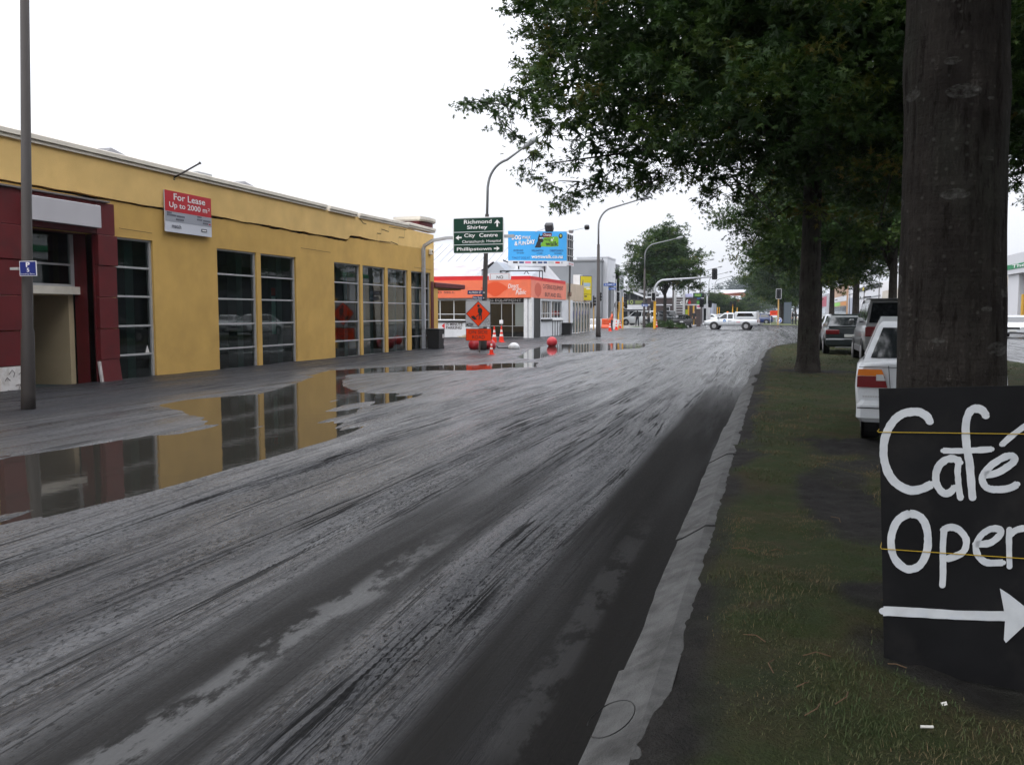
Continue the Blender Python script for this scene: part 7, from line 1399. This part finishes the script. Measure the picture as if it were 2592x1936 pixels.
# hold strays of the main clumps back from the open sky below the crown
a_, b_ = proj(Q1); k1 = in_poly(a_ - 5, b_ + 3, OUT2) | (rg.random(len(Q1)) < .10); Q1, n1 = Q1[k1], n1[k1]
Q = np.concatenate([Q1, Q2, Q3]); tn = np.concatenate([n1, n2, n3]); sz = np.concatenate([np.full(len(Q1), .19), np.full(len(Q2), .34), np.full(len(Q3), .15)])
V, Fq, tt = leaf_mesh(Q, sz, rg, tn); np_mesh('crown', V, Fq, M_LEAF, t2, smooth=False, attrs={'tone': tt})
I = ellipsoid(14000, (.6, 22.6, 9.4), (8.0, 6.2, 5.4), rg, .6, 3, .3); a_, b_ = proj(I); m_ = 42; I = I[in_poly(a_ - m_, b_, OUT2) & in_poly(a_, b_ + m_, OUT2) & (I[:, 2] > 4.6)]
V, Fq, tt = leaf_mesh(I, np.full(len(I), .48), rg, np.full(len(I), .15)); np_mesh('inner_dark_blocker', V, Fq, M_LEAF, t2, smooth=False, attrs={'tone': tt})  # oversized leaves added as pinhole blockers, their dark tone standing in for inner shade
lb = MB(); sel = P1[rg.choice(len(P1), 40, replace=False)]
for T in sel:
    B = Vector((T2[0], T2[1], min(max(T[2] - .25 * math.hypot(T[0] - T2[0], T[1] - T2[1]), 5.6), 9.5))); T = Vector(T); m = B.lerp(T, .55) + Vector((rg.normal(0, .3), rg.normal(0, .3), .35))
    lb.tube([B, B.lerp(m, .5) + Vector((0, 0, .15)), m, T], [.10, .075, .045, .012], 6)
for T in TP[::2]:
    T = Vector(T); d = P1[np.argmin(((P1 - np.array(T)) ** 2).sum(1))]; lb.tube([Vector(d), Vector(d).lerp(T, .6) + Vector((0, 0, .06)), T], [.022, .012, .004], 5)
lb.build('limbs', M_BARK, t2, smooth=True, fixn=False)

# ---- nearest oak: lichened trunk behind the cafe board
T1 = QY(2418, 960, 4.62); T1 = (T1.x, 4.62); rg = np.random.default_rng(9)
t1 = thing('oak_tree', 'lichen-spotted thick oak trunk standing right behind the black cafe board', 'tree', (T1[0], T1[1], .1), 0, G_M)
mb = MB(); trunk_tube(mb, T1[0], T1[1], 0, [(0, .30), (.2, .275), (.6, .255), (1.2, .242), (2.0, .229), (2.6, .222), (3.0, .219), (3.4, .212), (5, .20), (8, .17), (11, .06)], n=120, seed=6, fine=True, lean=(-.018, 0), bulge=[(2.75, -2.9, .07), (2.62, .1, .05), (2.2, 2.4, .02), (2.95, -1.4, .03)]); mb.build('trunk', M_BARKL, t1, smooth=True, fixn=False)
P = ellipsoid(7000, (1.3, 5.6, 9.3), (6.6, 7.2, 5.2), rg, .38, 7, .25); P = P[P[:, 2] > 4.7]
px, py = proj(P); fwd = (P - np.array([0, 0, 1.6])) @ _fw
infr = (fwd > .5) & (px > -50) & (px < 2640) & (py > -60)
drop = infr & ((px < 1900) | (py > 330) | (fwd < 6.5))
P = P[~drop]; vis = (fwd[~drop] > 0.5) & (py[~drop] > -250) & (px[~drop] > 1700) & (px[~drop] < 2800)
Pa, Pb = P[vis][:700], P[~vis][:1150]
Qa, na = sprays(Pa, 60, rg, .5); Qb, nb = sprays(Pb, 30, rg, .85)
a_, b_ = proj(Qa); k_ = ~((a_ > 1100) & (a_ < 1850) & (b_ > 0)); Qa, na = Qa[k_], na[k_]
a_, b_ = proj(Qb); fw_ = (Qb - _C) @ _fw; k_ = ~((fw_ > 0) & (a_ > -80) & (a_ < 1880) & (b_ > -60)); Qb, nb = Qb[k_], nb[k_]
Q = np.concatenate([Qa, Qb]); tn = np.concatenate([na, nb]) * .9; sz = np.concatenate([np.full(len(Qa), .125), np.full(len(Qb), .37)])
V, Fq, tt = leaf_mesh(Q, sz, rg, tn); np_mesh('crown', V, Fq, M_LEAF, t1, smooth=False, attrs={'tone': tt})
lb = MB()
for T in P[rg.choice(len(P), 30, replace=False)]:
    B = Vector((T1[0], T1[1], min(max(T[2] - 1.6, 4.6), 8.5))); T = Vector(T); m = B.lerp(T, .5) + Vector((0, 0, .4)); lb.tube([B, m, T], [.09, .05, .012], 6)
lb.build('limbs', M_BARK, t1, smooth=True, fixn=False)
# ================================================================== HEDGE LEAVES, YOUNG STREET TREES, RIDGE
t, Cc = LATE_HEDGE; rg = np.random.default_rng(33); Q, tn = sprays(Cc, 40, rg, .35); Q[:, 2] = np.maximum(Q[:, 2], .05); V, Fq, tt = leaf_mesh(Q, np.full(len(Q), .16), rg, np.clip(tn - .1, 0, 1)); crown_obj('foliage', (V, Fq, tt), t)
G_Y = 'young street trees up the left side'
for px, y, h, w, lb in ((1806, 165, 5.6, 1.5, 'spreading olive-green street tree beside the blue-grey boxy building'), (1824, 172, 5.4, 1.6, 'rounded street tree in the row before the orange hall'), (1858, 168, 4.6, .9, 'narrow yellow-green young tree before the small red building'), (1892, 230, 6.5, 1.6, 'dark street tree before the green far sign')):
    x = QY(px, 790, y).x; make_tree(lb, x, y, 0, .12, 1.6, h * .58, meB, (w * .62, w * .62, h * .10), px, G_Y, 'street_tree')
# wooded ridge far behind the orange hall: one mass, not countable
rg = np.random.default_rng(44); yr = 520.0; Rp = []
for a, b in ((1838, 742), (1850, 728), (1865, 720), (1880, 714), (1895, 713), (1910, 718), (1925, 728), (1940, 740), (1960, 750), (1985, 752), (1830, 752)):
    p = QY(a, b, yr); n = 55; q = np.array(p)[None, :] + rg.normal(0, 1, (n, 3)) * np.array([4.2, 12, 2.0]); q[:, 2] -= np.abs(rg.normal(0, 1, n)) * 6; Rp.append(q)
Q, tn = sprays(np.concatenate(Rp), 20, rg, 3.0); k_ = Q[:, 2] > 0; Q, tn = Q[k_], tn[k_]; V, Fq, tt = leaf_mesh(Q, np.full(len(Q), 1.5), rg, tn * .7)
o = np_mesh('wooded_ridge', V, Fq, mat('far_wood_haze_tint', (.050, .068, .062), .9, var=.3, vs=.15), smooth=False); tag(o, 'far mass of tall trees closing the street, coloured bluish for haze', 'woodland', kind='stuff')  # blue-grey leaf colour has distance haze painted into it
f = QY(1884, 757, 240); t = thing('far_direction_sign', 'small far green direction board above the traffic', 'sign', (f.x, 240, 0)); MB().box(f.x - .9, f.x + .9, 240, 240.1, f.z - .5, f.z + .5).build('plate', mat('far_sign_green', (.03, .14, .10), .5), t); MB().tube([(f.x + .8, 240.1, 0), (f.x + .8, 240.1, f.z)], .08, 6).build('post', M_ALU, t)

# ================================================================== CAFE BOARD, LEANING ON THE NEAREST OAK
Pl = QG(2238, 1688, .105); Pr = QG(2592, 1748, .105); u = (Pr - Pl); u.z = 0; u.normalize(); nh = Vector((-u.y, u.x, 0))      # nh points away from the camera
best = None
for k in range(0, 260):
    al = R(k * .1); v = Vector((0, 0, math.cos(al))) + nh * math.sin(al); n = u.cross(v); r = Vector(ray(2224, 984)); d = (Pl - Vector(_C)).dot(n) / r.dot(n); hit = Vector(_C) + r * d; e = abs((hit - Pl).dot(u))
    if best is None or e < best[0]: best = (e, al, v.copy(), n.copy(), (hit - Pl).dot(v))
_, al, v, n, HB = best; WB = .80
if n.dot(Vector((0, 0, EYE)) - Pl) < 0: n = -n
bd = thing('cafe_board', 'black hand-painted cafe board with white letters and arrow leaning on the nearest trunk', 'sign', tuple(Pl))
def B(px, py, d=.0):
    r = Vector(ray(px, py)); q = (Pl + n * d - Vector(_C)).dot(n) / r.dot(n); return Vector(_C) + r * q
M_BOARD = mat('board_black', (.009, .009, .010), .7, spec=.15, var=.3, vs=4, dirt=(.035, .032, .030), ds=3, damt=.5)
TL = B(2224, 984); TE = B(2592, 976); HBv = TL - Pl; CN = [Pl, Pl + u * WB, TL + (TE - TL).normalized() * WB, TL]
MB().add(CN + [q - n * .018 for q in CN], [(0, 1, 2, 3), (7, 6, 5, 4), (0, 4, 5, 1), (1, 5, 6, 2), (2, 6, 7, 3), (3, 7, 4, 0)]).build('panel', M_BOARD, bd)
M_CHALK = mat('brush_white', (.60, .62, .64), .7, var=.10, vs=14, dirt=(.40, .45, .55), ds=9, damt=.35)
def s9(x, y): return (2150 + x / 2.233, 960 + y / 2.233)
def smooth_path(P, k=5):
    out = []
    for i in range(len(P) - 1):
        p0, p1, p2, p3 = P[max(i - 1, 0)], P[i], P[i + 1], P[min(i + 2, len(P) - 1)]
        for q in range(k):
            t_ = q / k; out.append(tuple(.5 * (2 * b + (c - a) * t_ + (2 * a - 5 * b + 4 * c - d) * t_ ** 2 + (3 * b - a - 3 * c + d) * t_ ** 3) for a, b, c, d in zip(p0, p1, p2, p3)))
    return out + [P[-1]]
_sd = [0]
def stroke(P, w=46, d=.004, sm=True):
    _sd[0] += 1; P = smooth_path(P) if sm and len(P) > 2 else [tuple(P[0] + (np.array(P[-1]) - np.array(P[0])) * t_) for t_ in np.linspace(0, 1, 8)] if len(P) == 2 else P
    P = np.array(P, float); T = np.gradient(P, axis=0); T /= np.linalg.norm(T, axis=1)[:, None] + 1e-9; N = np.stack([-T[:, 1], T[:, 0]], 1); k = np.arange(len(P))
    ww = w / 2 * (1 + .16 * vn(k * .45, k * 0 + _sd[0] * 3.1, 501)); jl = vn(k * 1.7, k * 0 + _sd[0], 502) * 3; jr = vn(k * 1.7, k * 0 + _sd[0] + 50, 503) * 3
    Lp = P + N * (ww + jl)[:, None]; Rp = P - N * (ww + jr)[:, None]; vs = [B(*s9(*q), d) for q in Lp] + [B(*s9(*q), d) for q in Rp]; m = len(P)
    fs = [(i, i + 1, m + i + 1, m + i) for i in range(m - 1)]; mb = MB().add(vs, fs)
    for E, dr in ((P[0], -T[0]), (P[-1], T[-1])):
        a0 = math.atan2(dr[1], dr[0]); mb.quad(*[B(*s9(E[0] + w * .47 * math.cos(a0 + q), E[1] + w * .47 * math.sin(a0 + q) * .8), d + .0004) for q in np.linspace(-1.6, 1.6, 7)])
    o = mb.build('brush_stroke', M_CHALK, bd, fixn=False); return o
stroke([(455, 240), (440, 212), (400, 187), (350, 184), (290, 200), (238, 250), (205, 320), (193, 400), (203, 480), (235, 555), (290, 605), (350, 627), (410, 618), (465, 592)], 47)
stroke([(625, 470), (590, 448), (545, 455), (505, 490), (488, 545), (497, 600), (530, 640), (565, 640), (595, 610)], 42, .0045); stroke([(618, 450), (612, 520), (618, 600), (628, 672)], 36, .005)
stroke([(772, 208), (755, 178), (720, 165), (685, 178), (663, 225), (658, 300), (665, 390), (680, 480), (688, 580), (696, 670)], 45, .0045); stroke([(530, 403), (620, 404), (720, 400), (805, 394)], 34, .0055)
stroke([(762, 540), (830, 530), (900, 490), (935, 455), (920, 432), (875, 440), (810, 480), (762, 530), (752, 570), (775, 610), (830, 622), (900, 615), (948, 592)], 40, .0045); stroke([(862, 368), (920, 318), (1000, 258)], 34, .0045)
stroke([(340, 757), (280, 790), (243, 860), (236, 940), (255, 1010), (300, 1058), (345, 1073), (400, 1048), (435, 980), (444, 900), (430, 820), (395, 772), (340, 757)], 44)
stroke([(535, 850), (528, 950), (530, 1060), (526, 1165)], 38, .0045); stroke([(530, 850), (570, 835), (620, 850), (658, 900), (655, 955), (620, 990), (550, 1015)], 40, .005)
stroke([(712, 930), (790, 925), (850, 880), (850, 848), (800, 845), (745, 880), (715, 940), (730, 1000), (780, 1035), (868, 1035)], 38, .0045)
stroke([(905, 845), (902, 940), (905, 1060)], 34, .0045); stroke([(905, 880), (945, 850), (1000, 842), (1050, 860), (1068, 920), (1070, 1050)], 36, .005)
stroke([(192, 1308), (400, 1318), (600, 1330), (890, 1338)], 54, .0045); MB().quad(*[B(*s9(*q), .005) for q in ((850, 1180), (905, 1215), (1000, 1290), (1052, 1330), (980, 1400), (885, 1488), (873, 1470), (880, 1360), (873, 1300))]).build('arrow_head', M_CHALK, bd, fixn=False)
M_STR = mat('yellow_string', (.50, .33, .02), .7)
for (x0, y0, x1, y1) in ((165, 298, 990, 309), (182, 957, 990, 1012)):
    a, b = B(*s9(x0, y0), .008), B(*s9(x1, y1), .008); e = a + (b - a).normalized() * (WB + .012); back = [a - u * .006 - n * .03, Vector((T1[0] - .27, T1[1], a.z)), Vector((T1[0], T1[1] + .29, a.z)), Vector((T1[0] + .3, T1[1], e.z)), e - n * .03 + u * .005]
    MB().tube([e.lerp(a, q) for q in (0, .33, .66, 1)] + back[:1], .0017, 5).build('string', M_STR, bd); MB().tube([a - u * .006 - n * .03] + back[1:4] + [back[4], e], .0017, 5).build('string', M_STR, bd)

# ================================================================== PEOPLE
def person(label, px, py, y, pose, cols, H=1.74, rz=0.0, z=.05):
    """one continuous skinned body; colours by region"""
    p = QG(px, py, z) if y is None else QY(px, 800, y); o = thing('person', label, 'person', (p.x, p.y if y is None else y, z), rz)
    s = H / 1.74; J = dict(pel=(0, 0, .95), wst=(0, 0, 1.08), che=(0, .0, 1.30), nek=(0, 0, 1.47), hd0=(0, .01, 1.54), hd1=(0, .02, 1.63), hd2=(0, .01, 1.72))
    for sd in (-1, 1):
        k = 'L' if sd < 0 else 'R'; J['sh' + k] = (sd * .18, 0, 1.41); el, wr = pose['arm' + k]; J['el' + k] = el; J['wr' + k] = wr; J['hp' + k] = (sd * .09, 0, .90); kn, an, to = pose['leg' + k]; J['kn' + k] = kn; J['an' + k] = an; J['to' + k] = to
        w_, e_ = Vector(wr), Vector(el); d = (w_ - e_).normalized(); J['hd' + k] = tuple(w_ + d * .09); 
        for q, (fx, fl) in enumerate(((-.03, .085), (-.01, .095), (.01, .09), (.03, .075), (.045 * sd, .03))): J[f'f{q}{k}'] = tuple(w_ + d * (.09 + fl) + Vector((0, fx, 0)) if q < 4 else w_ + d * .08 + Vector((0, .045, .0)))
    E = [('pel', 'wst'), ('wst', 'che'), ('che', 'nek'), ('nek', 'hd0'), ('hd0', 'hd1'), ('hd1', 'hd2')]
    for k in 'LR': E += [('che', 'sh' + k), ('sh' + k, 'el' + k), ('el' + k, 'wr' + k), ('wr' + k, 'hd' + k), ('pel', 'hp' + k), ('hp' + k, 'kn' + k), ('kn' + k, 'an' + k), ('an' + k, 'to' + k)] + [('hd' + k, f'f{q}{k}') for q in range(4)] + [('wr' + k, 'f4' + k)]
    RD = dict(pel=.15, wst=.14, che=.165, nek=.062, hd0=.075, hd1=.098, hd2=.075); nm = list(J); me = bpy.data.meshes.new('person_body'); me.from_pydata([tuple(Vector(J[q]) * s) for q in nm], [(nm.index(a), nm.index(b)) for a, b in E], [])
    b = bpy.data.objects.new('body', me); col.objects.link(b); md = b.modifiers.new('skin', 'SKIN'); md.use_smooth_shade = True
    for i, q in enumerate(nm):
        r = RD.get(q) or {'sh': .075, 'el': .055, 'wr': .036, 'hp': .105, 'kn': .075, 'an': .055, 'to': .05, 'hd': .034}.get(q[:2], .010); me.skin_vertices[0].data[i].radius = (r * s, r * s * (.72 if q in ('pel', 'wst', 'che') else 1)); me.skin_vertices[0].data[i].use_root = q == 'pel'
    b.modifiers.new('sub', 'SUBSURF').levels = 1
    dg = bpy.context.evaluated_depsgraph_get(); m2 = bpy.data.meshes.new_from_object(b.evaluated_get(dg)); b.modifiers.clear(); b.data = m2
    for c in cols: m2.materials.append(c)                 # skin, hair, top, trousers, shoes
    hands = [Vector(J['wr' + k]) * s for k in 'LR']
    for pl in m2.polygons:
        c = pl.center; zz = c.z / s; i = 2
        if zz > 1.49: i = 0 if (c.y > -.01 and zz < 1.68) else 1
        elif min((c - h).length for h in hands) < .12 * s and zz < 1.25: i = 0
        elif zz < .10: i = 4
        elif zz < .93 and min(abs(c.x), 9) < .26: i = 3
        pl.material_index = i; pl.use_smooth = True
    b.parent = o; return o
SK = mat('skin', (.42, .25, .18), .6); HR = mat('dark_hair', (.02, .015, .012), .7); M_JK = mat('dark_jacket', (.018, .019, .022), .85); M_JN = mat('dark_jeans', (.02, .024, .034), .85); M_BRJ = mat('brown_jacket', (.085, .065, .045), .85); M_VEST = mat('orange_vest', (.68, .13, .06), .7); M_SHO = mat('shoe_black', (.015, .015, .015), .6)
walk = dict(armL=((-.25, -.06, 1.15), (-.24, .06, .92)), armR=((.25, .08, 1.15), (.23, .22, .96)), legL=((-.10, .16, .50), (-.10, .20, .09), (-.10, .33, .04)), legR=((.10, -.06, .50), (.10, -.24, .13), (.10, -.15, .05)))
stand = dict(armL=((-.24, -.02, 1.14), (-.22, .06, .90)), armR=((.24, -.02, 1.14), (.23, .06, .90)), legL=((-.11, .02, .50), (-.12, 0, .08), (-.13, .14, .04)), legR=((.11, .02, .50), (.12, 0, .08), (.13, .14, .04)))
reach = dict(armL=((-.26, .10, 1.16), (-.22, .34, 1.08)), armR=((.25, .05, 1.14), (.22, .26, 1.0)), legL=((-.11, .06, .50), (-.12, .02, .08), (-.13, .16, .04)), legR=((.11, .0, .50), (.12, -.06, .08), (.13, .08, .04)))
person('person in an orange vest standing by the cones and barriers', 1549, 836, None, reach, [SK, HR, M_VEST, M_JN, M_SHO], 1.72, R(110))
person('person in dark jacket and jeans walking away past the corner lawn', 1613, 826, None, walk, [SK, HR, M_JK, M_JN, M_SHO], 1.76, R(20), .11)
person('person in a brown jacket walking behind the corner lamp post', 1642, 825, None, walk, [SK, HR, M_BRJ, M_JK, M_SHO], 1.76, R(-10), .11)
person('person in black standing outside the brick cafe', 1757, 800, 108, stand, [SK, HR, M_JK, M_JK, M_SHO], 1.74, R(180), .1)
person('person in dark clothes standing beyond the grass island, beside another', 2007, 800, 118, stand, [SK, HR, M_JK, M_JN, M_SHO], 1.72, R(60), .1)
person('person in black standing beyond the grass island, nearer the cones', 2014, 800, 117, stand, [SK, HR, M_JK, M_JK, M_SHO], 1.76, R(-60), .1)
# ================================================================== HAZE: one closed box of thin damp air round everything
hz = bpy.data.materials.new('damp_air'); hz.use_nodes = True; _n, _l = hz.node_tree.nodes, hz.node_tree.links
for q in list(_n):
    if q.type == 'BSDF_PRINCIPLED': _n.remove(q)
pv = _n.new('ShaderNodeVolumePrincipled'); pv.inputs['Color'].default_value = (.82, .88, .96, 1); pv.inputs['Density'].default_value = .00022; pv.inputs['Anisotropy'].default_value = .2
_l.new(pv.outputs[0], [q for q in _n if q.type == 'OUTPUT_MATERIAL'][0].inputs['Volume'])
o = MB().box(-2520, 2520, -620, 5020, -1.4, 40).build('haze', hz, None, recenter=False); tag(o, kind='stuff')
